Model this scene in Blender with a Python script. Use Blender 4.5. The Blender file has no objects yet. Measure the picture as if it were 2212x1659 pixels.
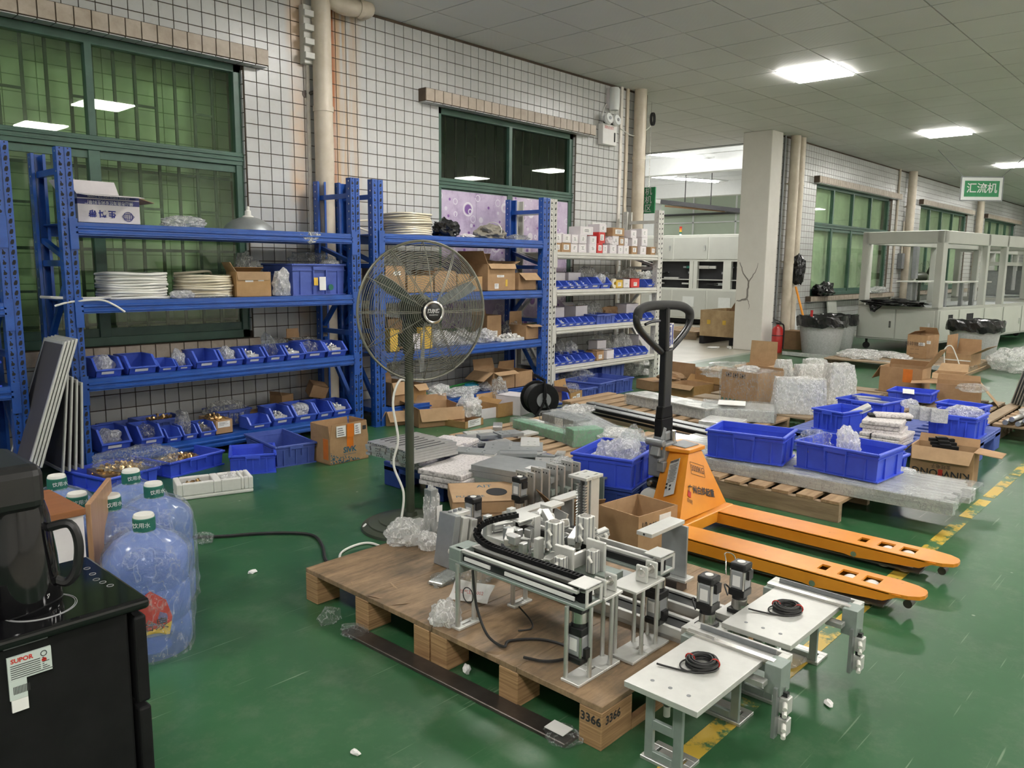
import bpy, bmesh, math, random
from mathutils import Vector, Matrix, noise, Euler
import numpy as np
random.seed(7)
C = bpy.context.scene.collection
SC = bpy.context.scene
PI = math.pi
def R(a): return math.radians(a)

# ---------------------------------------------------------------- camera
CAM_H = 1.25; FPX = 1707.075; YAW, PITCH, ROLL = 0.745155, -0.14856, 0.010179
_f = np.array([math.cos(YAW)*math.cos(PITCH), math.sin(YAW)*math.cos(PITCH), math.sin(PITCH)])
_r = np.array([math.sin(YAW), -math.cos(YAW), 0.]); _u = np.cross(_r, _f)
_r2 = math.cos(ROLL)*_r + math.sin(ROLL)*_u; _u2 = np.cross(_r2, _f)
cam = bpy.data.cameras.new('camera'); camo = bpy.data.objects.new('camera', cam); C.objects.link(camo)
cam.sensor_fit = 'HORIZONTAL'; cam.sensor_width = 36; cam.lens = FPX/2212*36
cam.clip_start = 0.05; cam.clip_end = 200
camo.matrix_world = Matrix(((_r2[0], _u2[0], -_f[0], 0), (_r2[1], _u2[1], -_f[1], 0), (_r2[2], _u2[2], -_f[2], CAM_H), (0, 0, 0, 1)))
SC.camera = camo
# ---------------------------------------------------------------- world, exposure
SC.view_settings.view_transform = 'Standard'; SC.view_settings.look = 'None'
SC.view_settings.exposure = 0.0; SC.view_settings.gamma = 1.0; SC.view_settings.use_curve_mapping = False
w = bpy.data.worlds.new('world'); SC.world = w; w.use_nodes = True
w.node_tree.nodes['Background'].inputs[0].default_value = (0.55, 0.6, 0.65, 1)
w.node_tree.nodes['Background'].inputs[1].default_value = 0.02
LAMP_W = 62.0      # emission of the ceiling panels
HALL_W = 95.0      # emission of the fluorescent fittings in the hall behind
SC.cycles.use_denoising = True
SC.cycles.max_bounces = 8; SC.cycles.diffuse_bounces = 5; SC.cycles.glossy_bounces = 4
SC.cycles.transmission_bounces = 4; SC.cycles.transparent_max_bounces = 16
SC.cycles.sample_clamp_indirect = 6.0
SC.cycles.caustics_reflective = False; SC.cycles.caustics_refractive = False

# ---------------------------------------------------------------- measured photo -> place on a known surface
def _ray(px, py):
    c = np.array([(px-1106)/FPX, (829.5-py)/FPX, 1.])
    return c[0]*_r2 + c[1]*_u2 + c[2]*_f
def G(px, py, z=0.):
    d = _ray(px, py); p = d*((z-CAM_H)/d[2]); return Vector((p[0], p[1], z))
def PY(px, py, Y):
    d = _ray(px, py); p = d*(Y/d[1]); return Vector((p[0], p[1], p[2]+CAM_H))
def PX(px, py, X):
    d = _ray(px, py); p = d*(X/d[0]); return Vector((p[0], p[1], p[2]+CAM_H))
def HT(ref, px, py):
    d = _ray(px, py); k = math.hypot(ref[0], ref[1])/math.hypot(d[0], d[1]); return d[2]*k+CAM_H

# ---------------------------------------------------------------- materials
def _nt(name):
    m = bpy.data.materials.new(name); m.use_nodes = True
    nt = m.node_tree; b = nt.nodes['Principled BSDF']; return m, nt, b
def node(nt, t, **kw):
    n = nt.nodes.new(t)
    for k, v in kw.items():
        if k.startswith('i_'):
            kk = k[2:]; n.inputs[int(kk) if kk.isdigit() else kk].default_value = v
        else: setattr(n, k, v)
    return n
def ramp(nt, fac, stops):
    r = node(nt, 'ShaderNodeValToRGB'); e = r.color_ramp.elements
    while len(e) < len(stops): e.new(0.5)
    for x, (p, c) in zip(e, stops):
        x.position = p; x.color = (*c, 1) if len(c) == 3 else c
    nt.links.new(fac, r.inputs[0]); return r.outputs[0]
def coords(nt, world=True, scale=(1, 1, 1)):
    if world: o = node(nt, 'ShaderNodeNewGeometry').outputs['Position']
    else: o = node(nt, 'ShaderNodeTexCoord').outputs['Object']
    mp = node(nt, 'ShaderNodeMapping'); mp.inputs['Scale'].default_value = scale
    nt.links.new(o, mp.inputs[0]); return mp.outputs[0]
def noise_fac(nt, vec, scale, detail=4, rough=0.6):
    n = node(nt, 'ShaderNodeTexNoise'); n.inputs['Scale'].default_value = scale
    n.inputs['Detail'].default_value = detail; n.inputs['Roughness'].default_value = rough
    nt.links.new(vec, n.inputs['Vector']); return n.outputs['Fac']
def mix(nt, fac, a, b):
    m = node(nt, 'ShaderNodeMix', data_type='RGBA')
    for s, v in ((0, fac), (6, a), (7, b)):
        if hasattr(v, 'is_output'): nt.links.new(v, m.inputs[s])
        else: m.inputs[s].default_value = (*v, 1) if isinstance(v, tuple) else v
    return m.outputs[2]
def bump(nt, b, fac, strength=0.2, dist=0.002):
    n = node(nt, 'ShaderNodeBump'); n.inputs['Strength'].default_value = strength; n.inputs['Distance'].default_value = dist
    nt.links.new(fac, n.inputs['Height']); nt.links.new(n.outputs[0], b.inputs['Normal'])
def plain(name, col, rough=0.5, metal=0., var=0.12, vs=14, world=False, bmp=0., coat=0., spec=0.5):
    m, nt, b = _nt(name)
    v = coords(nt, world); f = noise_fac(nt, v, vs)
    lo = tuple(c*(1-var) for c in col); hi = tuple(min(1, c*(1+var)) for c in col)
    nt.links.new(ramp(nt, f, ((0.3, lo), (0.7, hi))), b.inputs['Base Color'])
    b.inputs['Roughness'].default_value = rough; b.inputs['Metallic'].default_value = metal
    b.inputs['Coat Weight'].default_value = coat; b.inputs['Specular IOR Level'].default_value = spec
    if bmp: bump(nt, b, f, bmp)
    return m
def speck(name, col, col2, scale, lo, hi, rough=0.5, metal=0., world=False, stretch=(1, 1, 1), bmp=0., coat=0.):
    m, nt, b = _nt(name); v = coords(nt, world, stretch); f = noise_fac(nt, v, scale, 6, 0.65)
    nt.links.new(ramp(nt, f, ((lo, col), (hi, col2))), b.inputs['Base Color'])
    b.inputs['Roughness'].default_value = rough; b.inputs['Metallic'].default_value = metal; b.inputs['Coat Weight'].default_value = coat
    if bmp: bump(nt, b, f, bmp)
    return m
def schlick(nt, f0):
    lw = node(nt, 'ShaderNodeLayerWeight'); pw = node(nt, 'ShaderNodeMath', operation='POWER'); pw.inputs[1].default_value = 5.; nt.links.new(lw.outputs['Facing'], pw.inputs[0])
    ml = node(nt, 'ShaderNodeMath', operation='MULTIPLY_ADD'); ml.inputs[1].default_value = 1-f0; ml.inputs[2].default_value = f0; nt.links.new(pw.outputs[0], ml.inputs[0]); return ml.outputs[0]
def film(name, tint=(0.93, 0.95, 0.95), opac=0.06, rough=0.1, bs=22, strength=1.0, dist=0.02, crease_glint=0.6):
    """thin plastic: mostly see-through, crinkled shine, glints painted as white streaks along creases"""
    m, nt, b = _nt(name); out = nt.nodes['Material Output']
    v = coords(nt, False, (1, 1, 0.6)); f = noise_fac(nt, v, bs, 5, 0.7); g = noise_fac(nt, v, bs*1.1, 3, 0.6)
    b.inputs['Base Color'].default_value = (*tint, 1); b.inputs['Roughness'].default_value = rough
    bump(nt, b, f, strength, dist); nrm = b.inputs['Normal'].links[0].from_socket
    tr = node(nt, 'ShaderNodeBsdfTransparent'); tr.inputs[0].default_value = (*tint, 1)
    gl = node(nt, 'ShaderNodeBsdfGlossy'); gl.inputs['Roughness'].default_value = rough; nt.links.new(nrm, gl.inputs['Normal'])
    o_ = (opac,)*3; c_ = (min(1, opac+crease_glint),)*3
    cr = ramp(nt, g, ((0.462, o_), (0.497, c_), (0.503, c_), (0.538, o_)))  # white streaks in the opacity stand in for highlights on the folds
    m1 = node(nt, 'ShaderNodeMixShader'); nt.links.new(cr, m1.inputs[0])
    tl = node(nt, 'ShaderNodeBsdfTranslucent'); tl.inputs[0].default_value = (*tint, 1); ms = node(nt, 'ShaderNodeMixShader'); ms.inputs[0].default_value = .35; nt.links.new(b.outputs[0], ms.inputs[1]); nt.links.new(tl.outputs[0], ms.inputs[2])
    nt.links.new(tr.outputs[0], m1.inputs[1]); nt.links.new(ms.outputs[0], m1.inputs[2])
    mth = node(nt, 'ShaderNodeMath', operation='MULTIPLY'); mth.inputs[1].default_value = .65; mth.use_clamp = True
    nt.links.new(schlick(nt, .05), mth.inputs[0])
    m2 = node(nt, 'ShaderNodeMixShader'); nt.links.new(mth.outputs[0], m2.inputs[0])
    nt.links.new(m1.outputs[0], m2.inputs[1]); nt.links.new(gl.outputs[0], m2.inputs[2])
    nt.links.new(m2.outputs[0], out.inputs[0]); return m
def glass(name, tint, refl=1.0, dirt=0.0, dirtcol=(0.3, 0.35, 0.28)):
    m, nt, b = _nt(name); out = nt.nodes['Material Output']
    tr = node(nt, 'ShaderNodeBsdfTransparent'); tr.inputs[0].default_value = (*tint, 1)
    gl = node(nt, 'ShaderNodeBsdfGlossy'); gl.inputs['Roughness'].default_value = 0.01
    mth = node(nt, 'ShaderNodeMath', operation='MULTIPLY'); mth.inputs[1].default_value = refl; mth.use_clamp = True
    nt.links.new(schlick(nt, .045), mth.inputs[0])
    base = tr.outputs[0]
    if dirt:
        v = coords(nt, True); f = noise_fac(nt, v, 3.0, 5)
        r = ramp(nt, f, ((0.35, (0, 0, 0)), (0.75, (dirt, dirt, dirt))))
        df = node(nt, 'ShaderNodeBsdfDiffuse'); df.inputs[0].default_value = (*dirtcol, 1)
        md = node(nt, 'ShaderNodeMixShader'); nt.links.new(r, md.inputs[0]); nt.links.new(base, md.inputs[1]); nt.links.new(df.outputs[0], md.inputs[2]); base = md.outputs[0]
    mx = node(nt, 'ShaderNodeMixShader'); nt.links.new(mth.outputs[0], mx.inputs[0])
    nt.links.new(base, mx.inputs[1]); nt.links.new(gl.outputs[0], mx.inputs[2]); nt.links.new(mx.outputs[0], out.inputs[0]); return m
def emit(name, col, s):
    m, nt, b = _nt(name); b.inputs['Base Color'].default_value = (*col, 1)
    b.inputs['Emission Color'].default_value = (*col, 1); b.inputs['Emission Strength'].default_value = s; return m

M = {}
M['blue_steel'] = speck('blue_powder_coat', (0.010, 0.060, 0.28), (0.018, 0.088, 0.38), 9, 0.35, 0.7, 0.33, coat=0.15)
M['blue_plastic'] = speck('blue_plastic', (0.036, 0.075, 0.56), (0.05, 0.10, 0.68), 7, 0.3, 0.7, 0.42)
M['blue_bin'] = speck('blue_bin_plastic', (0.04, 0.085, 0.45), (0.052, 0.11, 0.55), 7, 0.3, 0.7, 0.36)
M['blue_old'] = speck('blue_dusty_plastic', (0.05, 0.085, 0.33), (0.075, 0.12, 0.42), 12, 0.3, 0.7, 0.55)
M['blue_pallet'] = speck('blue_pallet_plastic', (0.02, 0.045, 0.22), (0.032, 0.065, 0.30), 9, 0.3, 0.7, 0.5)
M['white_steel'] = speck('white_powder_coat', (0.50, 0.49, 0.45), (0.60, 0.59, 0.55), 9, 0.3, 0.7, 0.4)
M['dark'] = plain('dark_recess', (0.012, 0.012, 0.014), 0.8)
M['black'] = plain('black_plastic', (0.012, 0.012, 0.013), 0.32, var=0.2)
M['black_matt'] = plain('black_matt', (0.009, 0.009, 0.0095), 0.55, var=0.25, spec=.15)
M['black_gloss'] = plain('black_gloss', (0.006, 0.006, 0.007), 0.07, var=0.05)
M['bag_black'] = plain('black_bag_film', (0.012, 0.012, 0.013), 0.22, var=0.3, vs=30, bmp=0.6)
M['kraft'] = speck('kraft_board', (0.30, 0.175, 0.085), (0.42, 0.26, 0.135), 9, 0.3, 0.72, 0.75)
M['kraft_dark'] = speck('dark_kraft_board', (0.20, 0.115, 0.055), (0.29, 0.17, 0.08), 9, 0.3, 0.72, 0.7)
M['kraft_in'] = speck('kraft_board_inside', (0.34, 0.215, 0.115), (0.46, 0.30, 0.165), 9, 0.3, 0.72, 0.8)
M['kraft_shiny'] = speck('taped_kraft_board', (0.33, 0.19, 0.075), (0.45, 0.27, 0.12), 9, 0.3, 0.72, 0.25, bmp=0.15)
M['white_board'] = speck('white_board', (0.62, 0.58, 0.60), (0.74, 0.70, 0.71), 6, 0.3, 0.7, 0.55)
M['red_board'] = plain('red_board', (0.55, 0.03, 0.025), 0.45)
M['yellow_board'] = plain('yellow_board', (0.65, 0.42, 0.05), 0.45)
M['paper'] = plain('white_paper', (0.75, 0.74, 0.72), 0.6, var=0.05)
M['newsprint'] = speck('newsprint', (0.30, 0.27, 0.27), (0.66, 0.62, 0.61), 75, 0.36, 0.52, 0.75, stretch=(1, 2.2, 1))
M['ink'] = plain('black_ink', (0.02, 0.02, 0.022), 0.6)
M['ink_blue'] = plain('blue_ink', (0.02, 0.03, 0.22), 0.6)
M['ink_teal'] = plain('teal_ink', (0.01, 0.10, 0.16), 0.6)
M['ink_red'] = plain('red_ink', (0.5, 0.03, 0.02), 0.6)
M['ink_green'] = plain('green_ink', (0.015, 0.13, 0.09), 0.6)
M['white_ink'] = plain('white_ink', (0.8, 0.8, 0.8), 0.5)
M['tape'] = plain('orange_tape', (0.62, 0.17, 0.02), 0.3)
M['alu'] = plain('aluminium', (0.60, 0.60, 0.58), 0.36, 0.75, 0.06, 30)
M['alu_white'] = plain('anodised_aluminium', (0.62, 0.62, 0.59), 0.42, 0.45, 0.04, 30)
M['alu_grey'] = plain('grey_aluminium', (0.36, 0.38, 0.38), 0.42, 0.6, 0.08, 20)
M['alu_green'] = plain('tinted_aluminium_edge', (0.30, 0.35, 0.32), 0.45, 0.4, 0.08, 20)
M['steel'] = plain('bright_steel', (0.62, 0.60, 0.57), 0.25, 0.95, 0.06, 30)
M['steel_dark'] = plain('dark_steel', (0.10, 0.085, 0.075), 0.38, 0.7, 0.25, 12)
M['gunmetal'] = plain('grey_metal', (0.22, 0.23, 0.24), 0.45, 0.3, 0.1, 20)
M['chrome'] = plain('chrome', (0.75, 0.75, 0.75), 0.12, 1.0, 0.02, 20)
M['machine'] = plain('machine_paint', (0.47, 0.48, 0.44), 0.45, var=0.04, vs=3)
M['machine_light'] = plain('pale_machine_paint', (0.58, 0.59, 0.54), 0.45, var=0.04, vs=3)
M['motor'] = plain('motor_grey', (0.33, 0.34, 0.35), 0.42, 0.3, 0.08, 30)
M['nylon'] = plain('white_nylon', (0.72, 0.71, 0.66), 0.5, var=0.05)
M['rubber'] = plain('rubber', (0.02, 0.02, 0.02), 0.7)
M['hose'] = plain('white_hose', (0.74, 0.73, 0.68), 0.4, var=0.05)
M['hose_cream'] = plain('cream_hose', (0.66, 0.60, 0.46), 0.4, var=0.06)
M['foam'] = plain('white_foam', (0.72, 0.71, 0.68), 0.85, var=0.04, vs=40)
M['brass'] = plain('brass', (0.62, 0.42, 0.2), 0.3, 0.9, 0.2, 60)
M['fit_white'] = plain('pale_fittings', (0.65, 0.65, 0.63), 0.4, 0.3, 0.15, 60)
M['film'] = film('clear_film', crease_glint=.30, bs=30)
M['film_jug'] = film('thin_jug_film', opac=.07, crease_glint=.20, bs=14, dist=.03, rough=.08)
M['film_white'] = film('milky_film', (0.96, 0.96, 0.95), 0.46, 0.12, 24, crease_glint=.5)
M['film_grey'] = film('grey_film', (0.84, 0.84, 0.82), 0.22, 0.14, 22, crease_glint=.4)
M['wrap_alu'] = None
M['pipe'] = speck('cream_pipe', (0.50, 0.43, 0.33), (0.63, 0.56, 0.46), 5, 0.3, 0.65, 0.45, world=True)
M['conduit'] = plain('white_conduit', (0.72, 0.68, 0.62), 0.5)
M['green_frame'] = speck('green_window_paint', (0.035, 0.085, 0.06), (0.06, 0.14, 0.10), 6, 0.3, 0.7, 0.42, world=True)
M['green_bar'] = plain('dark_green_bar', (0.02, 0.04, 0.028), 0.5)
M['red'] = plain('red_enamel', (0.45, 0.02, 0.02), 0.3, coat=0.3)
M['grey_bin'] = speck('grey_bin_plastic', (0.40, 0.40, 0.40), (0.52, 0.52, 0.52), 40, 0.35, 0.65, 0.6)
M['orange'] = None
M['fan_grey'] = plain('fan_wire', (0.20, 0.20, 0.165), 0.38, 0.5, 0.1)
M['fan_pole'] = plain('fan_pole_paint', (0.045, 0.055, 0.035), 0.4)
M['green_foam'] = speck('green_board', (0.15, 0.33, 0.20), (0.24, 0.44, 0.30), 9, 0.3, 0.7, 0.35)
M['board_dark'] = plain('dark_panel', (0.075, 0.072, 0.08), 0.5, var=0.06)
M['white_paint'] = speck('white_paint', (0.66, 0.63, 0.58), (0.74, 0.71, 0.66), 2.2, 0.3, 0.7, 0.6, world=True)
M['hall_white'] = plain('hall_paint', (0.78, 0.80, 0.80), 0.6, var=0.02)
M['hall_green'] = plain('pale_green_paint', (0.50, 0.58, 0.48), 0.6, var=0.03, vs=2)
M['sign_green'] = plain('green_sign', (0.03, 0.25, 0.10), 0.5)
M['cord'] = plain('black_cord', (0.018, 0.018, 0.018), 0.5)

def wood(name, a, b_, scale=4, stretch=(1, 14, 14), rough=0.65, bmp=0.15, world=False):
    return speck(name, a, b_, scale, 0.32, 0.68, rough, world=world, stretch=stretch, bmp=bmp)
M['slat_x'] = wood('pallet_wood_x', (0.25, 0.155, 0.085), (0.46, 0.32, 0.19), 3, (1.2, 14, 14))
M['slat_y'] = wood('pallet_wood_y', (0.25, 0.155, 0.085), (0.46, 0.32, 0.19), 3, (14, 1.2, 14))
M['slat_grey'] = wood('aged_pallet_wood', (0.20, 0.14, 0.09), (0.40, 0.30, 0.19), 3, (14, 1.2, 14))
M['ply_edge'] = wood('plywood_edge', (0.20, 0.105, 0.045), (0.48, 0.30, 0.15), 2.5, (1.5, 1.5, 60), 0.6, 0.3)
M['brown_board'] = wood('brown_laminate', (0.20, 0.075, 0.028), (0.30, 0.12, 0.048), 4, (1, 10, 10), 0.4, 0.0)
M['tan_board'] = wood('tan_laminate', (0.34, 0.19, 0.10), (0.42, 0.25, 0.14), 4, (10, 10, 1), 0.4, 0.0)
M['crate_ply'] = speck('crate_plywood', (0.36, 0.24, 0.12), (0.50, 0.36, 0.20), 6, 0.35, 0.65, 0.6)
def ply_top():
    m, nt, b = _nt('plywood_face')
    v = coords(nt, True, (1.5, 9, 4)); f1 = noise_fac(nt, v, 3, 8, 0.7)
    v2 = coords(nt, True, (1, 1, 1)); f2 = noise_fac(nt, v2, 4, 5, 0.65)
    c1 = ramp(nt, f1, ((0.28, (0.09, 0.065, 0.042)), (0.46, (0.25, 0.17, 0.10)), (0.72, (0.42, 0.29, 0.175))))
    c2 = ramp(nt, f2, ((0.34, (0.42, 0.42, 0.40)), (0.58, (1.05, 1.0, 0.95))))
    mm = node(nt, 'ShaderNodeMix', data_type='RGBA', blend_type='MULTIPLY'); mm.inputs[0].default_value = 0.8
    nt.links.new(c1, mm.inputs[6]); nt.links.new(c2, mm.inputs[7]); nt.links.new(mm.outputs[2], b.inputs['Base Color'])
    b.inputs['Roughness'].default_value = 0.55; bump(nt, b, f1, 0.25, 0.002); return m
M['ply_top'] = ply_top()
def orange():
    m, nt, b = _nt('worn_orange_paint')
    v = coords(nt, True, (1, 1, 1)); f = noise_fac(nt, v, 26, 8, 0.75); g = noise_fac(nt, v, 3, 4)
    base = ramp(nt, g, ((0.3, (0.62, 0.215, 0.012)), (0.7, (0.78, 0.31, 0.03))))
    msk = ramp(nt, f, ((0.30, (1, 1, 1)), (0.345, (0, 0, 0))))
    nt.links.new(mix(nt, msk, base, (0.10, 0.05, 0.025)), b.inputs['Base Color'])
    b.inputs['Roughness'].default_value = 0.36; return m
M['orange'] = orange()
def wrapped_alu():
    m, nt, b = _nt('film_wrapped_aluminium')
    v = coords(nt, False); f = noise_fac(nt, v, 26, 6, 0.75); g = noise_fac(nt, coords(nt, False, (9, 1, 9)), 5, 4)
    nt.links.new(ramp(nt, g, ((0.3, (0.46, 0.47, 0.47)), (0.7, (0.74, 0.74, 0.72)))), b.inputs['Base Color'])
    b.inputs['Roughness'].default_value = 0.2; b.inputs['Metallic'].default_value = 0.25; b.inputs['Coat Weight'].default_value = 0.7; b.inputs['Coat Roughness'].default_value = 0.06
    bump(nt, b, f, 0.9, 0.012); return m
M['wrap_alu'] = wrapped_alu()
def bubble():
    m, nt, b = _nt('bubble_wrap')
    v = coords(nt, False); vo = node(nt, 'ShaderNodeTexVoronoi'); vo.inputs['Scale'].default_value = 70
    nt.links.new(v, vo.inputs['Vector']); f = noise_fac(nt, v, 9, 4)
    nt.links.new(ramp(nt, f, ((0.3, (0.5, 0.5, 0.48)), (0.7, (0.75, 0.74, 0.72)))), b.inputs['Base Color'])
    b.inputs['Roughness'].default_value = 0.18; b.inputs['Coat Weight'].default_value = 0.4; bump(nt, b, vo.outputs['Distance'], 0.8, 0.004); return m
M['bubble'] = bubble()
def jug():
    m, nt, b = _nt('blue_polycarbonate'); out = nt.nodes['Material Output']
    b.inputs['Base Color'].default_value = (0.27, 0.38, 0.80, 1); b.inputs['Roughness'].default_value = 0.12
    tr = node(nt, 'ShaderNodeBsdfTransparent'); tr.inputs[0].default_value = (0.68, 0.77, 0.97, 1)
    lw = node(nt, 'ShaderNodeLayerWeight'); lw.inputs['Blend'].default_value = 0.35
    f = ramp(nt, lw.outputs['Facing'], ((0.0, (0.32, 0.32, 0.32)), (1.0, (0.8, 0.8, 0.8))))
    mx = node(nt, 'ShaderNodeMixShader'); nt.links.new(f, mx.inputs[0]); nt.links.new(tr.outputs[0], mx.inputs[1]); nt.links.new(b.outputs[0], mx.inputs[2])
    nt.links.new(mx.outputs[0], out.inputs[0]); return m
M['jug'] = jug()

# ---------------------------------------------------------------- mesh builder
class MB:
    def __init__(s): s.v = []; s.f = []; s.m = []
    def add(s, vs, fs, mi=0, mat=None):
        o = len(s.v)
        if mat is not None: vs = [mat @ Vector(p) for p in vs]
        s.v += [tuple(p) for p in vs]
        for f in fs: s.f.append(tuple(o+i for i in f)); s.m.append(mi)
        return s
    def bx(s, x0, x1, y0, y1, z0, z1, mi=0, mat=None):
        v = [(x, y, z) for z in (z0, z1) for y in (y0, y1) for x in (x0, x1)]
        return s.add(v, [(0, 2, 3, 1), (4, 5, 7, 6), (0, 1, 5, 4), (2, 6, 7, 3), (0, 4, 6, 2), (1, 3, 7, 5)], mi, mat)
    def box(s, c, d, mi=0, rot=None):
        mat = Matrix.Translation(c)
        if rot is not None: mat = mat @ (rot if isinstance(rot, Matrix) else Euler(rot).to_matrix().to_4x4())
        return s.bx(-d[0]/2, d[0]/2, -d[1]/2, d[1]/2, -d[2]/2, d[2]/2, mi, mat)
    def bar(s, a, b, wd, th, mi=0, up=(0, 0, 1)):
        a = Vector(a); b = Vector(b); d = b-a; L = d.length; z = d/L; up = Vector(up)
        if abs(z.dot(up)) > 0.98: up = Vector((1, 0, 0))
        x = up.cross(z).normalized(); y = z.cross(x)
        mat = Matrix(((x[0], y[0], z[0], a[0]), (x[1], y[1], z[1], a[1]), (x[2], y[2], z[2], a[2]), (0, 0, 0, 1)))
        return s.bx(-wd/2, wd/2, -th/2, th/2, 0, L, mi, mat)
    def cyl(s, a, b, r0, r1=None, n=12, mi=0, caps=True):
        r1 = r0 if r1 is None else r1; a = Vector(a); b = Vector(b); z = (b-a).normalized()
        x = z.orthogonal().normalized(); y = z.cross(x)
        vs = [a+(x*math.cos(t)+y*math.sin(t))*r0 for t in (2*PI*i/n for i in range(n))] + [b+(x*math.cos(t)+y*math.sin(t))*r1 for t in (2*PI*i/n for i in range(n))]
        fs = [(i, (i+1) % n, n+(i+1) % n, n+i) for i in range(n)]
        if caps: fs += [tuple(range(n-1, -1, -1)), tuple(range(n, 2*n))]
        return s.add(vs, fs, mi)
    def tube(s, pts, r, n=6, mi=0, closed=False):
        pts = [Vector(p) for p in pts]; k = len(pts); vs = []; pn = None
        for i, p in enumerate(pts):
            if closed: t = pts[(i+1) % k]-pts[i-1]
            else: t = pts[min(i+1, k-1)]-pts[max(i-1, 0)]
            t.normalize()
            if pn is None: x = t.orthogonal().normalized()
            else: x = (pn-t*pn.dot(t)); x = x.normalized() if x.length > 1e-6 else t.orthogonal().normalized()
            pn = x; y = t.cross(x); rr = r[i] if isinstance(r, (list, tuple)) else r
            vs += [p+(x*math.cos(a)+y*math.sin(a))*rr for a in (2*PI*j/n for j in range(n))]
        fs = []
        for i in range(k if closed else k-1):
            j = (i+1) % k
            fs += [(i*n+a, i*n+(a+1) % n, j*n+(a+1) % n, j*n+a) for a in range(n)]
        if not closed: fs += [tuple(range(n-1, -1, -1)), tuple(range((k-1)*n, k*n))]
        return s.add(vs, fs, mi)
    def lathe(s, prof, n=24, c=(0, 0, 0), mi=0, mat=None, arc=2*PI):
        vs = []; fs = []; k = len(prof); full = arc > 6.28
        nn = n if full else n+1
        for i in range(nn):
            a = arc*i/n; vs += [(c[0]+r*math.cos(a), c[1]+r*math.sin(a), c[2]+z) for r, z in prof]
        for i in range(n):
            j = (i+1) % nn
            fs += [(i*k+q, j*k+q, j*k+q+1, i*k+q+1) for q in range(k-1)]
        return s.add(vs, fs, mi, mat)
    def prism(s, poly, a0, a1, ax='y', mi=0, mat=None):
        n = len(poly)
        def q(p, a): return {'x': (a, p[0], p[1]), 'y': (p[0], a, p[1]), 'z': (p[0], p[1], a)}[ax]
        vs = [q(p, a0) for p in poly]+[q(p, a1) for p in poly]
        fs = [tuple(range(n-1, -1, -1)), tuple(range(n, 2*n))]+[(i, (i+1) % n, n+(i+1) % n, n+i) for i in range(n)]
        return s.add(vs, fs, mi, mat)
    def plate(s, x0, x1, y0, y1, z0, z1, holes, mi=0, ax='z', mat=None):
        """slab with rectangular holes; holes in the slab's own plane"""
        xs = sorted({x0, x1, *[h[0] for h in holes], *[h[1] for h in holes]}); ys = sorted({y0, y1, *[h[2] for h in holes], *[h[3] for h in holes]})
        for i in range(len(xs)-1):
            j = 0
            while j < len(ys)-1:
                cx = (xs[i]+xs[i+1])/2
                def hole(jj): cy = (ys[jj]+ys[jj+1])/2; return any(h[0] < cx < h[1] and h[2] < cy < h[3] for h in holes)
                if hole(j): j += 1; continue
                k = j
                while k+1 < len(ys)-1 and not hole(k+1): k += 1
                b = (xs[i], xs[i+1], ys[j], ys[k+1])
                if ax == 'z': s.bx(b[0], b[1], b[2], b[3], z0, z1, mi, mat)
                elif ax == 'y': s.bx(b[0], b[1], z0, z1, b[2], b[3], mi, mat)
                else: s.bx(z0, z1, b[0], b[1], b[2], b[3], mi, mat)
                j = k+1
        return s
    def mesh(s, name, mats, smooth=False):
        me = bpy.data.meshes.new(name); me.from_pydata(s.v, [], s.f)
        for m in (mats if isinstance(mats, (list, tuple)) else [mats]): me.materials.append(M[m] if isinstance(m, str) else m)
        if any(s.m): me.polygons.foreach_set('material_index', s.m)
        me.update()
        b = bmesh.new(); b.from_mesh(me); bmesh.ops.recalc_face_normals(b, faces=b.faces); b.to_mesh(me); b.free()
        if smooth:
            me.polygons.foreach_set('use_smooth', [True]*len(me.polygons)); me.set_sharp_from_angle(angle=R(35))
        return me
    def build(s, name, mats, parent=None, smooth=False, bevel=0., kind=None, seg=1, loc=None, rz=0.):
        o = bpy.data.objects.new(name, s.mesh(name, mats, smooth)); C.objects.link(o)
        if parent: o.parent = parent
        if loc is not None: o.location = loc
        if rz: o.rotation_euler = (0, 0, rz)
        if bevel:
            md = o.modifiers.new('edge', 'BEVEL'); md.width = bevel; md.segments = seg; md.limit_method = 'ANGLE'; md.angle_limit = R(40)
            md.harden_normals = False
        if kind: o['kind'] = kind
        return o
def inst(o, parent=None, loc=None, rot=None, name=None):
    c = o.copy(); C.objects.link(c)
    if name: c.name = name
    if parent is not None: c.parent = parent
    if loc is not None: c.location = loc
    if rot is not None: c.rotation_euler = rot
    return c
def thing(name, label, cat, loc=(0, 0, 0), rz=0., group=None, rot=None):
    o = bpy.data.objects.new(name, None); C.objects.link(o); o.empty_display_size = 0.05
    o.location = loc; o.rotation_euler = rot if rot else (0, 0, rz); o['label'] = label; o['category'] = cat
    if group: o['group'] = group
    return o
def tag(o, label, cat, group=None, kind=None):
    o['label'] = label; o['category'] = cat
    if group: o['group'] = group
    if kind: o['kind'] = kind
    return o
KIDS = {}
def kids(o):
    return [c for c in o.children]
def dup(root, loc, rz=None, label=None, group=None):
    r = root.copy(); C.objects.link(r); r.location = loc
    if rz is not None: r.rotation_euler = (0, 0, rz)
    if label: r['label'] = label
    if group: r['group'] = group
    for ch in list(root.children):
        c = ch.copy(); C.objects.link(c); c.parent = r
        for g in ch.children:
            d = g.copy(); C.objects.link(d); d.parent = c
    return r
def struct(o): o['kind'] = 'structure'; return o
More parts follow.
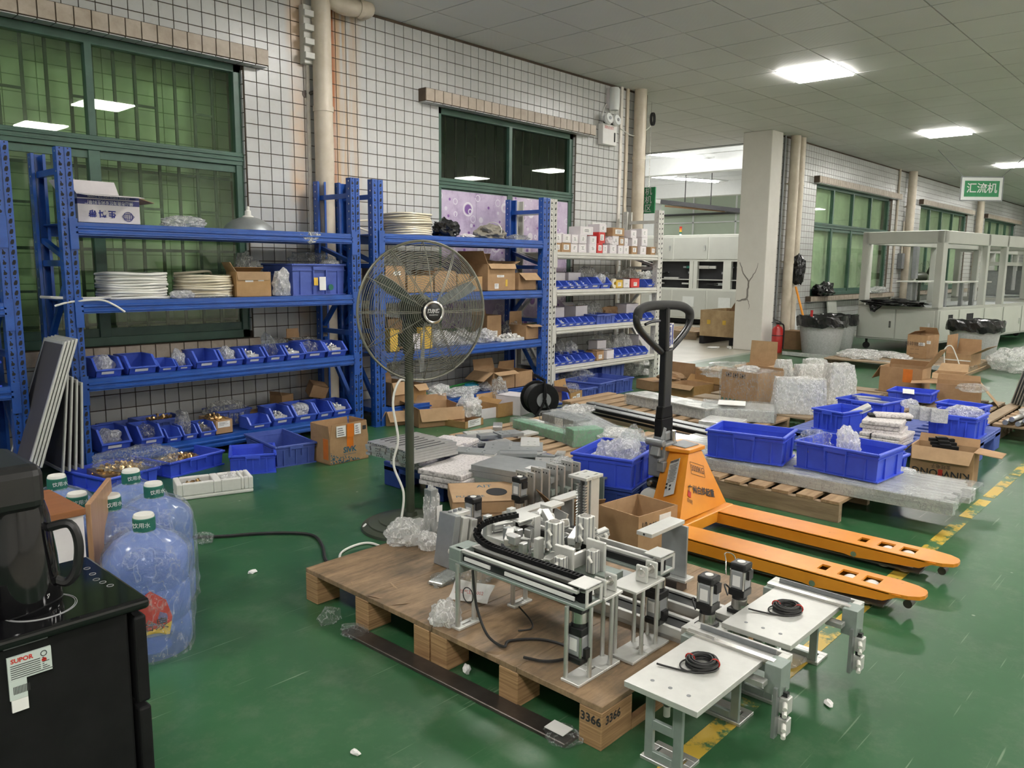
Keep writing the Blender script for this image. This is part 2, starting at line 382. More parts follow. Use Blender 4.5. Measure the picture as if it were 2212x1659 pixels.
def txt(s, size, mat, parent=None, loc=(0, 0, 0), rot=(0, 0, 0), name='lettering', align='CENTER', sx=1.0, bold=0., label=None):
    cu = bpy.data.curves.new('t', 'FONT'); cu.body = s; cu.size = size; cu.align_x = align; cu.align_y = 'CENTER'; cu.offset = bold; cu.resolution_u = 2
    t = bpy.data.objects.new('t', cu); C.objects.link(t)
    dg = bpy.context.evaluated_depsgraph_get(); me = bpy.data.meshes.new_from_object(t.evaluated_get(dg))
    bpy.data.objects.remove(t); bpy.data.curves.remove(cu)
    me.name = name
    if sx != 1: me.transform(Matrix.Diagonal((sx, 1, 1, 1)))
    me.materials.clear(); me.materials.append(M[mat])
    o = bpy.data.objects.new(name, me); C.objects.link(o); o.location = loc; o.rotation_euler = rot
    if parent: o.parent = parent
    if label: o['label'] = label
    return o
def curve_pts(pts, n=8, closed=False):
    """Catmull-Rom through pts"""
    pts = [Vector(p) for p in pts]; k = len(pts); out = []
    for i in range(k if closed else k-1):
        p0 = pts[i-1] if (closed or i > 0) else pts[0]; p1 = pts[i]; p2 = pts[(i+1) % k]; p3 = pts[(i+2) % k] if (closed or i+2 < k) else p2
        for j in range(n):
            t = j/n; out.append(0.5*((2*p1)+(p2-p0)*t+(2*p0-5*p1+4*p2-p3)*t*t+(3*p1-p0-3*p2+p3)*t**3))
    if not closed: out.append(pts[-1])
    return out
# ================================================================ STRUCTURE
W = 5.45; CZ = 3.258
def floor_mat():
    m, nt, b = _nt('green_epoxy_floor')
    v = coords(nt, True); f = noise_fac(nt, v, 1.3, 7, 0.68); g = noise_fac(nt, v, 5, 9, 0.78)
    green = ramp(nt, f, ((0.30, (0.018, 0.078, 0.030)), (0.55, (0.030, 0.105, 0.042)), (0.78, (0.065, 0.145, 0.075))))
    dust = ramp(nt, g, ((0.50, (0, 0, 0)), (0.68, (0.6, 0.6, 0.6)))); c = mix(nt, dust, green, (0.105, 0.165, 0.10))
    for ang, sc, th in ((0.5, 90, .64), (-0.8, 70, .65), (1.9, 80, .66)):
        mp = node(nt, 'ShaderNodeMapping'); mp.inputs['Rotation'].default_value = (0, 0, ang); mp.inputs['Scale'].default_value = (2.4, sc, 1)
        nt.links.new(node(nt, 'ShaderNodeNewGeometry').outputs['Position'], mp.inputs[0])
        s = noise_fac(nt, mp.outputs[0], 1.0, 1, 0.5); k = ramp(nt, s, ((th+.09, (0, 0, 0)), (th+.13, (0.55, 0.55, 0.55)))); c = mix(nt, k, c, (0.24, 0.32, 0.22))
    vo = node(nt, 'ShaderNodeTexVoronoi'); vo.inputs['Scale'].default_value = 4.5; nt.links.new(v, vo.inputs['Vector'])
    k = ramp(nt, vo.outputs['Distance'], ((0.02, (0.8, 0.8, 0.8)), (0.035, (0, 0, 0)))); c = mix(nt, k, c, (0.42, 0.42, 0.36))
    nt.links.new(c, b.inputs['Base Color']); b.inputs['Roughness'].default_value = 0.33; b.inputs['Specular IOR Level'].default_value = 0.42
    return m
M['floor'] = floor_mat()
M['hall_floor'] = speck('worn_beige_floor', (0.36, 0.34, 0.27), (0.50, 0.47, 0.40), 2.5, 0.3, 0.7, 0.3, world=True)
M['edge_line'] = speck('grey_green_floor_band', (0.17, 0.22, 0.17), (0.25, 0.28, 0.24), 6, 0.3, 0.7, 0.35, world=True)
struct(MB().bx(-6, 34, -0.4, 5.28, -0.1, 0).build('floor', 'floor')); struct(MB().bx(-6, 34, -9, -0.4, -0.1, 0).build('floor_bounce', 'hall_floor'))  # second slab: unseen floor, made beige to bounce neutral light onto the ceiling
struct(MB().bx(7.0, 34, 5.40, 22, -0.1, 0).build('floor_hall', 'hall_floor'))
struct(MB().bx(-6, 34, 5.28, 5.40, -0.1, 0.0).build('trim_1', 'edge_line'))
def yellow_mat():
    m, nt, b = _nt('worn_yellow_line')
    v = coords(nt, True); f = noise_fac(nt, v, 7, 8, 0.7)
    msk = ramp(nt, f, ((0.44, (0, 0, 0)), (0.50, (1, 1, 1))))
    nt.links.new(mix(nt, msk, (0.05, 0.14, 0.06), (0.56, 0.38, 0.05)), b.inputs['Base Color']); b.inputs['Roughness'].default_value = 0.4; return m
M['yellow_line'] = yellow_mat()
mb = MB(); random.seed(3); x = 1.60
while x < 30:
    L = random.uniform(0.35, 0.8); mb.bx(x, x+L, 0.905+random.uniform(-.004, .004), 0.965, 0, 0.0016); x += L+random.uniform(0.02, 0.09)
struct(mb.build('trim_2', 'yellow_line'))
mb = MB()
for x0 in (12.2, 15.0, 18.5): mb.bx(x0, x0+2.4, 2.05, 2.11, 0, 0.0016)
struct(mb.build('trim_3', 'yellow_line'))

# ---- tiled walls
def tile_mat():
    m, nt, b = _nt('white_glazed_tile')
    v = coords(nt, True); f = noise_fac(nt, v, 1.5, 5, 0.6); g = noise_fac(nt, v, 16, 6, 0.7)
    base = ramp(nt, f, ((0.3, (0.44, 0.445, 0.435)), (0.7, (0.56, 0.565, 0.555))))
    dirt = ramp(nt, g, ((0.55, (0, 0, 0)), (0.74, (0.5, 0.5, 0.5)))); c = mix(nt, dirt, base, (0.40, 0.37, 0.33))
    # rust runs left and right of the drain pipe: a stain with its own place on the wall
    sep = node(nt, 'ShaderNodeSeparateXYZ'); nt.links.new(node(nt, 'ShaderNodeNewGeometry').outputs['Position'], sep.inputs[0])
    st = node(nt, 'ShaderNodeMapping'); st.inputs['Scale'].default_value = (26, 1, 1.0); nt.links.new(node(nt, 'ShaderNodeNewGeometry').outputs['Position'], st.inputs[0])
    run = noise_fac(nt, st.outputs[0], 1.0, 4, 0.6)
    def band(c0, w0):
        a = node(nt, 'ShaderNodeMath', operation='SUBTRACT'); a.inputs[1].default_value = c0; nt.links.new(sep.outputs[0], a.inputs[0])
        k = node(nt, 'ShaderNodeMath', operation='ABSOLUTE'); nt.links.new(a.outputs[0], k.inputs[0])
        d = node(nt, 'ShaderNodeMath', operation='DIVIDE'); d.inputs[1].default_value = w0; nt.links.new(k.outputs[0], d.inputs[0])
        return ramp(nt, d.outputs[0], ((0.35, (1, 1, 1)), (1.0, (0, 0, 0))))
    def mul(a, b_):
        k = node(nt, 'ShaderNodeMath', operation='MULTIPLY'); k.use_clamp = True; nt.links.new(a, k.inputs[0])
        if hasattr(b_, 'is_output'): nt.links.new(b_, k.inputs[1])
        else: k.inputs[1].default_value = b_
        return k.outputs[0]
    rr = ramp(nt, run, ((0.36, (0, 0, 0)), (0.60, (1, 1, 1))))
    c = mix(nt, mul(mul(band(3.86, 0.22), rr), 0.8), c, (0.50, 0.31, 0.14))
    c = mix(nt, mul(mul(band(3.775, 0.055), rr), 1.0), c, (0.36, 0.10, 0.02))
    c = mix(nt, mul(mul(band(3.47, 0.10), ramp(nt, f, ((0.42, (0, 0, 0)), (0.6, (1, 1, 1))))), 0.6), c, (0.62, 0.36, 0.16))
    nt.links.new(c, b.inputs['Base Color']); b.inputs['Roughness'].default_value = 0.3; return m
M['tile'] = tile_mat()
M['grout'] = plain('brown_grout', (0.085, 0.06, 0.042), 0.9, var=0.25, world=True)
M['tile_old'] = speck('dusty_beige_tile', (0.36, 0.29, 0.22), (0.52, 0.45, 0.38), 9, 0.3, 0.7, 0.5, world=True)
TP = 0.0985; TG = 0.0065
_tile = MB().bx(-TP/2+TG/2, TP/2-TG/2, -0.007, 0, -TP/2+TG/2, TP/2-TG/2).mesh('tile', 'tile')
def tiled_wall(parent, x0, x1, openings, n_single, prefer):
    pos = []
    nx = int((x1-x0)/TP); nz = int(CZ/TP)+1
    for i in range(nx):
        for k in range(nz):
            cx = x0+(i+.5)*TP; cz = CZ-0.022-(k+.5)*TP
            if cz < 0.03: continue
            if any(a-0.03 < cx < b+0.03 and c-0.03 < cz < d+0.03 for a, b, c, d in openings): continue
            pos.append((cx, cz))
    pos.sort(key=prefer)
    for cx, cz in pos[:n_single]:
        o = bpy.data.objects.new('tile', _tile); C.objects.link(o); o.parent = parent; o.location = (cx, W, cz)
    mb = MB(); h = TP/2-TG/2
    for cx, cz in pos[n_single:]: mb.bx(cx-h, cx+h, W-0.007, W, cz-h, cz+h)
    mb.build('wall_tiles', 'tile', parent, kind='stuff')
WIN1 = (-1.0, 3.03, 0.70, 2.65); WIN2 = (4.91, 6.87, 0.60, 2.645)
FW = [(13.34, 17.08, 0.79, 2.655), (19.02, 22.9, 0.79, 2.655), (24.8, 28.6, 0.79, 2.655)]
wl = struct(MB().plate(-4.0, 8.22, 0, CZ+0.9, W, W+0.24, [WIN1, WIN2], ax='y').build('wall_left', 'grout'))
tiled_wall(wl, 0.67, 8.20, [WIN1, WIN2], 300, lambda p: (p[1] < 1.55 and p[0] > 1) * 10 + math.hypot(p[0], W) + (0 if p[1] > 1.9 else 1))
wf = struct(MB().plate(11.72, 34, 0, CZ+0.9, W, W+0.24, FW, ax='y').build('wall_far', 'grout'))
tiled_wall(wf, 11.74, 31, FW, 300, lambda p: math.hypot(p[0], W) + (0 if p[1] > 1.9 or p[0] < 13.3 else 4))
# jamb reveals in tile
mb = MB()
for z in np.arange(0.75, 2.6, TP):
    for X, s in ((WIN1[1], -1), (WIN2[0], 1), (WIN2[1], -1)):
        mb.bx(min(X, X+s*0.006), max(X, X+s*0.006), W+0.006, W+0.10, z, z+TP-TG)
    for fw in FW: mb.bx(fw[1]-0.006, fw[1], W+0.006, W+0.10, z, z+TP-TG)
mb.build('reveal_tiles', 'tile', wl, kind='stuff')
# lintels over the windows, faced with old tiles; sills
_lt = MB().bx(-TP/2+TG/2, TP/2-TG/2, -0.007, 0, -0.047, 0.047).mesh('tile', 'tile_old')
def ledge(x0, x1, z0, z1, nm, single, dep=0.10):
    t = struct(MB().bx(x0, x1, W-dep, W, z0, z1).build(nm, 'grout', bevel=0.004))
    n = int((x1-x0)/TP)
    mb = MB(); mb2 = MB()
    for i in range(n):
        cx = x0+(i+.5)*(x1-x0)/n
        if single and cx > 0.9:
            o = bpy.data.objects.new('tile', _lt); C.objects.link(o); o.parent = t; o.location = (cx, W-dep, (z0+z1)/2); o.scale = (1, 1, (z1-z0)/0.104)
        else: mb.bx(cx-TP/2+TG/2, cx+TP/2-TG/2, W-dep-0.007, W-dep, z0+.004, z1-.004)
        mb2.bx(cx-TP/2+TG/2, cx+TP/2-TG/2, W-dep+0.004, W-0.004, z0-0.005, z0)
    if mb.v: mb.build('ledge_tiles', 'tile_old', t, kind='stuff')
    mb2.build('underside_tiles', 'tile', t, kind='stuff')
    return t
ledge(-2.0, 3.18, 2.65, 2.765, 'trim_4', True); ledge(4.67, 7.09, 2.645, 2.755, 'trim_5', True)
for i, fw in enumerate(FW): ledge(fw[0]-0.15, fw[1]+0.35, 2.655, 2.765, 'trim_%d' % (6+i), i == 0); ledge(fw[0]-0.2, fw[1]+0.3, 0.70, 0.79, 'trim_%d' % (9+i), i == 0)
ledge(0.8, 3.08, 0.60, 0.70, 'trim_12', False, 0.03)

# ---- windows: frame, sashes, panes, bars behind
M['glass_green'] = glass('green_window_glass', (0.86, 0.95, 0.82), 1.0, 0.16, (0.26, 0.34, 0.24))
M['glass_dark'] = glass('dark_window_glass', (0.50, 0.60, 0.46), 1.0, 0.22, (0.05, 0.065, 0.05))
M['glass_far'] = glass('green_far_glass', (0.93, 0.98, 0.90), 1.0, 0.14, (0.32, 0.42, 0.29))
def window(nm, op, step, x_first, tr0, tr1, gm, sill_z, bars=True, lower=True, deep=0.06):
    x0, x1, z0, z1 = op; Y = W+deep
    f = MB()
    f.bx(x0, x1, Y-0.03, Y+0.04, z1-0.055, z1); f.bx(x0, x1, Y-0.03, Y+0.04, z0, z0+0.06); f.bx(x1-0.06, x1, Y-0.03, Y+0.04, z0, z1); f.bx(x0, x0+0.06, Y-0.03, Y+0.04, z0, z1)
    root = struct(f.build(nm, 'green_frame', bevel=0.003))
    t = MB(); t.bx(x0, x1, Y-0.035, Y+0.04, tr0, tr1); t.bx(x0, x1, Y-0.045, Y-0.03, tr0+0.03, tr0+0.042); t.bx(x0, x1, Y-0.045, Y-0.03, tr1-0.03, tr1-0.018); t.build('transom', 'green_frame', root, bevel=0.002)
    xs = []; x = x_first
    while x < x1-0.2: xs.append(x); x += step
    edges = [x0+0.03]+xs+[x1-0.03]
    for x in xs:
        MB().bx(x-0.022, x+0.022, Y-0.03, Y+0.03, tr1, z1-0.05).build('mullion', 'green_frame', root, bevel=0.002)
        if lower: MB().bx(x-0.035, x+0.035, Y-0.028, Y+0.03, z0+0.05, tr0).build('mullion', 'green_frame', root, bevel=0.002)
    for a, b in zip(edges[:-1], edges[1:]):
        MB().bx(a+.02, b-.02, Y+0.004, Y+0.009, tr1, z1-0.05).build('pane', gm, root)
        if lower:
            MB().bx(a+.03, b-.03, Y-0.006, Y-0.001, z0+0.05, tr0).build('pane', gm, root)
            s = MB(); s.bx(a+0.03, b-0.03, Y-0.015, Y+0.012, z0+0.055, z0+0.115); s.bx(a+0.03, b-0.03, Y-0.015, Y+0.012, tr0-0.05, tr0-0.005); s.build('sash_rail', 'green_frame', root)
    if bars:
        n = 0; x = x0+0.1; links = MB()
        while x < x1-0.05:
            MB().bx(x-0.009, x+0.009, Y+0.11, Y+0.125, z0+0.02, z1-0.02).build('bar', 'green_bar', root)
            if n % 3 == 0:
                for zz in ((tr1+z1)/2-0.06, z0+0.35, (z0+tr0)/2+0.28): links.bx(x, x+0.135, Y+0.112, Y+0.124, zz, zz+0.016)
            n += 1; x += 0.135
        for zz in (z0+0.12, z0+0.62, tr0-0.10): links.bx(x0, x1, Y+0.126, Y+0.134, zz, zz+0.02)
        links.build('bar_link', 'green_bar', root)
    return root
window('window_1', WIN1, 1.0, 0.0, 1.95, 2.04, 'glass_green', 0.7)
w2 = window('window_2', WIN2, 0.978, 5.888, 1.945, 2.034, 'glass_dark', 0.6, bars=True)
for i, fw in enumerate(FW): window('window_%d' % (3+i), fw, 0.94, fw[0]+0.86, 1.95, 2.03, 'glass_far', 0.79, bars=False)
# what stands behind the glass: a tiled wall close behind window 1, corrugated sheets behind the far windows
M['out_joint'] = plain('outside_joint', (.22, .30, .18), .8)
M['out_tile'] = speck('pale_outside_tile', (0.46, 0.54, 0.42), (0.56, 0.64, 0.51), 3, 0.3, 0.7, 0.7, world=True)
ow = struct(MB().bx(-1.6, 3.6, W+0.36, W+0.44, 0, 3.0).build('wall_outside', 'out_joint'))
mb = MB()
for k in range(26):
    for i in range(26):
        x = -1.6+i*0.2; z = 0.30+k*0.1; mb.bx(x+.003, x+.197, W+0.354, W+0.36, z+.003, z+.097)
mb.build('outside_tiles', 'out_tile', ow, kind='stuff')
M['sheet'] = plain('pale_green_sheet', (0.60, 0.70, 0.57), 0.55, var=0.06, world=True, vs=2)
for i, fw in enumerate(FW):
    mb = MB(); x = fw[0]-0.2; k = 0; prof = []
    while x < fw[1]+0.2: prof.append((x, W+0.15 if k % 2 else W+0.18)); x += 0.07; k += 1
    vs = [(a, b, 0.3) for a, b in prof]+[(a, b, 3.0) for a, b in prof]; n = len(prof)
    mb.add(vs, [(j, j+1, n+j+1, n+j) for j in range(n-1)]); mb.bx(fw[0]-0.2, fw[1]+0.2, W+0.19, W+0.2, 0.3, 3.0)
    struct(mb.build('wall_sheet_%d' % (i+1), 'sheet'))
# patterned purple film stuck on window 2's lower panes
def purple():
    m, nt, b = _nt('purple_circle_print')
    v = coords(nt, True, (1, 0.0, 1)); f = noise_fac(nt, v, 5, 6, 0.7)
    c = ramp(nt, f, ((0.30, (0.34, 0.25, 0.42)), (0.5, (0.56, 0.46, 0.62)), (0.72, (0.68, 0.60, 0.72))))
    def circ(scale, lo, hi, col, c, off, rmin=0.0):
        mp = node(nt, 'ShaderNodeMapping'); mp.inputs['Scale'].default_value = (scale, 0, scale); mp.inputs['Location'].default_value = (off, 0, off*1.7)
        nt.links.new(node(nt, 'ShaderNodeNewGeometry').outputs['Position'], mp.inputs[0])
        vo = node(nt, 'ShaderNodeTexVoronoi'); vo.inputs['Scale'].default_value = 1.0; vo.inputs['Randomness'].default_value = 0.75; nt.links.new(mp.outputs[0], vo.inputs['Vector'])
        k = ramp(nt, vo.outputs['Distance'], ((max(lo-0.02, 0), (0, 0, 0)), (lo, (1, 1, 1)), (hi, (1, 1, 1)), (hi+0.02, (0, 0, 0)))) if lo > 0 else ramp(nt, vo.outputs['Distance'], ((hi, (1, 1, 1)), (hi+0.02, (0, 0, 0))))
        return mix(nt, k, c, col)
    c = circ(5.5, 0.0, 0.24, (0.20, 0.085, 0.32), c, 0.3); c = circ(5.5, 0.30, 0.36, (0.78, 0.74, 0.80), c, 0.3)
    c = circ(9.0, 0.26, 0.31, (0.72, 0.68, 0.76), c, 2.1); c = circ(12, 0.0, 0.17, (0.24, 0.10, 0.36), c, 5.3)
    nt.links.new(c, b.inputs['Base Color']); b.inputs['Roughness'].default_value = 0.35; return m
M['purple'] = purple()
for a, b in ((4.96, 5.42), (5.42, 5.85), (5.93, 6.38), (6.38, 6.82)):
    MB().bx(a+.001, b-.001, W+0.040, W+0.044, 0.66, 1.93).build('printed_sheet', 'purple', w2)

# ---- pillar with a crack
pl = MB().bx(11.35, 11.72, 5.34, 5.80, 0, CZ)
pil = struct(pl.build('pillar', 'white_paint', bevel=0.01, seg=2))
def crack(path, w0, w1):
    mb = MB(); P = [PX(x, y, 11.35) for x, y in path]; n = len(P); rnd = random.Random(4)
    pts = []
    for i in range(n-1):
        for j in range(4): pts.append(P[i].lerp(P[i+1], j/4)+Vector((0, rnd.uniform(-.006, .006), rnd.uniform(-.006, .006))))
    pts.append(P[-1]); k = len(pts)
    vs = []; fs = []
    for i, p in enumerate(pts):
        t = (pts[min(i+1, k-1)]-pts[max(i-1, 0)]).normalized(); s = Vector((0, -t.z, t.y)); ww = w0+(w1-w0)*i/(k-1)
        vs += [(11.3475, p.y+s.y*ww/2, p.z+s.z*ww/2), (11.3475, p.y-s.y*ww/2, p.z-s.z*ww/2)]
    fs = [(2*i, 2*i+1, 2*i+3, 2*i+2) for i in range(k-1)]
    mb.add(vs, fs); return mb
M['crack'] = plain('crack_shadow_plaster', (0.22, 0.20, 0.18), 0.9)
mb = crack([(1598, 566), (1606, 590), (1617, 608)], 0.01, 0.022)
for p, a, b in (([(1617, 608), (1615, 632), (1613, 645)], .026, .03), ([(1617, 608), (1632, 588), (1638, 568)], .018, .005), ([(1613, 645), (1600, 649), (1591, 650)], .035, .012), ([(1614, 645), (1619, 658), (1617, 668)], .012, .004)):
    k = crack(p, a, b); mb.add(k.v, k.f)
mb.build('crack', 'crack', pil)

# ---- ceiling
M['panel'] = None
def panel_mat():
    m, nt, b = _nt('perforated_ceiling_panel')
    v = coords(nt, True); ck = node(nt, 'ShaderNodeTexVoronoi'); ck.inputs['Scale'].default_value = 26; ck.inputs['Randomness'].default_value = 0
    mp = node(nt, 'ShaderNodeMapping'); mp.inputs['Rotation'].default_value = (0, 0, 0.785); nt.links.new(v, mp.inputs[0]); nt.links.new(mp.outputs[0], ck.inputs['Vector'])
    f = noise_fac(nt, v, 0.9, 3)
    nt.links.new(ramp(nt, f, ((0.3, (0.62, 0.62, 0.60)), (0.7, (0.68, 0.68, 0.66)))), b.inputs['Base Color'])
    b.inputs['Roughness'].default_value = 0.55; bump(nt, b, ck.outputs['Distance'], 0.25, 0.006); return m
M['panel'] = panel_mat()
M['gap'] = plain('ceiling_gap', (0.015, 0.015, 0.015), 0.8)
cl = struct(MB().bx(-6, 34, -9, 5.69, CZ+0.012, CZ+0.06).build('ceiling', 'gap'))
struct(MB().bx(8.1, 12.4, 5.69, 9.0, CZ+0.012, CZ+0.06).build('ceiling_passage', 'gap'))
GX, GY = 4.498, 5.626
lamps = []
for X in (-0.9, 3.9, 8.4, 13.1, 17.8, 22.5, 27.2):
    for Y in (3.53, 0.1, -2.6, -5.6): lamps.append((X, Y))  # outermost row is unseen, added so the white walls bounce more light
def cell(X, Y): return (math.floor((X-GX)/0.6), math.floor((GY-Y)/0.6))
lampcells = {cell(*l): l for l in lamps}
_pn = MB().bx(-0.2945, 0.2945, -0.2945, 0.2945, 0, 0.012).mesh('panel', 'panel')
def in_view(p, mg=0.0):
    d = np.array([p[0], p[1], p[2]-CAM_H]); z = d@_f
    if z < 0.2: return False
    x = 1106+FPX*(d@_r2)/z; y = 829.5-FPX*(d@_u2)/z
    return -mg < x < 2212+mg and -mg < y < 1659+mg
sing = []; rest = []
for i in range(-17, 49):
    for j in range(-6, 25):
        cx = GX+(i+.5)*0.6; cy = GY-(j+.5)*0.6
        if (i, j) in lampcells: continue
        if cy > 5.45 and not (8.2 < cx < 12.4): continue
        (sing if in_view((cx, cy, CZ), 60) else rest).append((cx, cy))
sing.sort(key=lambda p: math.hypot(*p)); rest += sing[300:]; sing = sing[:300]
for cx, cy in sing:
    o = bpy.data.objects.new('panel', _pn); C.objects.link(o); o.parent = cl; o.location = (cx, cy, CZ)
mb = MB()
for cx, cy in rest: mb.bx(cx-.2965, cx+.2965, cy-.2965, cy+.2965, CZ, CZ+0.012)
mb.build('ceiling_panels', 'panel', cl, kind='stuff')
# ---- recessed square lamps
M['lamp'] = emit('lamp_diffuser', (1.0, 0.97, 0.92), LAMP_W)
M['lamp_frame'] = plain('lamp_frame', (0.7, 0.7, 0.68), 0.4)
_fr = MB().plate(-.297, .297, -.297, .297, -0.004, 0.014, [(-.285, .285, -.285, .285)]).mesh('lamp_frame', 'lamp_frame')
_df = MB().bx(-.285, .285, -.285, .285, -0.022, 0.010).mesh('diffuser', 'lamp')
seen = {(8.4, 3.53): 'nearest square ceiling lamp, above the tall white pillar', (13.1, 3.53): 'middle square ceiling lamp of the row running into the distance', (17.8, 3.53): 'far square ceiling lamp cut by the right edge of the picture', (22.5, 3.53): 'last small ceiling lamp near the hanging green sign'}
for (i, j), (X, Y) in lampcells.items():
    cx = GX+(i+.5)*0.6; cy = GY-(j+.5)*0.6
    t = thing('ceiling_lamp', seen.get((X, Y), 'square recessed ceiling lamp outside the picture lighting the workshop'), 'lamp', (cx, cy, CZ), group='square ceiling lamps' if (X, Y) in seen else 'ceiling lamps out of view')
    for nm, me in (('lamp_frame', _fr), ('diffuser', _df)):
        o = bpy.data.objects.new(nm, me); C.objects.link(o); o.parent = t

# ---- rest of the shell (out of view, closes the room)
M['plain_wall'] = plain('plain_wall', (0.78, 0.78, 0.76), 0.7, var=0.05)
struct(MB().bx(-6, 34, -7.1, -7, 0, CZ).build('wall_right', 'plain_wall')); struct(MB().bx(-3.6, -3.5, -9, 5.45, 0, CZ).build('wall_back', 'plain_wall'))
struct(MB().bx(34, 34.1, -9, 5.45, 0, CZ).build('wall_end', 'plain_wall'))
# ---- the bright hall behind the opening
struct(MB().bx(7.9, 8.1, 5.69, 22, 0, 4.6).build('wall_hall_left', 'hall_white')); struct(MB().bx(24, 24.2, 5.69, 22, 0, 4.6).build('wall_hall_end', 'hall_green'))
struct(MB().bx(7.9, 24.2, 22, 22.2, 0, 4.6).build('wall_hall_back', 'hall_white')); struct(MB().bx(11.86, 24.2, 5.70, 5.80, 0, 4.6).build('wall_hall_right', 'hall_white'))
struct(MB().bx(7.9, 24.2, 5.69, 22, 4.3, 4.5).build('ceiling_hall', 'hall_white'))
struct(MB().bx(12.40, 12.46, 5.69, 9.05, CZ-0.005, 4.35).build('trim_13', 'hall_white')); struct(MB().bx(8.1, 12.4, 9.0, 9.06, CZ, 4.35).build('trim_14', 'hall_white'))
for k, (X, z0, z1) in enumerate(((16.0, 3.34, 3.72), (20.3, 3.23, 3.62))):
    struct(MB().bx(X, X+0.3, 5.8, 22, z0, 4.3).bx(X-0.04, X+0.34, 5.8, 22, z1, z1+0.12).build('beam_%d' % (k+1), 'hall_white', bevel=0.01))
struct(MB().bx(21.0, 21.4, 13.55, 13.95, 0, 4.3).build('pillar_hall', 'hall_white'))
mb = MB()
for y in (9.4, 11.6, 12.35, 13.9): mb.bx(23.97, 24.0, y, y+0.05, 0, 3.9)
mb.bx(23.97, 24.0, 7, 16, 2.72, 2.76)
struct(mb.build('trim_15', 'hall_white'))
M['tube'] = emit('fluorescent_tube', (1.0, 0.98, 0.94), HALL_W)
def tube_lamp(x, y, z, lab, L=1.2, ang=0.0):
    t = thing('tube_lamp', lab, 'lamp', (x, y, z), ang, group='tube lamps in the bright hall')
    MB().bx(-0.09, 0.09, -L/2-.3, L/2, 0.04, 0.07).build('tray', 'hall_white', t)
    m_ = MB(); m_.cyl((-.05, -L/2, 0.02), (-.05, L/2, 0.02), 0.022, n=8); m_.cyl((.05, -L/2, 0.02), (.05, L/2, 0.02), 0.022, n=8); m_.build('tube', 'tube', t)
    MB().cyl((0, 0, 0.07), (0, 0, 4.3-z), 0.006, n=6).build('hanger', 'hall_white', t)
p = PX(1448, 338, 14.6); tube_lamp(p.x, p.y, p.z, 'tube lamp hanging nearest the opening in the bright hall', 1.6, R(70))
p = PX(1449, 386, 18.0); tube_lamp(p.x, p.y, p.z, 'left tube lamp of the two below the far white beam', 1.3, R(70))
p = PX(1505, 391, 18.0); tube_lamp(p.x, p.y, p.z, 'right tube lamp of the two below the far white beam', 1.3, R(70))
for x, y in ((10.5, 12), (10.5, 16), (14, 17), (18, 16), (21.5, 9), (22.5, 17), (14, 8)):
    tube_lamp(x, y, 4.1, 'tube lamp of the bright hall outside the picture', 1.4, 0)
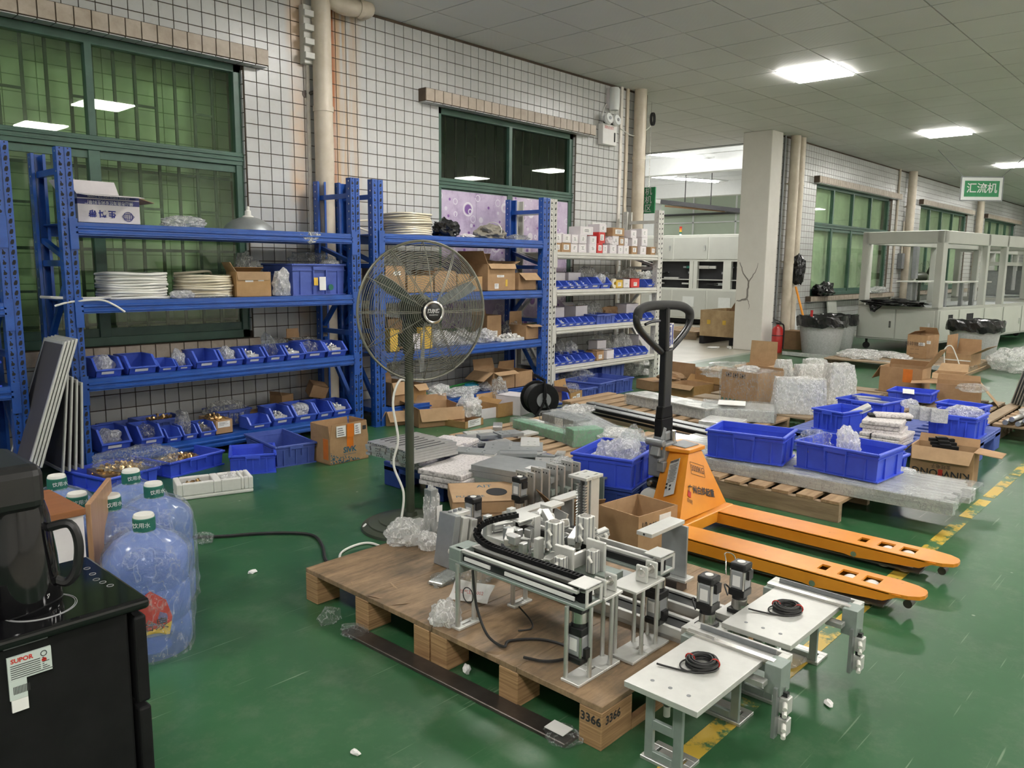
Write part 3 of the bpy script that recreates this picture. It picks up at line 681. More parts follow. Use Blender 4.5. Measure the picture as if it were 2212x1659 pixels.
# ================================================================ GENERIC BUILDERS
def fit(A, B, z=0., top=None, yplane=None):
    """front base edge A->B (photo px) on height z -> (location of its middle, rotation, width, height)"""
    a = G(*A, z); b = G(*B, z); d = b-a
    h = HT(a, *top)-z if top else None
    return (a+b)/2, math.atan2(d.y, d.x), d.length, h
def fitY(ax, bx, z, Y, top=None, yref=None):
    """same for a thing standing square on a shelf whose front lies at depth Y; ax, bx photo columns on the row of the shelf edge"""
    y = yref
    a = PY(ax, y, Y); b = PY(bx, y, Y); a.z = b.z = z
    h = HT(a, ax, top)-z if top else None
    return Vector(((a.x+b.x)/2, Y, z)), 0., b.x-a.x, h
_cart = 0
def carton(label, loc, rz, w, d, h, flaps=None, mat='kraft', inside='kraft_in', open_=True, name='carton', tape=None, marks=(), group=None, cat='box', th=0.005, rot=None, papers=()):
    t = thing(name, label, cat, loc, rz, group, rot)
    mb = MB(); x0, x1 = -w/2, w/2
    mb.bx(x0, x1, 0, th, 0, h, 0); mb.bx(x0, x1, d-th, d, 0, h, 0); mb.bx(x0, x0+th, th, d-th, 0, h, 0); mb.bx(x1-th, x1, th, d-th, 0, h, 0); mb.bx(x0, x1, 0, d, 0, th, 0)
    i = 0.0006
    mb.add([(x0+th, th+i, th+i), (x1-th, th+i, th+i), (x1-th, th+i, h), (x0+th, th+i, h)], [(0, 1, 2, 3)], 1); mb.add([(x0+th, d-th-i, th), (x1-th, d-th-i, th), (x1-th, d-th-i, h), (x0+th, d-th-i, h)], [(0, 1, 2, 3)], 1)
    mb.add([(x0+th+i, th, th), (x0+th+i, d-th, th), (x0+th+i, d-th, h), (x0+th+i, th, h)], [(0, 1, 2, 3)], 1); mb.add([(x1-th-i, th, th), (x1-th-i, d-th, th), (x1-th-i, d-th, h), (x1-th-i, th, h)], [(0, 1, 2, 3)], 1)
    if not open_: mb.bx(x0, x1, 0, d, h-th, h, 0)
    mb.build('body', [mat, inside], t)
    for k, (ang, ln) in (flaps or {}).items():
        f = MB(); sp = random.uniform(0.004, 0.015)
        if k in 'fb': f.add([(x0+.002, 0, 0), (x1-.002, 0, 0), (x1-.002-sp, 0, ln), (x0+.002+sp, 0, ln), (x0+.002, th*.7, 0), (x1-.002, th*.7, 0), (x1-.002-sp, th*.7, ln), (x0+.002+sp, th*.7, ln)], [(0, 1, 2, 3), (7, 6, 5, 4), (0, 4, 5, 1), (1, 5, 6, 2), (2, 6, 7, 3), (3, 7, 4, 0)], 0)
        else: f.add([(0, .002, 0), (0, d-.002, 0), (0, d-.002-sp, ln), (0, .002+sp, ln), (th*.7, .002, 0), (th*.7, d-.002, 0), (th*.7, d-.002-sp, ln), (th*.7, .002+sp, ln)], [(0, 1, 2, 3), (7, 6, 5, 4), (0, 4, 5, 1), (1, 5, 6, 2), (2, 6, 7, 3), (3, 7, 4, 0)], 0)
        o = f.build('flap', [mat if ang < 100 else inside], t)
        if k == 'f': o.location = (0, 0, h); o.rotation_euler = (R(ang), 0, 0)
        if k == 'b': o.location = (0, d-th*.7, h); o.rotation_euler = (R(-ang), 0, 0)
        if k == 'l': o.location = (x0, 0, h); o.rotation_euler = (0, R(-ang), 0)
        if k == 'r': o.location = (x1-th*.7, 0, h); o.rotation_euler = (0, R(ang), 0)
    if tape:
        for (a, b, c, e, face) in tape:
            m_ = MB()
            if face == 'f': m_.bx(a, b, -0.0012, 0, c, e)
            elif face == 'l': m_.bx(x0-0.0012, x0, a, b, c, e)
            elif face == 'r': m_.bx(x1, x1+0.0012, a, b, c, e)
            else: m_.bx(a, b, c, e, h, h+0.0012)
            m_.build('tape', 'tape' if mat != 'kraft_shiny' else 'kraft_shiny', t)
    for (a, b, c, e, face) in papers:
        m_ = MB(); 
        if face == 'f': m_.bx(a, b, -0.0018, 0, c, e); l0 = [(a+(b-a)*.1, a+(b-a)*q, c+(e-c)*zz) for q, zz in ((.8, .8), (.6, .65), (.85, .5), (.5, .3))]
        elif face == 'r': m_.bx(x1, x1+0.0018, a, b, c, e); l0 = []
        elif face == 'l': m_.bx(x0-0.0018, x0, a, b, c, e); l0 = []
        p = m_.build('shipping_label', 'paper', t)
        if l0:
            q = MB()
            for xa, xb, zz in l0: q.bx(xa, xb, -0.0024, -0.0018, zz, zz+(e-c)*.05)
            q.build('print', 'ink', p)
    for (s, size, mt, x, z, rotz) in marks:
        txt(s, size, mt, t, (x, -0.0022, z), (R(90), R(rotz), 0))
    return t
def _crate_mesh(w, d, h, mat):
    """turnover crate: tapered open tub with ribs and double rim. returns dict of meshes"""
    k = 0.012; mb = MB(); th = 0.004
    b = [(-w/2+k, k), (w/2-k, k), (w/2-k, d-k), (-w/2+k, d-k)]; t = [(-w/2+.005, .005), (w/2-.005, .005), (w/2-.005, d-.005), (-w/2+.005, d-.005)]
    o = [(x, y, 0) for x, y in b]+[(x, y, h) for x, y in t]
    cx, cy = 0, d/2
    def inn(p, z): return (p[0]+(th if p[0] < 0 else -th), p[1]+(th if p[1] < cy else -th), z)
    i = [inn(p, th) for p in b]+[inn(p, h) for p in t]
    fs = [(3, 2, 1, 0)]+[(q, (q+1) % 4, 4+(q+1) % 4, 4+q) for q in range(4)]
    fs += [(8, 9, 10, 11)]+[(8+(q+1) % 4, 8+q, 12+q, 12+(q+1) % 4) for q in range(4)]+[(4+q, 4+(q+1) % 4, 12+(q+1) % 4, 12+q) for q in range(4)]
    mb.add(o+i, fs)
    def ribs(n, L, horiz):
        for j in range(n):
            u = (j+.5)/n-.5; uu = u*(L-0.03)
            for side in (0, 1):
                if horiz: y = 0.001 if side == 0 else d-0.001; mb.bx(uu-.004, uu+.004, min(y, y+(.011 if side == 0 else -.011)), max(y, y+(.011 if side == 0 else -.011)), .004, h*.80)
                else: x = -w/2+.001 if side == 0 else w/2-.001; s = .011 if side == 0 else -.011; mb.bx(min(x, x+s), max(x, x+s), d/2+uu-.004, d/2+uu+.004, .004, h*.80)
    ribs(max(3, int(w/0.1)), w, True); ribs(max(2, int(d/0.12)), d, False)
    for z0, z1, e in ((0, .007, 0.0), (h*.78, h*.81, .0)): mb.plate(-w/2-e, w/2+e, -e, d+e, z0, z1, [(-w/2+.012, w/2-.012, .012, d-.012)])
    rim = MB(); rim.plate(-w/2-.006, w/2+.006, -.006, d+.006, h-.014, h, [(-w/2+.008, w/2-.008, .008, d-.008)])
    hd = MB(); hw = min(.12, w*.32)
    for y, s in ((0, -1), (d, 1)):
        hd.bx(-hw/2, hw/2, min(y, y+s*.008), max(y, y+s*.008), h*.80, h*.92); hd.bx(-hw/2, -hw/2+.008, min(y, y+s*.006), max(y, y+s*.006), h*.45, h*.82); hd.bx(hw/2-.008, hw/2, min(y, y+s*.006), max(y, y+s*.006), h*.45, h*.82)
    return [('tub', mb.mesh('tub', mat)), ('rim', rim.mesh('rim', mat)), ('handle', hd.mesh('handle', mat))]
def crate(label, loc, rz, w, d, h, mat='blue_plastic', group=None, name='storage_crate', rot=None):
    t = thing(name, label, 'crate', loc, rz, group, rot)
    for nm, me in _crate_mesh(w, d, h, mat):
        o = bpy.data.objects.new(nm, me); C.objects.link(o); o.parent = t
        if nm == 'rim': md = o.modifiers.new('edge', 'BEVEL'); md.width = .003; md.segments = 1; md.limit_method = 'ANGLE'
    return t
def _bin_mesh(mat):
    W_, D_, H_ = 1., 1., 1.
    mb = MB(); t = .035
    side = [(.10, 0), (.0, .42), (.30, 1.0), (1., 1.0), (1., 0)]
    for x in (-.5, .5-t): mb.prism(side, x, x+t, 'x')
    mb.prism([(.10, 0), (.0, .42), (.03, .42), (.13, .02)], -.5, .5, 'x'); mb.bx(-.5, .5, .97, 1, 0, 1); mb.bx(-.5, .5, .1, 1, 0, .03)
    fl = MB()
    for x in (-.5, .5): # rim along the sloping side walls
        a = -.02 if x < 0 else -.06
        fl.prism([(-.02, .40), (-.02, .46), (.29, 1.05), (1.02, 1.05), (1.02, .98), (.31, .98)], x+a, x+a+.08, 'x')
    fl.bx(-.52, .52, -.04, .03, .38, .46); fl.bx(-.52, .52, .97, 1.02, .97, 1.05)
    ft = MB(); ft.bx(-.42, .42, .08, .95, -.0, .06)
    cd = MB(); cd.add([(-.28, .0605-.012, .16), (.18, .0605-.012, .16), (.18, .024-.012, .31), (-.28, .024-.012, .31)], [(0, 1, 2, 3)])
    return [('tub', mb.mesh('tub', mat)), ('rim', fl.mesh('rim', mat)), ('label_card', cd.mesh('label_card', 'paper'))]
_BM = _bin_mesh('blue_bin')
def pbin(label, loc, w, d, h, group, rz=0., card=True):
    t = thing('picking_bin', label, 'bin', loc, rz, group); t.scale = (w, d, h)
    for nm, me in _BM:
        if nm == 'label_card' and not card: continue
        o = bpy.data.objects.new(nm, me); C.objects.link(o); o.parent = t
    return t
def _bit(kind, rnd):
    pass
def heap(label, loc, w, d, h, mat, n=45, s=0.018, seed=1, rz=0., name='fittings', cat='fittings'):
    """a heap of loose small fittings nobody could count"""
    rnd = random.Random(seed); mb = MB()
    for i in range(n):
        u, v = rnd.uniform(-1, 1), rnd.uniform(-1, 1); z = max(0.1, 1-(u*u+v*v)*.6)*h*rnd.uniform(.5, 1)
        c = Vector((u*w/2, v*d/2, z)); a = Vector((rnd.gauss(0, 1), rnd.gauss(0, 1), rnd.gauss(0, 1))).normalized()*s*rnd.uniform(.5, 1.2)
        mb.cyl(c-a/2, c+a/2, s*rnd.uniform(.25, .5), n=6)
    mb.bx(-w/2, w/2, -d/2, d/2, 0, h*.45)
    o = mb.build(name, mat, loc=loc, rz=rz); return tag(o, label, cat, kind='stuff')
def blob(loc, size, seed, mat, name, label, cat, sub=3, rough=.35, freq=2.2, flat=-.55, spike=None, group=None, rz=0., parent=None, ridge=.25):
    bm = bmesh.new(); bmesh.ops.create_icosphere(bm, subdivisions=sub, radius=1.); off = Vector((seed*3.17, seed*1.73, seed*.91))
    for v in bm.verts:
        p = v.co.copy(); k = 1+rough*noise.noise(p*freq+off)+ridge*(abs(noise.noise(p*freq*2.3+off))-.25)+.10*noise.noise(p*freq*6+off)
        if spike and p.z > .35: k *= 1+spike*(p.z-.35)*(.6+.8*abs(noise.noise(p*4+off)))
        p = p*k
        if p.z < flat: p.z = flat+(p.z-flat)*.08
        v.co = Vector((p.x*size[0], p.y*size[1], (p.z-flat)*size[2]/(1-flat)))
    mn = min(v.co.z for v in bm.verts)
    for v in bm.verts: v.co.z -= mn
    me = bpy.data.meshes.new(name); bm.to_mesh(me); bm.free(); me.materials.append(M[mat])
    if sub > 3 or mat in ('bag_black',): me.polygons.foreach_set('use_smooth', [True]*len(me.polygons)); me.set_sharp_from_angle(angle=R(30))
    o = bpy.data.objects.new(name, me); C.objects.link(o); o.location = loc; o.rotation_euler = (0, 0, rz)
    if parent: o.parent = parent; return o
    return tag(o, label, cat, group)
def bag(label, loc, size, seed, mat='film', group=None, rz=0., spike=None, name='plastic_bag', sub=3, cat='bag'):
    return blob(loc, size, seed, mat, name, label, cat, sub, spike=spike, group=group, rz=rz)
def ringcoil(label, loc, Rr, rw, rows, layers, mat, name='hose_coil', cat='hose coil', tail=None, wob=.006, seed=1, tilt=None, n=44):
    rnd = random.Random(seed); mb = MB()
    for k in range(rows):
        for l in range(layers):
            if 0 < l < layers-1 and k not in (0, rows-1): continue
            r = Rr-l*rw*1.95+rnd.uniform(-wob, wob); z = rw+k*rw*1.86; dx, dy = rnd.uniform(-wob, wob), rnd.uniform(-wob, wob)
            mb.tube([(dx+r*math.cos(a), dy+r*math.sin(a), z+wob*.5*math.sin(3*a+k)) for a in (2*PI*j/n for j in range(n))], rw, 6, closed=True)
    if tail: mb.tube(curve_pts(tail, 6), rw, 6)
    o = mb.build(name, mat, loc=loc, smooth=True)
    if tilt: o.rotation_euler = tilt
    return tag(o, label, cat)
def sheetfilm(pts, nm, mat, label, cat, amp=.01, seed=1, n=10, parent=None, kind=None):
    """crumpled quad sheet through 4 world corners"""
    a, b, c, d = [Vector(p) for p in pts]; vs = []; fs = []; off = Vector((seed*2.1, seed*.7, seed*1.3))
    nrm = (b-a).cross(d-a).normalized()
    for i in range(n+1):
        for j in range(n+1):
            u, v = i/n, j/n; p = (a*(1-u)+b*u)*(1-v)+(d*(1-u)+c*u)*v
            vs.append(p+nrm*amp*(noise.noise(p*9+off)*1.4+noise.noise(p*27+off)*.7))
    fs = [(i*(n+1)+j, (i+1)*(n+1)+j, (i+1)*(n+1)+j+1, i*(n+1)+j+1) for i in range(n) for j in range(n)]
    mb = MB(); mb.add(vs, fs); o = mb.build(nm, mat, parent)
    md = o.modifiers.new('skin', 'SOLIDIFY'); md.thickness = .0008
    if label: tag(o, label, cat, kind=kind)
    return o
ORD = ['leftmost', 'second from the left', 'third from the left', 'fourth from the left', 'fifth from the left', 'sixth from the left', 'seventh from the left', 'eighth from the left', 'ninth from the left', 'tenth from the left', 'eleventh from the left', 'twelfth from the left']
ORDR = ['rightmost', 'second from the right', 'third from the right', 'fourth from the right', 'fifth from the right', 'sixth from the right', 'seventh from the right']

# ================================================================ RACKS
YF, YB = 4.85, 5.33
def post_mesh(wd, h, mat, flip=1):
    mb = MB(); d = .055
    # open channel: two front cheeks with a groove between them, two sides
    mb.bx(-wd/2, -.004, 0, .003, 0, h); mb.bx(.004, wd/2, 0, .003, 0, h); mb.bx(-.004, .004, .005, .008, 0, h)
    mb.bx(-wd/2, -wd/2+.003, .003, d, 0, h); mb.bx(wd/2-.003, wd/2, .003, d, 0, h); mb.bx(-wd/2, -wd/2+.016, d, d+.003, 0, h); mb.bx(wd/2-.016, wd/2, d, d+.003, 0, h)
    z = .04
    while z < h-.03:
        for s in (-1, 1):
            c = s*wd*.27
            mb.prism([(c-.009, z), (c+.004, z), (c+.009, z+.010), (c+.009*s, z+.026), (c-.002, z+.026), (c-.009, z+.012)], -.0005, 0, 'y', 1)
        for s in (-1, 1): mb.cyl((s*wd*.27, -.0005, z+.041), (s*wd*.27, 0, z+.041), .0042, n=6, mi=1)
        for x in (-wd/2-.0005, wd/2): mb.bx(x, x+.0005, .022, .030, z+.02, z+.03, 2)
        z += .054
    mb.bx(-wd/2-.008, wd/2+.008, -.008, d+.01, 0, .005)
    return mb.mesh('post', [mat, 'dark', 'steel'])
def rack(label, pl, pr, h, levels, mat, bh, yfz=YF, left=True, right=True, hr=None):
    """pl, pr: (x0, x1) of the end posts"""
    w = pr[1]-pl[0]; x0 = pl[0]
    t = thing('storage_rack', label, 'rack', (x0, yfz, 0), 0, 'steel storage racks along the tiled wall')
    pw = pl[1]-pl[0]; me = post_mesh(pw, h, mat); D = YB-YF
    for xx in (pw/2, w-pw/2):
        o = bpy.data.objects.new('post', me); C.objects.link(o); o.parent = t; o.location = (xx, 0, 0)
        o = bpy.data.objects.new('post', me); C.objects.link(o); o.parent = t; o.location = (xx, D, 0); o.rotation_euler = (0, 0, PI)
        for z in (.10, .72, 1.22, h-.14):
            MB().bx(xx-.014, xx+.014, .05, D-.05, z, z+.035).build('crossbar', mat, t)
        for za, zb in ((.16, .68), (1.18, .78), (1.26, h-.5)):
            MB().bar((xx, .05, za), (xx, D-.05, zb), .028, .03, up=(1, 0, 0)).build('brace', mat, t)
    for z in levels:
        prof = [(0, z), (0, z-bh*.28), (-.006, z-bh*.34), (-.006, z-bh*.46), (0, z-bh*.52), (0, z-bh*.66), (-.006, z-bh*.72), (-.006, z-bh*.86), (0, z-bh*.92), (0, z-bh), (.04, z-bh), (.04, z)]
        for y, s in ((-.004, 1), (D+.004, -1)):
            mb = MB(); mb.prism([(y+s*a, b) for a, b in prof], pw-.006, w-pw+.006, 'x')
            bo = mb.build('beam', mat, t)
            if s == 1:
                for xx, q in ((pw*.5, 1), (w-pw*.5, -1)): MB().bx(min(xx, xx+q*pw*.55), max(xx, xx+q*pw*.55), y-.006, y+.001, z-.15, z+.02).build('beam_bracket', mat, bo)
        MB().bx(pw*.6, w-pw*.6, .03, D-.03, z-.012, z-.003).build('shelf_deck', mat, t, bevel=.003)
    return t
def px_x(p0, p1, y): return PY(p0, y, YF).x, PY(p1, y, YF).x
rL1, rR1 = px_x(121, 154, 330), px_x(752, 776, 395)
rL2, rR2 = px_x(804, 827, 392), px_x(1168, 1189, 437)
rL3, rR3 = px_x(1189, 1204, 447), px_x(1419, 1435, 456)
LV1 = (1.467, 1.027, .577, .128); LV2 = (1.482, 1.027, .568, .131); LV3 = (1.385, 1.027, .662, .282)
rack('left blue steel rack carrying white hose coils and picking bins', rL1, rR1, 1.87, LV1, 'blue_steel', .072)
rack('middle blue steel rack behind the big floor fan', rL2, rR2, 1.875, LV2, 'blue_steel', .072)
rack('white steel rack with small part boxes beside the middle blue rack', rL3, rR3, 1.87, LV3, 'white_steel', .062)
# rack at the left border, only its right end in view
r0 = (1.265, 1.345)
t0 = rack('blue rack cut by the left picture border', (-.6, -.52), r0, 1.87, LV1, 'blue_steel', .072)

# ---------------------------------------------------------------- left rack, top shelf
za, zb, zc, zd = LV1
loc, rz, w_, h_ = fitY(170, 303, za, 4.90, 418, 480)
M['navy'] = plain('navy_print', (0.03, 0.035, 0.17), 0.55)
tb = carton('white carton with upside-down blue Chinese print on the left rack top', loc, 0, w_, .27, h_, {'b': (28, .12), 'f': (97, .10), 'l': (35, .10), 'r': (105, .10)}, 'white_board', 'kraft_in', name='printed_carton')
MB().bx(-w_/2, w_/2, -.0015, 0, h_*.66, h_*.84).build('print_band', 'navy', tb); MB().bx(-w_/2, w_/2, -.0015, 0, h_*.88, h_*.985).build('print_band', 'navy', tb)
MB().bx(-w_/2-.0015, -w_/2, 0, .27, h_*.66, h_*.84).build('print_band', 'navy', tb)
txt('佛山市南海区安邦生料带厂', h_*.155, 'white_ink', tb, (.0, -.0025, h_*.75), (R(90), PI, 0), sx=.9)
txt('ANBANG SHENG LIAO DAI CHANG', h_*.09, 'white_ink', tb, (0, -.0025, h_*.93), (R(90), PI, 0))
txt('生 料 带', h_*.26, 'ink_blue', tb, (-w_*.12, -.0022, h_*.36), (R(90), PI, 0), bold=.002)
mb = MB(); gc = (w_*.30, h_*.28); rr = h_*.17
for k in (0, 1, 2, 3):
    s = math.cos(k*PI/6)
    mb.tube([(gc[0]+rr*math.cos(a)*(s if k else 1), -.002, gc[1]+rr*math.sin(a)) for a in np.linspace(0, 2*PI, 25)[:-1]], .0012, 4, closed=True)
for q in (-.5, 0, .5): mb.tube([(gc[0]-rr*math.cos(math.asin(q)), -.002, gc[1]+q*rr), (gc[0]+rr*math.cos(math.asin(q)), -.002, gc[1]+q*rr)], .0012, 4)
mb.tube([(gc[0]+rr*1.25*math.cos(a), -.002, gc[1]+rr*.45*math.sin(a)) for a in np.linspace(0, 2*PI, 25)[:-1]], .0012, 4, closed=True)
mb.build('globe_emblem', 'ink_blue', tb)
p = PY(398, 487, 4.98); bag('white printed plastic pouch lying on the left rack top', (p.x, 4.98, za), (.145, .09, .07), 3, 'film_white', rz=.1, sub=4)
p = PY(540, 495, 5.05)
t = thing('dome_lamp', 'grey metal dome lamp shade lying on the left rack top', 'lamp shade', (p.x, 5.07, za))
MB().lathe([(.165, 0), (.168, .004), (.150, .035), (.11, .068), (.06, .088), (.038, .092)], 36).build('dome', 'alu_grey', t, smooth=True)
MB().lathe([(.038, .09), (.036, .10), (.022, .105), (.020, .135), (.012, .14), (.011, .165), (0, .166)], 16).build('lamp_neck', 'nylon', t, smooth=True)
p = PY(672, 500, 4.84); sheetfilm([(p.x-.10, 4.845, za+.004), (p.x+.10, 4.845, za+.004), (p.x+.03, 4.835, za-.07), (p.x-.02, 4.835, za-.08)], 'film_scrap', 'film_grey', 'scrap of clear film hanging over the left rack top beam', 'film', .006, 4)
# second shelf
p = PY(286, 640, 5.07); ringcoil('bright white hose coil, left one on the second shelf', (p.x, 5.07, zb), .195, .0085, 10, 4, 'hose', tail=[(-.16, -.10, .012), (-.30, -.17, .012), (-.42, -.14, .015), (-.52, -.03, .02)], seed=2)
p = PY(440, 636, 5.09); ringcoil('ivory hose coil, right one on the second shelf', (p.x, 5.09, zb), .178, .0085, 9, 4, 'hose_cream', seed=5, tail=[(.12, .12, .14), (.05, .02, .165), (-.08, -.02, .16), (-.17, .05, .15)])
p = PY(120, 660, 4.83); o = MB().tube(curve_pts([PY(118, 661, 4.87), PY(155, 652, 4.85), PY(215, 648, 4.83), PY(245, 658, 4.81), PY(270, 674, 4.80)], 6), .006, 6).build('loose_hose', 'hose', smooth=True); tag(o, 'loose white hose end drooping over the second shelf beam', 'hose')
p = PY(393, 640, 4.93); bag('clear bag of white fittings between the two hose coils', (p.x, 4.93, zb), (.075, .05, .05), 8, 'film_white')
p = PY(465, 640, 4.90); bag('flat clear film bag in front of the ivory coil', (p.x, 4.895, zb), (.10, .035, .02), 9, 'film')
loc, rz, w_, h_ = fitY(526, 590, zb, 4.90, 583, 640)
loc2, _, w2_, _ = fitY(508, 590, zb, 4.90, None, 640)
carton('taped brown carton with shipping labels right of the ivory coil', loc2, R(-6), w2_*.86, .17, h_*.93, {'f': (178, .055), 'l': (30, .07), 'b': (-70, .08)}, 'kraft_shiny', papers=((-.06, -.005, h_*.55, h_*.9, 'f'), (.03, .07, h_*.58, h_*.92, 'f')))
p = PY(608, 632, 4.92); bag('clear bag of white tube pieces beside the taped carton', (p.x, 4.92, zb), (.062, .05, .15), 11, 'film_white', spike=.5)
p = PY(537, 575, 5.12); bag('upright grey plastic bag behind the taped carton', (p.x, 5.14, zb), (.11, .06, .24), 12, 'film_grey', spike=.6)
loc, rz, w_, h_ = fitY(632, 751, zb, 4.93, 568, 634)
cr = crate('blue crate with yellow and white stickers under plastic film', (loc.x-.02, 4.91, zb), R(4), w_*1.0, .36, h_*.98, 'blue_old')
MB().bx(-.06, -.025, -.012, -.010, .07, .125).build('sticker', 'yellow_board', cr); MB().bx(-.012, .045, -.012, -.010, .035, .13).build('sticker', 'paper', cr); MB().cyl((.09, -.0125, .055), (.09, -.010, .055), .022, n=16).build('sticker', 'ink_green', cr)
p = PY(668, 566, 5.05); bag('crumpled clear film heaped on the stickered blue crate', (p.x+.02, 5.06, zb+h_*.9), (.17, .11, .10), 14, 'film', sub=4)
p = PY(715, 566, 4.98); bag('small clear bag on the right of the stickered crate', (p.x, 4.99, zb+h_*.92), (.08, .05, .05), 15, 'film_white')
p = PY(600, 560, 5.2); crate('second blue crate behind the taped carton', (p.x, 5.02, zb), 0, .22, .25, .15, 'blue_old')
# third and fourth shelf: picking bins
GB1 = 'picking bins on the third shelf of the left rack'; GB2 = 'picking bins on the bottom shelf of the left rack'
def bins_row(spec, z, Y, row, grp, what):
    out = []
    for i, (a, b, yb, h, d, tag_) in enumerate(spec):
        pa = PY(a, yb, Y); pb = PY(b, yb, Y); w = pb.x-pa.x
        out.append(pbin('blue bin %s, %s on %s' % (tag_, ORD[i], row), ((pa.x+pb.x)/2, Y, z), w*.97, d, h, grp))
    return out
row = [(206, 266, 800, .105, .20, 'holding film bags'), (278, 341, 797, .105, .22, 'nearly empty'), (344, 382, 793, .07, .16, 'small and low'), (384, 415, 790, .065, .16, 'under a white pouch'), (424, 475, 783, .105, .20, 'with a label strip'), (480, 527, 780, .10, .2, 'holding clear bags'), (532, 573, 776, .10, .2, 'full of white fittings'), (578, 617, 771, .10, .2, 'with a bag standing up'), (621, 660, 768, .10, .2, 'with white fittings behind'), (660, 706, 763, .11, .22, 'wide, near the right post'), (708, 750, 757, .10, .2, 'beside the right post')]
B1 = bins_row(row, zc, 4.87, 'left rack third shelf', GB1, '')
for i, (k, mt, s) in enumerate(((0, 'film_white', 21), (3, 'film_white', 22), (5, 'film_white', 23), (6, 'fit_white', 24), (7, 'film', 25), (8, 'fit_white', 26), (9, 'film', 27), (10, 'fit_white', 28))):
    b = B1[k]; c = b.location
    if mt == 'fit_white': heap('pale fittings in the %s bin, left rack third shelf' % ORD[k], (c.x, c.y+.11, c.z+.03), b.scale[0]*.75, .12, .06, mt, 40, .016, s)
    else: bag('clear bag bulging from the %s bin of the third shelf, left rack' % ORD[k], (c.x+.005, c.y+.11, c.z+.02), (b.scale[0]*.38, .07, .14 if k == 7 else .10), s, mt, spike=.5 if k == 7 else None)
p = PY(660, 705, 5.1); carton('small open carton behind the bins at the right of the third shelf', (p.x, 5.13, zc), R(8), .13, .12, .10, {'b': (5, .09), 'l': (60, .05)}, 'kraft')
p = PY(640, 720, 5.2); bag('long grey film bag lying behind the third shelf bins', (p.x-.05, 5.2, zc), (.26, .07, .13), 31, 'film_grey')
row = [(220, 286, 978, .125, .24, 'holding clear bags'), (306, 355, 963, .115, .22, 'holding film'), (362, 394, 952, .08, .16, 'small'), (398, 428, 944, .085, .16, 'under a grey bag'), (434, 468, 938, .085, .16, 'full of chrome fittings'), (540, 586, 922, .08, .15, 'small and empty'), (592, 634, 915, .115, .22, 'holding white fittings'), (640, 686, 908, .115, .22, 'holding a film bag'), (688, 720, 898, .11, .22, 'empty'), (723, 759, 891, .105, .2, 'by the right post')]
B2 = bins_row(row, zd, 4.86, 'left rack bottom shelf', GB2, '')
for k, mt, s in ((0, 'film_white', 41), (1, 'film', 42), (3, 'film_grey', 43), (4, 'steel', 44), (6, 'fit_white', 45), (7, 'film_white', 46), (9, 'fit_white', 47)):
    b = B2[k]; c = b.location
    if mt in ('fit_white', 'steel'): heap('shiny fittings in the %s bin, left rack bottom shelf' % ORD[k], (c.x, c.y+.10, c.z+.03), b.scale[0]*.75, .11, .06, mt, 40, .016, s)
    else: bag('clear bag in the %s bin of the bottom shelf, left rack' % ORD[k], (c.x, c.y+.11, c.z+.03), (b.scale[0]*.4, .08, .14 if k == 3 else .09), s, mt)
for i, (px, w, hh, lab) in enumerate(((262, .20, .10, 'left back bin'), (345, .28, .11, 'brass-filled back bin'), (498, .26, .11, 'right back bin'))):
    p = PY(px, 915, 5.16); c = crate('flat blue tray behind the bottom bins, %s' % lab, (p.x, 5.10, zd), 0, w, .2, hh, 'blue_old', name='blue_tray')
    if i == 1: heap('heap of brass fittings in the tray behind the bottom bins', (p.x+.01, 5.2, zd+.05), .24, .15, .075, 'brass', 110, .02, 51)
p = PY(485, 930, 4.88)
carton('low brown carton brimming with brass fittings on the bottom shelf', (p.x, 4.88, zd), 0, .115, .24, .095, None, 'kraft', papers=((-.045, .04, .045, .085, 'f'),), name='fittings_carton')
heap('heap of brass fittings in the low carton on the bottom shelf', (p.x-.01, 5.0, zd+.06), .11, .2, .065, 'brass', 130, .02, 52)
p = PY(492, 885, 5.15); bag('crumpled clear film behind the brass carton', (p.x, 5.18, zd), (.17, .08, .16), 53, 'film_grey', sub=4)
p = PY(612, 860, 5.2); carton('brown carton tilted behind the bottom bins', (p.x, 5.14, zd+.01), R(20), .13, .11, .15, {'l': (20, .03)}, 'kraft_dark')
p = PY(672, 845, 5.2); carton('small brown carton tipped on its corner near the right post', (p.x, 5.12, zd+.11), R(-10), .13, .10, .10, None, 'kraft', open_=False, rot=(R(18), R(14), R(-10)))
p = PY(560, 885, 5.05); carton('low open carton between the bottom bins', (p.x, 5.12, zd), 0, .10, .10, .07, {'f': (40, .03)}, 'kraft')

# under the left rack
def fcrate(label, A, B, top, d, mat='blue_plastic', z=0., group=None, name='storage_crate', sx=1.):
    loc, rz, w, h = fit(A, B, z, top); return crate(label, loc, rz, w*sx, d, h, mat, group, name), loc, rz, w, h
c, loc, rz, w, h = fcrate('blue crate with a few brass fittings under the left rack', (369, 1034), (485, 1003), (369, 1000), .42)
heap('brass fittings at the bottom of the crate under the left rack', loc+Vector((-.1*math.sin(rz), .2, .03)), .24, .2, .05, 'brass', 90, .022, 61)
fcrate('deep blue crate, middle one under the left rack', (497, 1028), (597, 1021), (497, 985), .30)
fcrate('dusty pale blue crate beside the brown carton under the left rack', (597, 1012), (684, 998), (597, 966), .5, 'blue_old')
c, loc, rz, w, h = fcrate('blue crate under film full of brass parts at the left rack post', (232, 1070), (345, 1040), (232, 1035), .38)
heap('brass fittings in the film covered crate by the rack post', loc+Vector((0, .18, .05)), .28, .24, .07, 'brass', 120, .022, 62)
bag('clear film laid over the brass parts crate', loc+Vector((.08, .16, .09)), (.22, .16, .10), 63, 'film', sub=4)
loc, rz, w, h = fit((383, 1083), (548, 1062), 0, (383, 1048))
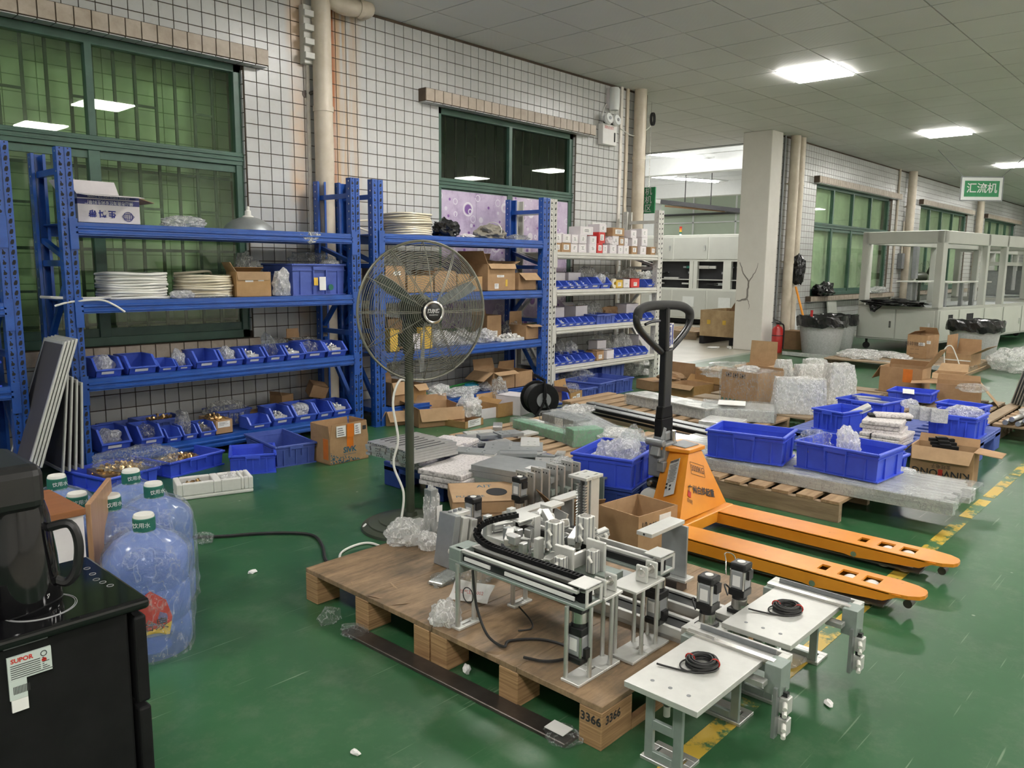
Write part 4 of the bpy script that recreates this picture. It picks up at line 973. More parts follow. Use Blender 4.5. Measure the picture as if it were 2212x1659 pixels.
t = thing('foam_tray', 'white foam tray with brass fittings on the floor by the left rack', 'tray', loc, rz)
MB().plate(-w/2, w/2, 0, .17, .02, h, [(-w/2+.03, -.01, .03, .14), (.03, w*.34, .03, .14), (w*.38, w/2-.025, .03, .14)]).bx(-w/2, w/2, 0, .17, 0, .02).build('foam_body', 'foam', t, bevel=.006, seg=2)
ca, sa = math.cos(rz), math.sin(rz)
heap('brass fittings in the left pocket of the foam tray', loc+Vector((-.10*ca-.085*sa, -.10*sa+.085*ca, .02)), .13, .08, .07, 'brass', 50, .022, 64, rz)
bag('bag of small fittings in the right pocket of the foam tray', loc+Vector((.08*ca-.085*sa, .08*sa+.085*ca, .025)), (.065, .045, .07), 65, 'film_white')
# SIVK carton
loc, rz, w, h = fit((714, 1006), (796, 989), 0, (714, 951))
t = carton('tall brown SIVK carton with orange tape at the right end of the left rack', loc, rz, w, .215, h, {'f': (2, .092), 'b': (3, .085), 'l': (4, .085), 'r': (-2, .09)}, 'kraft', tape=((-.02, .03, h*.55, h, 'f'), (.02, .075, .03, h, 'l')), papers=())
MB().bx(-.021, .031, -.006, -.004, h, h+.085).build('tape', 'tape', t)
for a, b in ((-.10, -.03), (.035, .085)): 
    p = MB().bx(a, b, -.006, -.004, h+.01, h+.08).build('shipping_label', 'paper', t); q = MB()
    for k in range(4): q.bx(a+.008, b-.012-.004*k, -.0066, -.006, h+.02+k*.014, h+.024+k*.014)
    q.build('print', 'ink', p)
MB().bx(.10, .125, -.0062, -.0045, h+.035, h+.06).build('printed_mark', 'ink', t)
txt('SIVK', .05, 'ink_teal', t, (.0, -.0022, h*.50), (R(90), 0, 0), bold=.0012); txt('Smart Pneumatic', .014, 'ink_teal', t, (0, -.0022, h*.33), (R(90), 0, 0))
mb = MB(); rnd = random.Random(9)
for k in range(60):
    u = rnd.random()**2; z = .004+u*h*.42; x = -w/2+.004+rnd.random()*(w*.75)*(1-u*.95); s = .006*(1-u*.4); mb.prism([(x, z), (x+s, z+s*.6), (x, z+s*1.6), (x-s, z+s*.6)], -.0018, -.0003, 'y')
mb.build('printed_pattern', 'ink_teal', t)
# ================================================================ MIDDLE BLUE RACK
za, zb, zc, zd = LV2
p = PY(880, 503, 5.08); ringcoil('cream hose coil on top of the middle blue rack', (p.x, 5.08, za), .19, .0095, 10, 4, 'hose_cream', seed=8, tail=[(-.12, .12, .03), (-.22, .05, .06), (-.32, .04, .02), (-.42, .12, .06), (-.40, .18, .10), (-.22, .16, .12)])
p = PY(968, 507, 4.98); blob((p.x, 5.0, za), (.12, .10, .13), 71, 'bag_black', 'plastic_bag', 'crumpled black plastic bag on top of the middle blue rack', 'bag', 4, spike=.5)
p = PY(1062, 512, 5.0)
M['grey_cloth'] = plain('grey_cloth', (0.23, 0.21, 0.17), 0.85, var=.2)
t = thing('tied_bundle', 'tied grey cloth bundle on top of the middle blue rack', 'bundle', (p.x, 5.02, za))
blob((0, 0, 0), (.16, .11, .12), 73, 'grey_cloth', 'sack', '', '', 4, parent=t); MB().tube([(.03+.002*math.cos(a), .115*math.cos(a), .075+.075*math.sin(a)) for a in np.linspace(0, 2*PI, 21)[:-1]], .004, 5, closed=True).build('string', 'hose', t)
p = PY(1120, 512, 4.95); bag('flat grey film bag beside the tied cloth bundle', (p.x, 4.97, za), (.14, .07, .05), 74, 'film_grey')
p = PY(1010, 508, 4.9); bag('small crumpled paper scrap between the bag and the bundle', (p.x, 4.9, za), (.08, .03, .03), 75, 'newsprint', name='paper_scrap', cat='paper')
def shelfbox(label, a, b, y, z, top, d, Y=4.89, **k):
    loc, rz, w, h = fitY(a, b, z, Y, top, y); return carton(label, loc, k.pop('rz', 0), w*.98, d, h, **k)
shelfbox('brown carton with striped label behind the fan, leftmost on the second shelf', 833, 876, 628, zb, 573, .30, papers=((-.02, .05, .14, .17, 'f'),), open_=False)
shelfbox('low brown carton behind the fan hub, second shelf of the middle rack', 880, 936, 628, zb, 594, .28, open_=False, mat='kraft_shiny')
shelfbox('wide brown carton behind the fan, third on the second shelf', 939, 986, 628, zb, 584, .3, open_=False, mat='kraft')
shelfbox('narrow brown carton with torn flap, fourth on the second shelf', 988, 1014, 628, zb, 592, .3, flaps={'b': (10, .05)}, mat='kraft_shiny')
shelfbox('small brown carton at the right rim of the fan, second shelf', 1016, 1042, 628, zb, 596, .2, open_=False, mat='kraft_shiny')
t = shelfbox('big torn brown carton with yellow warning label, middle rack', 1053, 1113, 627, zb, 570, .34, flaps={'l': (25, .12), 'b': (-20, .10), 'f': (150, .05), 'r': (70, .08)}, mat='kraft', papers=((-.09, -.04, .02, .065, 'f'), (-.06, .03, .12, .14, 'f')))
MB().bx(.05, .075, -.002, 0, .04, .10).build('warning_label', 'yellow_board', t)
bag('torn paper stuffing in the big torn carton', (t.location.x, 5.05, zb+.20), (.13, .10, .06), 76, 'kraft_dark', name='paper_stuffing', cat='paper')
shelfbox('open brown carton with a hanging front flap at the right post', 1120, 1158, 624, zb, 590, .3, flaps={'f': (130, .10), 'b': (15, .10)}, mat='kraft')
# third shelf
shelfbox('brown carton in the shade behind the fan, third shelf of the middle rack', 838, 876, 745, zc, 690, .3, Y=5.0, flaps={'b': (30, .08)}, mat='kraft_dark')
shelfbox('yellow box behind the lower left of the fan', 843, 863, 752, zc, 712, .12, open_=False, mat='yellow_board', name='small_box')
shelfbox('orange-yellow box behind the fan below its hub', 910, 934, 748, zc, 706, .12, open_=False, mat='yellow_board', name='small_box')
shelfbox('white box between the two yellow boxes behind the fan', 893, 908, 750, zc, 722, .12, open_=False, mat='white_board', name='small_box')
for i, (px, s, lab) in enumerate(((955, (.12, .10, .13), 'left bag of white parts behind the fan, third shelf'), (1000, (.13, .10, .12), 'middle bag of white parts behind the fan, third shelf'), (1045, (.10, .09, .12), 'bag of white parts at the right rim of the fan'))):
    p = PY(px, 745, 4.98); bag(lab, (p.x, 5.0, zc), s, 80+i, 'film_white', sub=4)
p = PY(1100, 735, 4.95); heap('heap of silver parts on the third shelf of the middle rack', (p.x, 4.97, zc), .30, .14, .06, 'fit_white', 90, .03, 84)
shelfbox('open brown carton with shipping label on the third shelf', 1052, 1083, 722, zc, 682, .2, Y=5.03, flaps={'b': (5, .05)}, papers=((-.03, .04, .02, .09, 'f'),))
p = PY(1112, 715, 5.1); bag('grey film bag behind the silver parts', (p.x, 5.15, zc), (.13, .09, .16), 85, 'film_grey')
shelfbox('open brown carton with front flap at the right end, third shelf', 1136, 1164, 730, zc, 703, .22, flaps={'f': (105, .06), 'b': (0, .12)}, papers=())
# bottom shelf
shelfbox('open brown carton with hanging flap behind the fan pole', 846, 884, 864, zd, 828, .22, flaps={'f': (165, .10), 'b': (20, .06)})
shelfbox('reddish brown carton with flap right of the fan pole', 893, 921, 862, zd, 832, .22, flaps={'f': (130, .07), 'b': (-80, .1)}, mat='kraft_shiny')
M['green_rod'] = plain('green_plastic_strip', (0.06, 0.42, 0.10), 0.4); M['teal_film'] = plain('teal_film', (0.02, 0.25, 0.38), 0.4)
a = PY(930, 845, 4.98); b = PY(1040, 812, 5.1)
for k in range(3): tag(MB().bar((a.x, 4.98+k*.035, zd+.03+k*.004), (b.x, 5.08+k*.035, zd+.05+k*.01), .018, .008).build('plastic_strip', 'green_rod' if k else 'hose'), ('white strip in front of the green strips, bottom shelf', 'front green plastic strip on the bottom shelf', 'back green plastic strip on the bottom shelf')[k], 'strip')
p = PY(1000, 850, 4.92); bag('crumpled white film on the bottom shelf of the middle rack', (p.x, 4.93, zd), (.19, .08, .07), 86, 'film_white', sub=4)
p = PY(1022, 832, 5.0); bag('teal film scrap behind the white film on the bottom shelf', (p.x, 5.05, zd), (.10, .06, .07), 87, 'teal_film')
p = PY(1060, 838, 4.95); bag('clear bag at the right of the teal film', (p.x, 4.98, zd), (.10, .07, .07), 88, 'film_white')
shelfbox('open brown carton with two flaps out, bottom shelf of the middle rack', 1066, 1112, 838, zd, 806, .26, flaps={'l': (120, .14), 'f': (110, .07), 'b': (15, .1)})
shelfbox('open brown carton by the right post, bottom shelf of the middle rack', 1113, 1150, 834, zd, 804, .24, flaps={'r': (140, .12), 'b': (-10, .08)})

# ---------------------------------------------------------------- floor in front of the middle rack
def fbox(label, A, B, top, d, z=0., **k):
    loc, rz, w, h = fit(A, B, z, top); return carton(label, loc, rz, w, d, h, **k), loc, rz, w, h
fbox('large open brown carton on the floor behind the fan pole', (905, 925), (1004, 916), (905, 885), .36, flaps={'f': (165, .10), 'b': (10, .05), 'l': (60, .05)})
fbox('brown carton with a big drooping flap left of the fan pole', (835, 921), (880, 917), (835, 890), .30, flaps={'f': (150, .09), 'l': (150, .08), 'b': (0, .1)})
p = G(960, 905); bag('clear film bag poking out of the large open carton', (p.x+.08, p.y+.15, .17), (.10, .08, .08), 90, 'film_white', spike=.4)
p = G(1022, 915); fbox('low white-sided carton full of film bags on the floor', (1005, 927), (1044, 917), (1005, 912), .22, mat='kraft_shiny', papers=((-.08, .08, .005, .06, 'f'),))
bag('bag of white parts bulging from the low carton', (p.x+.02, p.y+.06, .05), (.10, .09, .17), 91, 'film_white', sub=4)
fbox('white box behind the low carton, under the middle rack', (1040, 907), (1072, 902), (1040, 884), .2, mat='white_board', flaps={'b': (30, .05), 'l': (90, .05)})
fbox('open brown carton under the middle rack near the cable reel', (1076, 903), (1124, 894), (1076, 873), .26, mat='kraft_shiny', flaps={'l': (-60, .06), 'b': (20, .05)})
p = G(1096, 890); bag('clear bag standing in the carton near the cable reel', (p.x, p.y+.1, .06), (.07, .07, .20), 92, 'film_grey', spike=.3)
t, loc, rz, w, h = fbox('white KEYENCE box beside the black cable reel', (1124, 899), (1152, 890), (1124, 858), .24, mat='white_board', open_=False, name='labelled_box')
txt('EYENCE', h*.22, 'ink', t, (.03, -.0022, h*.74), (R(90), 0, 0), bold=.001, sx=.8); txt('K', h*.22, 'ink_red', t, (-w*.36, -.0022, h*.74), (R(90), 0, 0), bold=.001)
# cable reel
q = G(1165, 903)
t = thing('cable_reel', 'black cable reel on its stand before the middle rack', 'cable reel', (q.x, q.y, 0), R(-28))
for y0 in (-.09, .08): MB().lathe([(.03, 0), (.135, 0), (.14, .006), (.135, .012), (.03, .012)], 32, mat=Matrix.Translation((0, y0, .165)) @ Matrix.Rotation(R(-90), 4, 'X')).build('flange', 'black_matt', t, smooth=True)
mb = MB()
for k in range(9): mb.tube([(.108*math.cos(a), -.07+k*.0175, .165+.108*math.sin(a)) for a in np.linspace(0, 2*PI, 29)[:-1]], .0095, 6, closed=True)
mb.build('wound_cable', 'cord', t, smooth=True); MB().cyl((0, -.1, .165), (0, -.094, .165), .062, n=24).build('hub_plate', 'gunmetal', t); MB().cyl((0, -.13, .165), (0, .1, .165), .012).build('axle', 'black_matt', t)
for s in (-1, 1):
    MB().tube(curve_pts([(s*.10, -.115, 0), (0, -.115, .165), (0, -.115, .30), (0, -.10, .335)], 4), .010, 6).build('stand', 'black_matt', t, smooth=True)
MB().tube([(0, -.11, .33), (0, .12, .345)], .013, 8).build('carry_handle', 'black_matt', t)

# ================================================================ WHITE RACK
za, zb, zc, zd = LV3
grp = 'small part boxes on the white rack'
rows = [[(175, 288, 'b', .085), (295, 472, 'b', .09), (474, 600, 'w', .085), (620, 765, 'w', .088), (800, 935, 'w', .085), (948, 1052, 'r', .1), (1058, 1145, 'w', .085), (1185, 1312, 'w', .09), (1336, 1430, 'w', .085), (1432, 1532, 'w', .085), (1590, 1698, 'b', .085), (1750, 1862, 'w', .092), (1938, 2028, 'b', .085)],
        [(182, 300, 'w', .09), (312, 466, 'w', .082), (474, 600, 'w', .085), (620, 755, 'w', .088), (806, 940, 'w', .082), (975, 1095, 'r', .11), (1238, 1352, 'w', .09), (1356, 1446, 'b', .086), (1456, 1518, 'w', .08), (1585, 1690, 'w', .085), (1762, 1868, 'w', .092)],
        [(640, 880, 'w', .08), (985, 1115, 'w', .08), (1225, 1450, 'b', .085), (1560, 1665, 'w', .082), (1752, 1866, 'w', .09)]]
wr = {'w': ('white_board', 'white'), 'b': ('kraft', 'brown'), 'r': ('red_board', 'red')}; tops = {}
rnd = random.Random(12)
rowname = ['bottom row', 'middle row', 'top row']
for k, rw in enumerate(rows):
    cnt = 0
    for a, b, c, h in rw:
        xa = PY(1180+a*.1175, 541, 4.87).x; xb = PY(1180+b*.1175, 541, 4.87).x; cx = (xa+xb)/2
        zz = za
        if k: # rests on the boxes below
            below = [t_ for (u0, u1, t_) in tops[k-1] if u0 < xb-.01 and u1 > xa+.01]
            zz = max(below) if below else za
            if k == 2 and not below: zz = max(t_ for _, _, t_ in tops[0])+.08
        tops.setdefault(k, []).append((xa, xb, zz+h)); mt, cn = wr[c]
        tilt = rnd.uniform(-.05, .05) if k else rnd.uniform(-.02, .02)
        pos = ORD[cnt] if cnt < 6 else ORDR[len(rw)-1-cnt]; cnt += 1
        o = thing('small_box', '%s parts box, %s in the %s on the white rack' % (cn, pos, rowname[k]), 'box', (cx, 4.875+rnd.uniform(0, .012), zz+.0005), tilt*.6, grp)
        w = (xb-xa)*.96; MB().bx(-w/2, w/2, 0, .15, 0, h).build('body', mt, o, bevel=.002)
        MB().bx(-w*.28, w*.30, -.001, 0, h*.25, h*.8).build('label', 'paper', o)
        mb = MB()
        for q in range(3): mb.bx(-w*.2+rnd.uniform(0, .01), w*.2-rnd.uniform(0, .015), -.0014, -.001, h*(.35+q*.14), h*(.40+q*.14))
        mb.build('print', 'ink', o)
p = PY(1320, 525, 4.9); bag('pale pink roll among the small boxes on the white rack', (p.x, 4.93, za+.09), (.06, .06, .08), 94, 'white_board', name='wrapped_roll', cat='roll')
pz = PY(1294, 483, W-.012); t = thing('wall_notice', 'white paper notice on the tiles behind the small boxes', 'notice', (pz.x, W-.012, pz.z-.06)); MB().bx(-.12, .12, 0, .004, -.07, .07).build('sheet', 'paper', t)
txt('物料标识表', .035, 'ink', t, (0, -.002, .02), (R(90), 0, 0)); txt('— — — —', .03, 'ink', t, (0, -.002, -.035), (R(90), 0, 0))
def binrow(px0, px1, n, y, z, Y, h, d, where, grp, rv=False):
    a = PY(px0, y, Y).x; b = PY(px1, y, Y).x; w = (b-a)/n; out = []
    for i in range(n):
        out.append(pbin('small blue bin, %s of %s' % (ORD[i], where), (a+(i+.5)*w, Y, z), w*.95, d, h, grp))
    return out
GW = 'blue picking bins on the white rack'
b = binrow(1198, 1276, 5, 625, zb, 4.87, .078, .16, 'the left bins, white rack second shelf', GW)
b2 = binrow(1276, 1321, 2, 622, zb, 4.87, .11, .2, 'the two bigger bins, white rack second shelf', GW)
for i, bb in enumerate(b[2:]): heap('pale fittings in the %s small bin, white rack second shelf' % ORD[i+2], bb.location+Vector((0, .08, .02)), .09, .09, .05, 'fit_white', 25, .016, 130+i)
bag('clear bag in the bigger bin on the white rack', b2[1].location+Vector((0, .1, .04)), (.07, .07, .11), 95, 'film_white')
for lab, a, bb, y0, mt, hh in (('long white box lying on the left bins, second white shelf', 1200, 1236, 610, 'white_board', .10), ('white box pair on the bins, second white shelf', 1240, 1269, 610, 'white_board', .09)):
    xa, xb = PY(a, 610, 4.95).x, PY(bb, 610, 4.95).x; carton(lab, ((xa+xb)/2, 5.03, zb), 0, (xb-xa)*.9, .15, .165, None, mt, open_=False)
pt = PY(1326, 615, 4.90); t = thing('tape_roll', 'pale tape roll standing on the second shelf of the white rack', 'tape roll', (pt.x, 4.90, zb+.05)); MB().lathe([(.02, -.015), (.05, -.015), (.05, .015), (.02, .015), (.02, -.015)], 24, mat=Matrix.Rotation(R(90), 4, 'X')).build('roll', 'hose_cream', t, smooth=True)
for a, bb, top, mt, lab in ((1331, 1345, 604, 'yellow_board', 'yellow parts box on the second shelf of the white rack'), (1347, 1360, 602, 'white_board', 'white and blue parts box beside the yellow box'), (1363, 1381, 601, 'red_board', 'red parts box on the second shelf of the white rack')):
    shelfbox(lab, a, bb, 618, zb, top, .12, Y=4.88, open_=False, mat=mt, papers=((-.03, .03, .02, .06, 'f'),), name='small_box')
for px, s, sz, lab in ((1262, 96, (.20, .08, .20), 'grey film bag at the back left of the second white shelf'), (1352, 97, (.22, .10, .19), 'big clear film bag behind the coloured boxes'), (1388, 98, (.13, .09, .17), 'clear film bag right of the red box'), (1300, 99, (.12, .08, .16), 'clear bag behind the bigger blue bins')):
    p = PY(px, 600, 5.15); bag(lab, (p.x, 5.12, zb), sz, s, 'film_grey' if s != 98 else 'film_white', sub=4)
p = PY(1403, 616, 4.9); pbin('lone blue bin at the right end of the second white shelf', (p.x, 4.88, zb), .15, .16, .085, GW)
b = binrow(1196, 1287, 6, 702, zc, 4.87, .078, .16, 'the left bins, white rack third shelf', GW)
heap('pale fittings in the second small bin, white rack third shelf', b[1].location+Vector((0, .08, .02)), .08, .08, .05, 'fit_white', 25, .016, 140)
loc, rz, w, h = fitY(1290, 1330, zc, 4.87, 680, 697); crate('shallow lilac-blue crate between the bins of the third white shelf', loc, 0, w, .3, h, 'blue_old')
b = binrow(1331, 1372, 3, 694, zc, 4.87, .08, .16, 'the middle bins, white rack third shelf', GW); b = binrow(1384, 1413, 2, 688, zc, 4.87, .08, .16, 'the right bins, white rack third shelf', GW)
for lab, a, bb, top, fl in (('small white box with a square mark on the third white shelf', 1201, 1225, 668, None), ('open white box on the third white shelf', 1250, 1275, 664, {'b': (60, .06)}), ('white box at the right of the third white shelf', 1359, 1384, 656, None)):
    xa, xb = PY(a, 690, 5.0).x, PY(bb, 690, 5.0).x; carton(lab, ((xa+xb)/2, 5.04, zc), 0, (xb-xa), .15, .185, fl, 'white_board', open_=bool(fl))
for px, s, lab in ((1245, 101, 'grey film bag behind the open white box'), (1275, 102, 'grey film bag in the middle of the third white shelf')):
    p = PY(px, 680, 5.2); bag(lab, (p.x, 5.17, zc), (.16, .05, .2), s, 'film_grey')
p = PY(1310, 670, 5.22); blob((p.x, 5.2, zc), (.2, .07, .15), 103, 'kraft_dark', 'paper_scrap', 'dark brown paper on the third white shelf', 'paper')
b = binrow(1194, 1286, 6, 782, zd, 4.87, .08, .16, 'the front bins, white rack fourth shelf', GW); heap('pale fittings in the third front bin, white rack fourth shelf', b[2].location+Vector((0, .08, .02)), .08, .08, .05, 'fit_white', 25, .016, 141)
binrow(1196, 1268, 4, 764, zd, 5.06, .085, .16, 'the back bins, white rack fourth shelf', GW); binrow(1328, 1400, 5, 768, zd, 4.87, .085, .16, 'the right bins, white rack fourth shelf', GW)
shelfbox('small brown box between the bins, fourth white shelf', 1289, 1304, 774, zd, 758, .14, Y=4.88, mat='kraft', open_=False, papers=((-.03, .03, .02, .06, 'f'),))
shelfbox('small white box beside the brown box, fourth white shelf', 1311, 1326, 770, zd, 756, .14, Y=4.88, mat='white_board', open_=False)
xa = PY(1306, 760, 5.02).x; carton('white box standing behind the small boxes, fourth white shelf', (xa, 5.06, zd), 0, .16, .12, .185, None, 'white_board', open_=False)
xa = PY(1395, 755, 5.05).x; carton('white box at the right end of the fourth white shelf', (xa, 5.08, zd), 0, .22, .15, .20, None, 'white_board', open_=False)
for px, s, sz, lab, mt in ((1212, 104, (.07, .06, .2), 'grey film roll at the left of the fourth white shelf', 'film_grey'), (1238, 105, (.09, .07, .17), 'clear bag on the left bins, fourth white shelf', 'film_white'), (1300, 106, (.2, .07, .22), 'grey film behind the white box, fourth white shelf', 'film_grey'), (1345, 107, (.16, .09, .22), 'clear bag behind the right bins, fourth white shelf', 'film_white')):
    p = PY(px, 750, 5.17); bag(lab, (p.x, 5.20, zd), sz, s, mt, sub=4)
# under the white rack
c1 = fcrate('blue crate nearest the cable reel under the white rack', (1256, 866), (1290, 861), (1256, 840), .42, 'blue_old')[0]
c2 = fcrate('middle blue crate under the white rack', (1295, 861), (1330, 852), (1295, 829), .44, 'blue_old')[0]
c3 = fcrate('right blue crate under the white rack', (1331, 851), (1368, 843), (1331, 821), .44, 'blue_old')[0]
for px, py, lab in ((1216, 848, 'back left blue crate under the white rack'), (1285, 822, 'second back blue crate under the white rack'), (1385, 824, 'back right blue crate under the white rack')):
    p = G(px, py+14); crate(lab, (p.x+.1, max(p.y, 4.85)+.12, 0), 0, .42, .34, .23, 'blue_old')
bag('clear film bag in the left crates under the white rack', G(1252, 850)+Vector((.1, .15, .10)), (.22, .16, .14), 108, 'film', sub=4)
q = G(1207, 884); pbin('small blue bin with fittings on the floor beside the cable reel', q+Vector((0, -.02, 0)), .19, .2, .13, GW, rz=R(-25)); heap('pale fittings in the bin beside the cable reel', q+Vector((.03, .08, .03)), .12, .1, .05, 'fit_white', 30, .018, 142)
t, loc, rz, w, h = fbox('torn brown carton with two labels next to the small floor bin', (1232, 879), (1257, 871), (1232, 850), .16, mat='kraft_shiny', flaps={'b': (10, .10), 'l': (40, .08)}, papers=((-.075, -.01, .01, .085, 'f'), (.005, .07, .02, .10, 'f')))
bag('clear film in the torn carton by the floor bin', loc+Vector((0.05, .10, .10)), (.08, .07, .09), 109, 'film')
fbox('closed brown carton at the right end of the white rack', (1374, 838), (1412, 846), (1374, 818), .3, mat='kraft', open_=False)
p = G(1395, 815); bag('clear film bags beside the right post of the white rack', (p.x+.1, p.y+.18, 0), (.24, .16, .30), 110, 'film_white', sub=4)
p = G(1385, 800); fbox('white flat box under the right end of the white rack', (1390, 812), (1420, 806), (1390, 795), .3, mat='white_board', open_=False)

# ================================================================ WALL FITTINGS
def pipe(label, x, r, z0=0., z1=CZ, y=W-.10, mat='pipe', clips=(.9, 2.3), nm='drain_pipe'):
    t = thing(nm, label, 'pipe', (x, y, z0)); MB().cyl((0, 0, 0), (0, 0, z1-z0), r, n=20).build('pipe_run', mat, t, smooth=True)
    for z in clips: MB().lathe([(r, -.02), (r+.006, -.02), (r+.006, .02), (r, .02)], 20, (0, 0, z-z0)).bx(-.01, .01, r, W-y-.008, z-z0-.01, z-z0+.01).build('pipe_clip', mat, t, smooth=True)
    return t
pipe('cream drain pipe between the left rack and the middle rack', 3.635, .072, clips=(2.42,))
pipe('cream drain pipe at the wall end by the white rack', 7.93, .072, clips=(2.5,))
t = thing('pipe_elbow', 'thick cream pipe elbow just under the ceiling above the rust stain', 'pipe', (3.80, W-.16, 3.20))
pts = curve_pts([(-.10, .05, .12), (-.09, .03, .03), (0, 0, -.01), (.12, -.02, 0), (.22, .0, .02), (.26, .13, .03)], 6)
MB().tube(pts, .062, 16).build('elbow', 'pipe', t, smooth=True); MB().lathe([(.062, -.02), (.069, -.02), (.069, .02), (.062, .02)], 20, mat=Matrix.Translation((.13, -.02, 0)) @ Matrix.Rotation(R(90), 4, 'Y')).build('collar', 'pipe', t, smooth=True)
p = PY(667, 260, W-.02); t = thing('cable_conduit', 'thin white cable duct left of the cream drain pipe', 'conduit', (p.x, W-.02, 1.3)); MB().bx(-.011, .011, -.008, .012, 0, 1.45).build('duct', 'conduit', t)
p = PY(662, 40, W-.05); t = thing('junction_box', 'white louvred metal box above the cable duct', 'junction box', (p.x+.01, W-.012, 2.74)); MB().bx(-.05, .05, -.06, .004, 0, .42).build('housing', 'white_steel', t, bevel=.003)
for k in range(4): MB().bx(-.065, .065, -.10, -.06, .03+k*.1, .075+k*.1).build('louvre', 'white_steel', t, bevel=.003)
p = PY(676, 140, W-.02); t = thing('pipe_stub', 'rusty pipe bracket stub left of the drain pipe', 'bracket', (3.55, W, 2.53)); MB().cyl((0, 0, 0), (.05, -.06, .02), .014, n=10).build('stub', 'steel_dark', t); MB().cyl((-.01, 0, 0), (-.01, -.012, 0), .028, n=12).build('flange', 'steel_dark', t)
for px, y0, y1, lab in ((1341, 195, 480, 'white cable duct right of the emergency light'), (1354, 200, 480, 'second cream conduit right of the emergency light')):
    a = PY(px, 300, W-.02); t = thing('cable_conduit', lab, 'conduit', (a.x, W-.02, 0)); MB().bx(-.022, .022, -.006, .012, .3, CZ).build('duct', 'conduit' if px == 1341 else 'pipe', t)
p = PY(1310, 290, W-.03); t = thing('emergency_light', 'white twin-head emergency light on the tiles right of the second window', 'lamp', (p.x, W-.009, p.z)); MB().bx(-.13, .13, -.07, 0, -.12, .10).build('battery_case', 'paper', t, bevel=.006, seg=2)
for s in (-1, 1):
    h_ = MB().lathe([(0, 0), (.055, .0), (.066, .025), (.05, .055), (0, .06)], 20, mat=Matrix.Translation((s*.075, -.12, .155)) @ Matrix.Rotation(R(90-12), 4, 'X') @ Matrix.Rotation(R(180), 4, 'X')).build('lamp_head', 'hall_white', t, smooth=True)
    MB().cyl((s*.06, -.03, .10), (s*.075, -.10, .15), .018, n=8).build('lamp_joint', 'black_matt', t); MB().lathe([(0, .0), (.018, 0), (.018, .004), (0, .004)], 12, mat=Matrix.Translation((s*.075, -.124, .155)) @ Matrix.Rotation(R(90), 4, 'X')).build('bulb', 'gunmetal', t)
txt('消防应急灯', .035, 'ink_red', t, (-.02, -.0715, .06), (R(90), 0, 0)); MB().bx(.075, .10, -.073, -.07, -.08, .02).build('switch', 'black', t)
p = PY(1321, 215, W-.03); t = thing('motion_sensor', 'white cylindrical alarm box above the emergency light', 'alarm', (p.x, W-.009, p.z)); MB().lathe([(0, -.12), (.05, -.12), (.06, -.09), (.06, .10), (.05, .12), (0, .12)], 20, (0, -.06, 0)).build('housing', 'hall_white', t, smooth=True); MB().bx(-.07, .07, -.03, 0, -.1, .11).build('base', 'white_board', t)
o = MB().tube(curve_pts([PY(1300, 250, W-.02), PY(1310, 225, W-.02), PY(1318, 240, W-.02)], 5), .005, 5).build('lamp_cable', 'hose', smooth=True); tag(o, 'thin white cable between alarm and emergency light', 'cable')
p = PX(1395, 262, 8.12); t = thing('cable_bundle', 'black cable coil hung on the drain pipe by the opening', 'cable', (8.0, W-.13, p.z)); mb = MB()
for k in range(3): mb.tube([(.03*k*.3, -.08-.012*k, 0)+Vector((0, 0, 0)) if False else (.05+.035*math.cos(a)+.004*k, -.05-.01*k, .07*math.sin(a)) for a in np.linspace(0, 2*PI, 17)[:-1]], .006, 5, closed=True)
mb.build('coil', 'cord', t); o = MB().tube(curve_pts([(-.35, .10, -.14), (-.15, .06, -.2), (0, -.02, -.12), (.05, -.05, -.05)], 5), .005, 5).build('tail', 'hose', t)
p = PX(1393, 433, 8.6); t = thing('hanging_sign', 'green sign with white Chinese characters half hidden by the drain pipe', 'sign', (8.62, p.y+.06, p.z)); MB().bx(-.01, .01, -.20, .20, -.16, .16).build('board', 'sign_green', t)
for k, s in enumerate(('焊板机', '汇流机', '剪机区')): txt(s, .105, 'white_ink', t, (-.012, .0, .105-.105*k), (R(90), 0, R(-90)))
MB().cyl((0, .1, .16), (0, .1, CZ-p.z), .004, n=5).build('hanger', 'steel', t); MB().cyl((0, -.1, .16), (0, -.1, CZ-p.z), .004, n=5).build('hanger', 'steel', t)
# tilting dark panels in white extrusions between the left racks
def frame_panel(label, base_px, top_px, ln, Y, hh=None):
    a = PY(*base_px, Y); a = Vector((a.x, Y, max(a.z, .008))); b = PY(*top_px, Y); d = (b-a); h = d.length
    t = thing('leaning_sheet', label, 'panel', a, 0, 'framed panels leaning between the racks', rot=(0, math.atan2(d.x, d.z), 0))
    MB().bx(-.004, .004, .012, ln-.012, .012, h-.012).build('sheet', 'board_dark', t)
    for y in (0, ln-.022): MB().bx(-.0062, .0062, y, y+.022, 0, h).build('frame_rail', 'alu_white', t, bevel=.003)
    for z in (0, h-.022): MB().bx(-.0062, .0062, .022, ln-.022, z, z+.022).build('frame_rail', 'alu_white', t, bevel=.003)
for k in range(4):
    frame_panel('tall leaning framed panel, %s of four tilted ones' % ORD[k], (62+k*9.0, 1020-k*3), (143+k*8, 738-k*2), .34, 4.62)
for k in range(4):
    frame_panel('short upright framed panel, %s of four beside the rack post' % ORD[k], (137+k*14, 1022-k*3), (147+k*10, 808+k*6), .30, 4.70)
for k, (px, py, w, lab) in enumerate(((20, 935, .25, 'blue crate at the left border behind the black kettle'), (8, 870, .3, 'upper blue crate at the left picture border'))):
    p = PY(px, py, 4.6)
    if k == 0: crate(lab, (p.x-.05, 4.55, .0), 0, w, .3, .2, 'blue_plastic')
    else: crate(lab, (p.x-.08, 4.88, .577), 0, w, .3, .14, 'blue_plastic')
V3 = lambda *a: Vector(a)
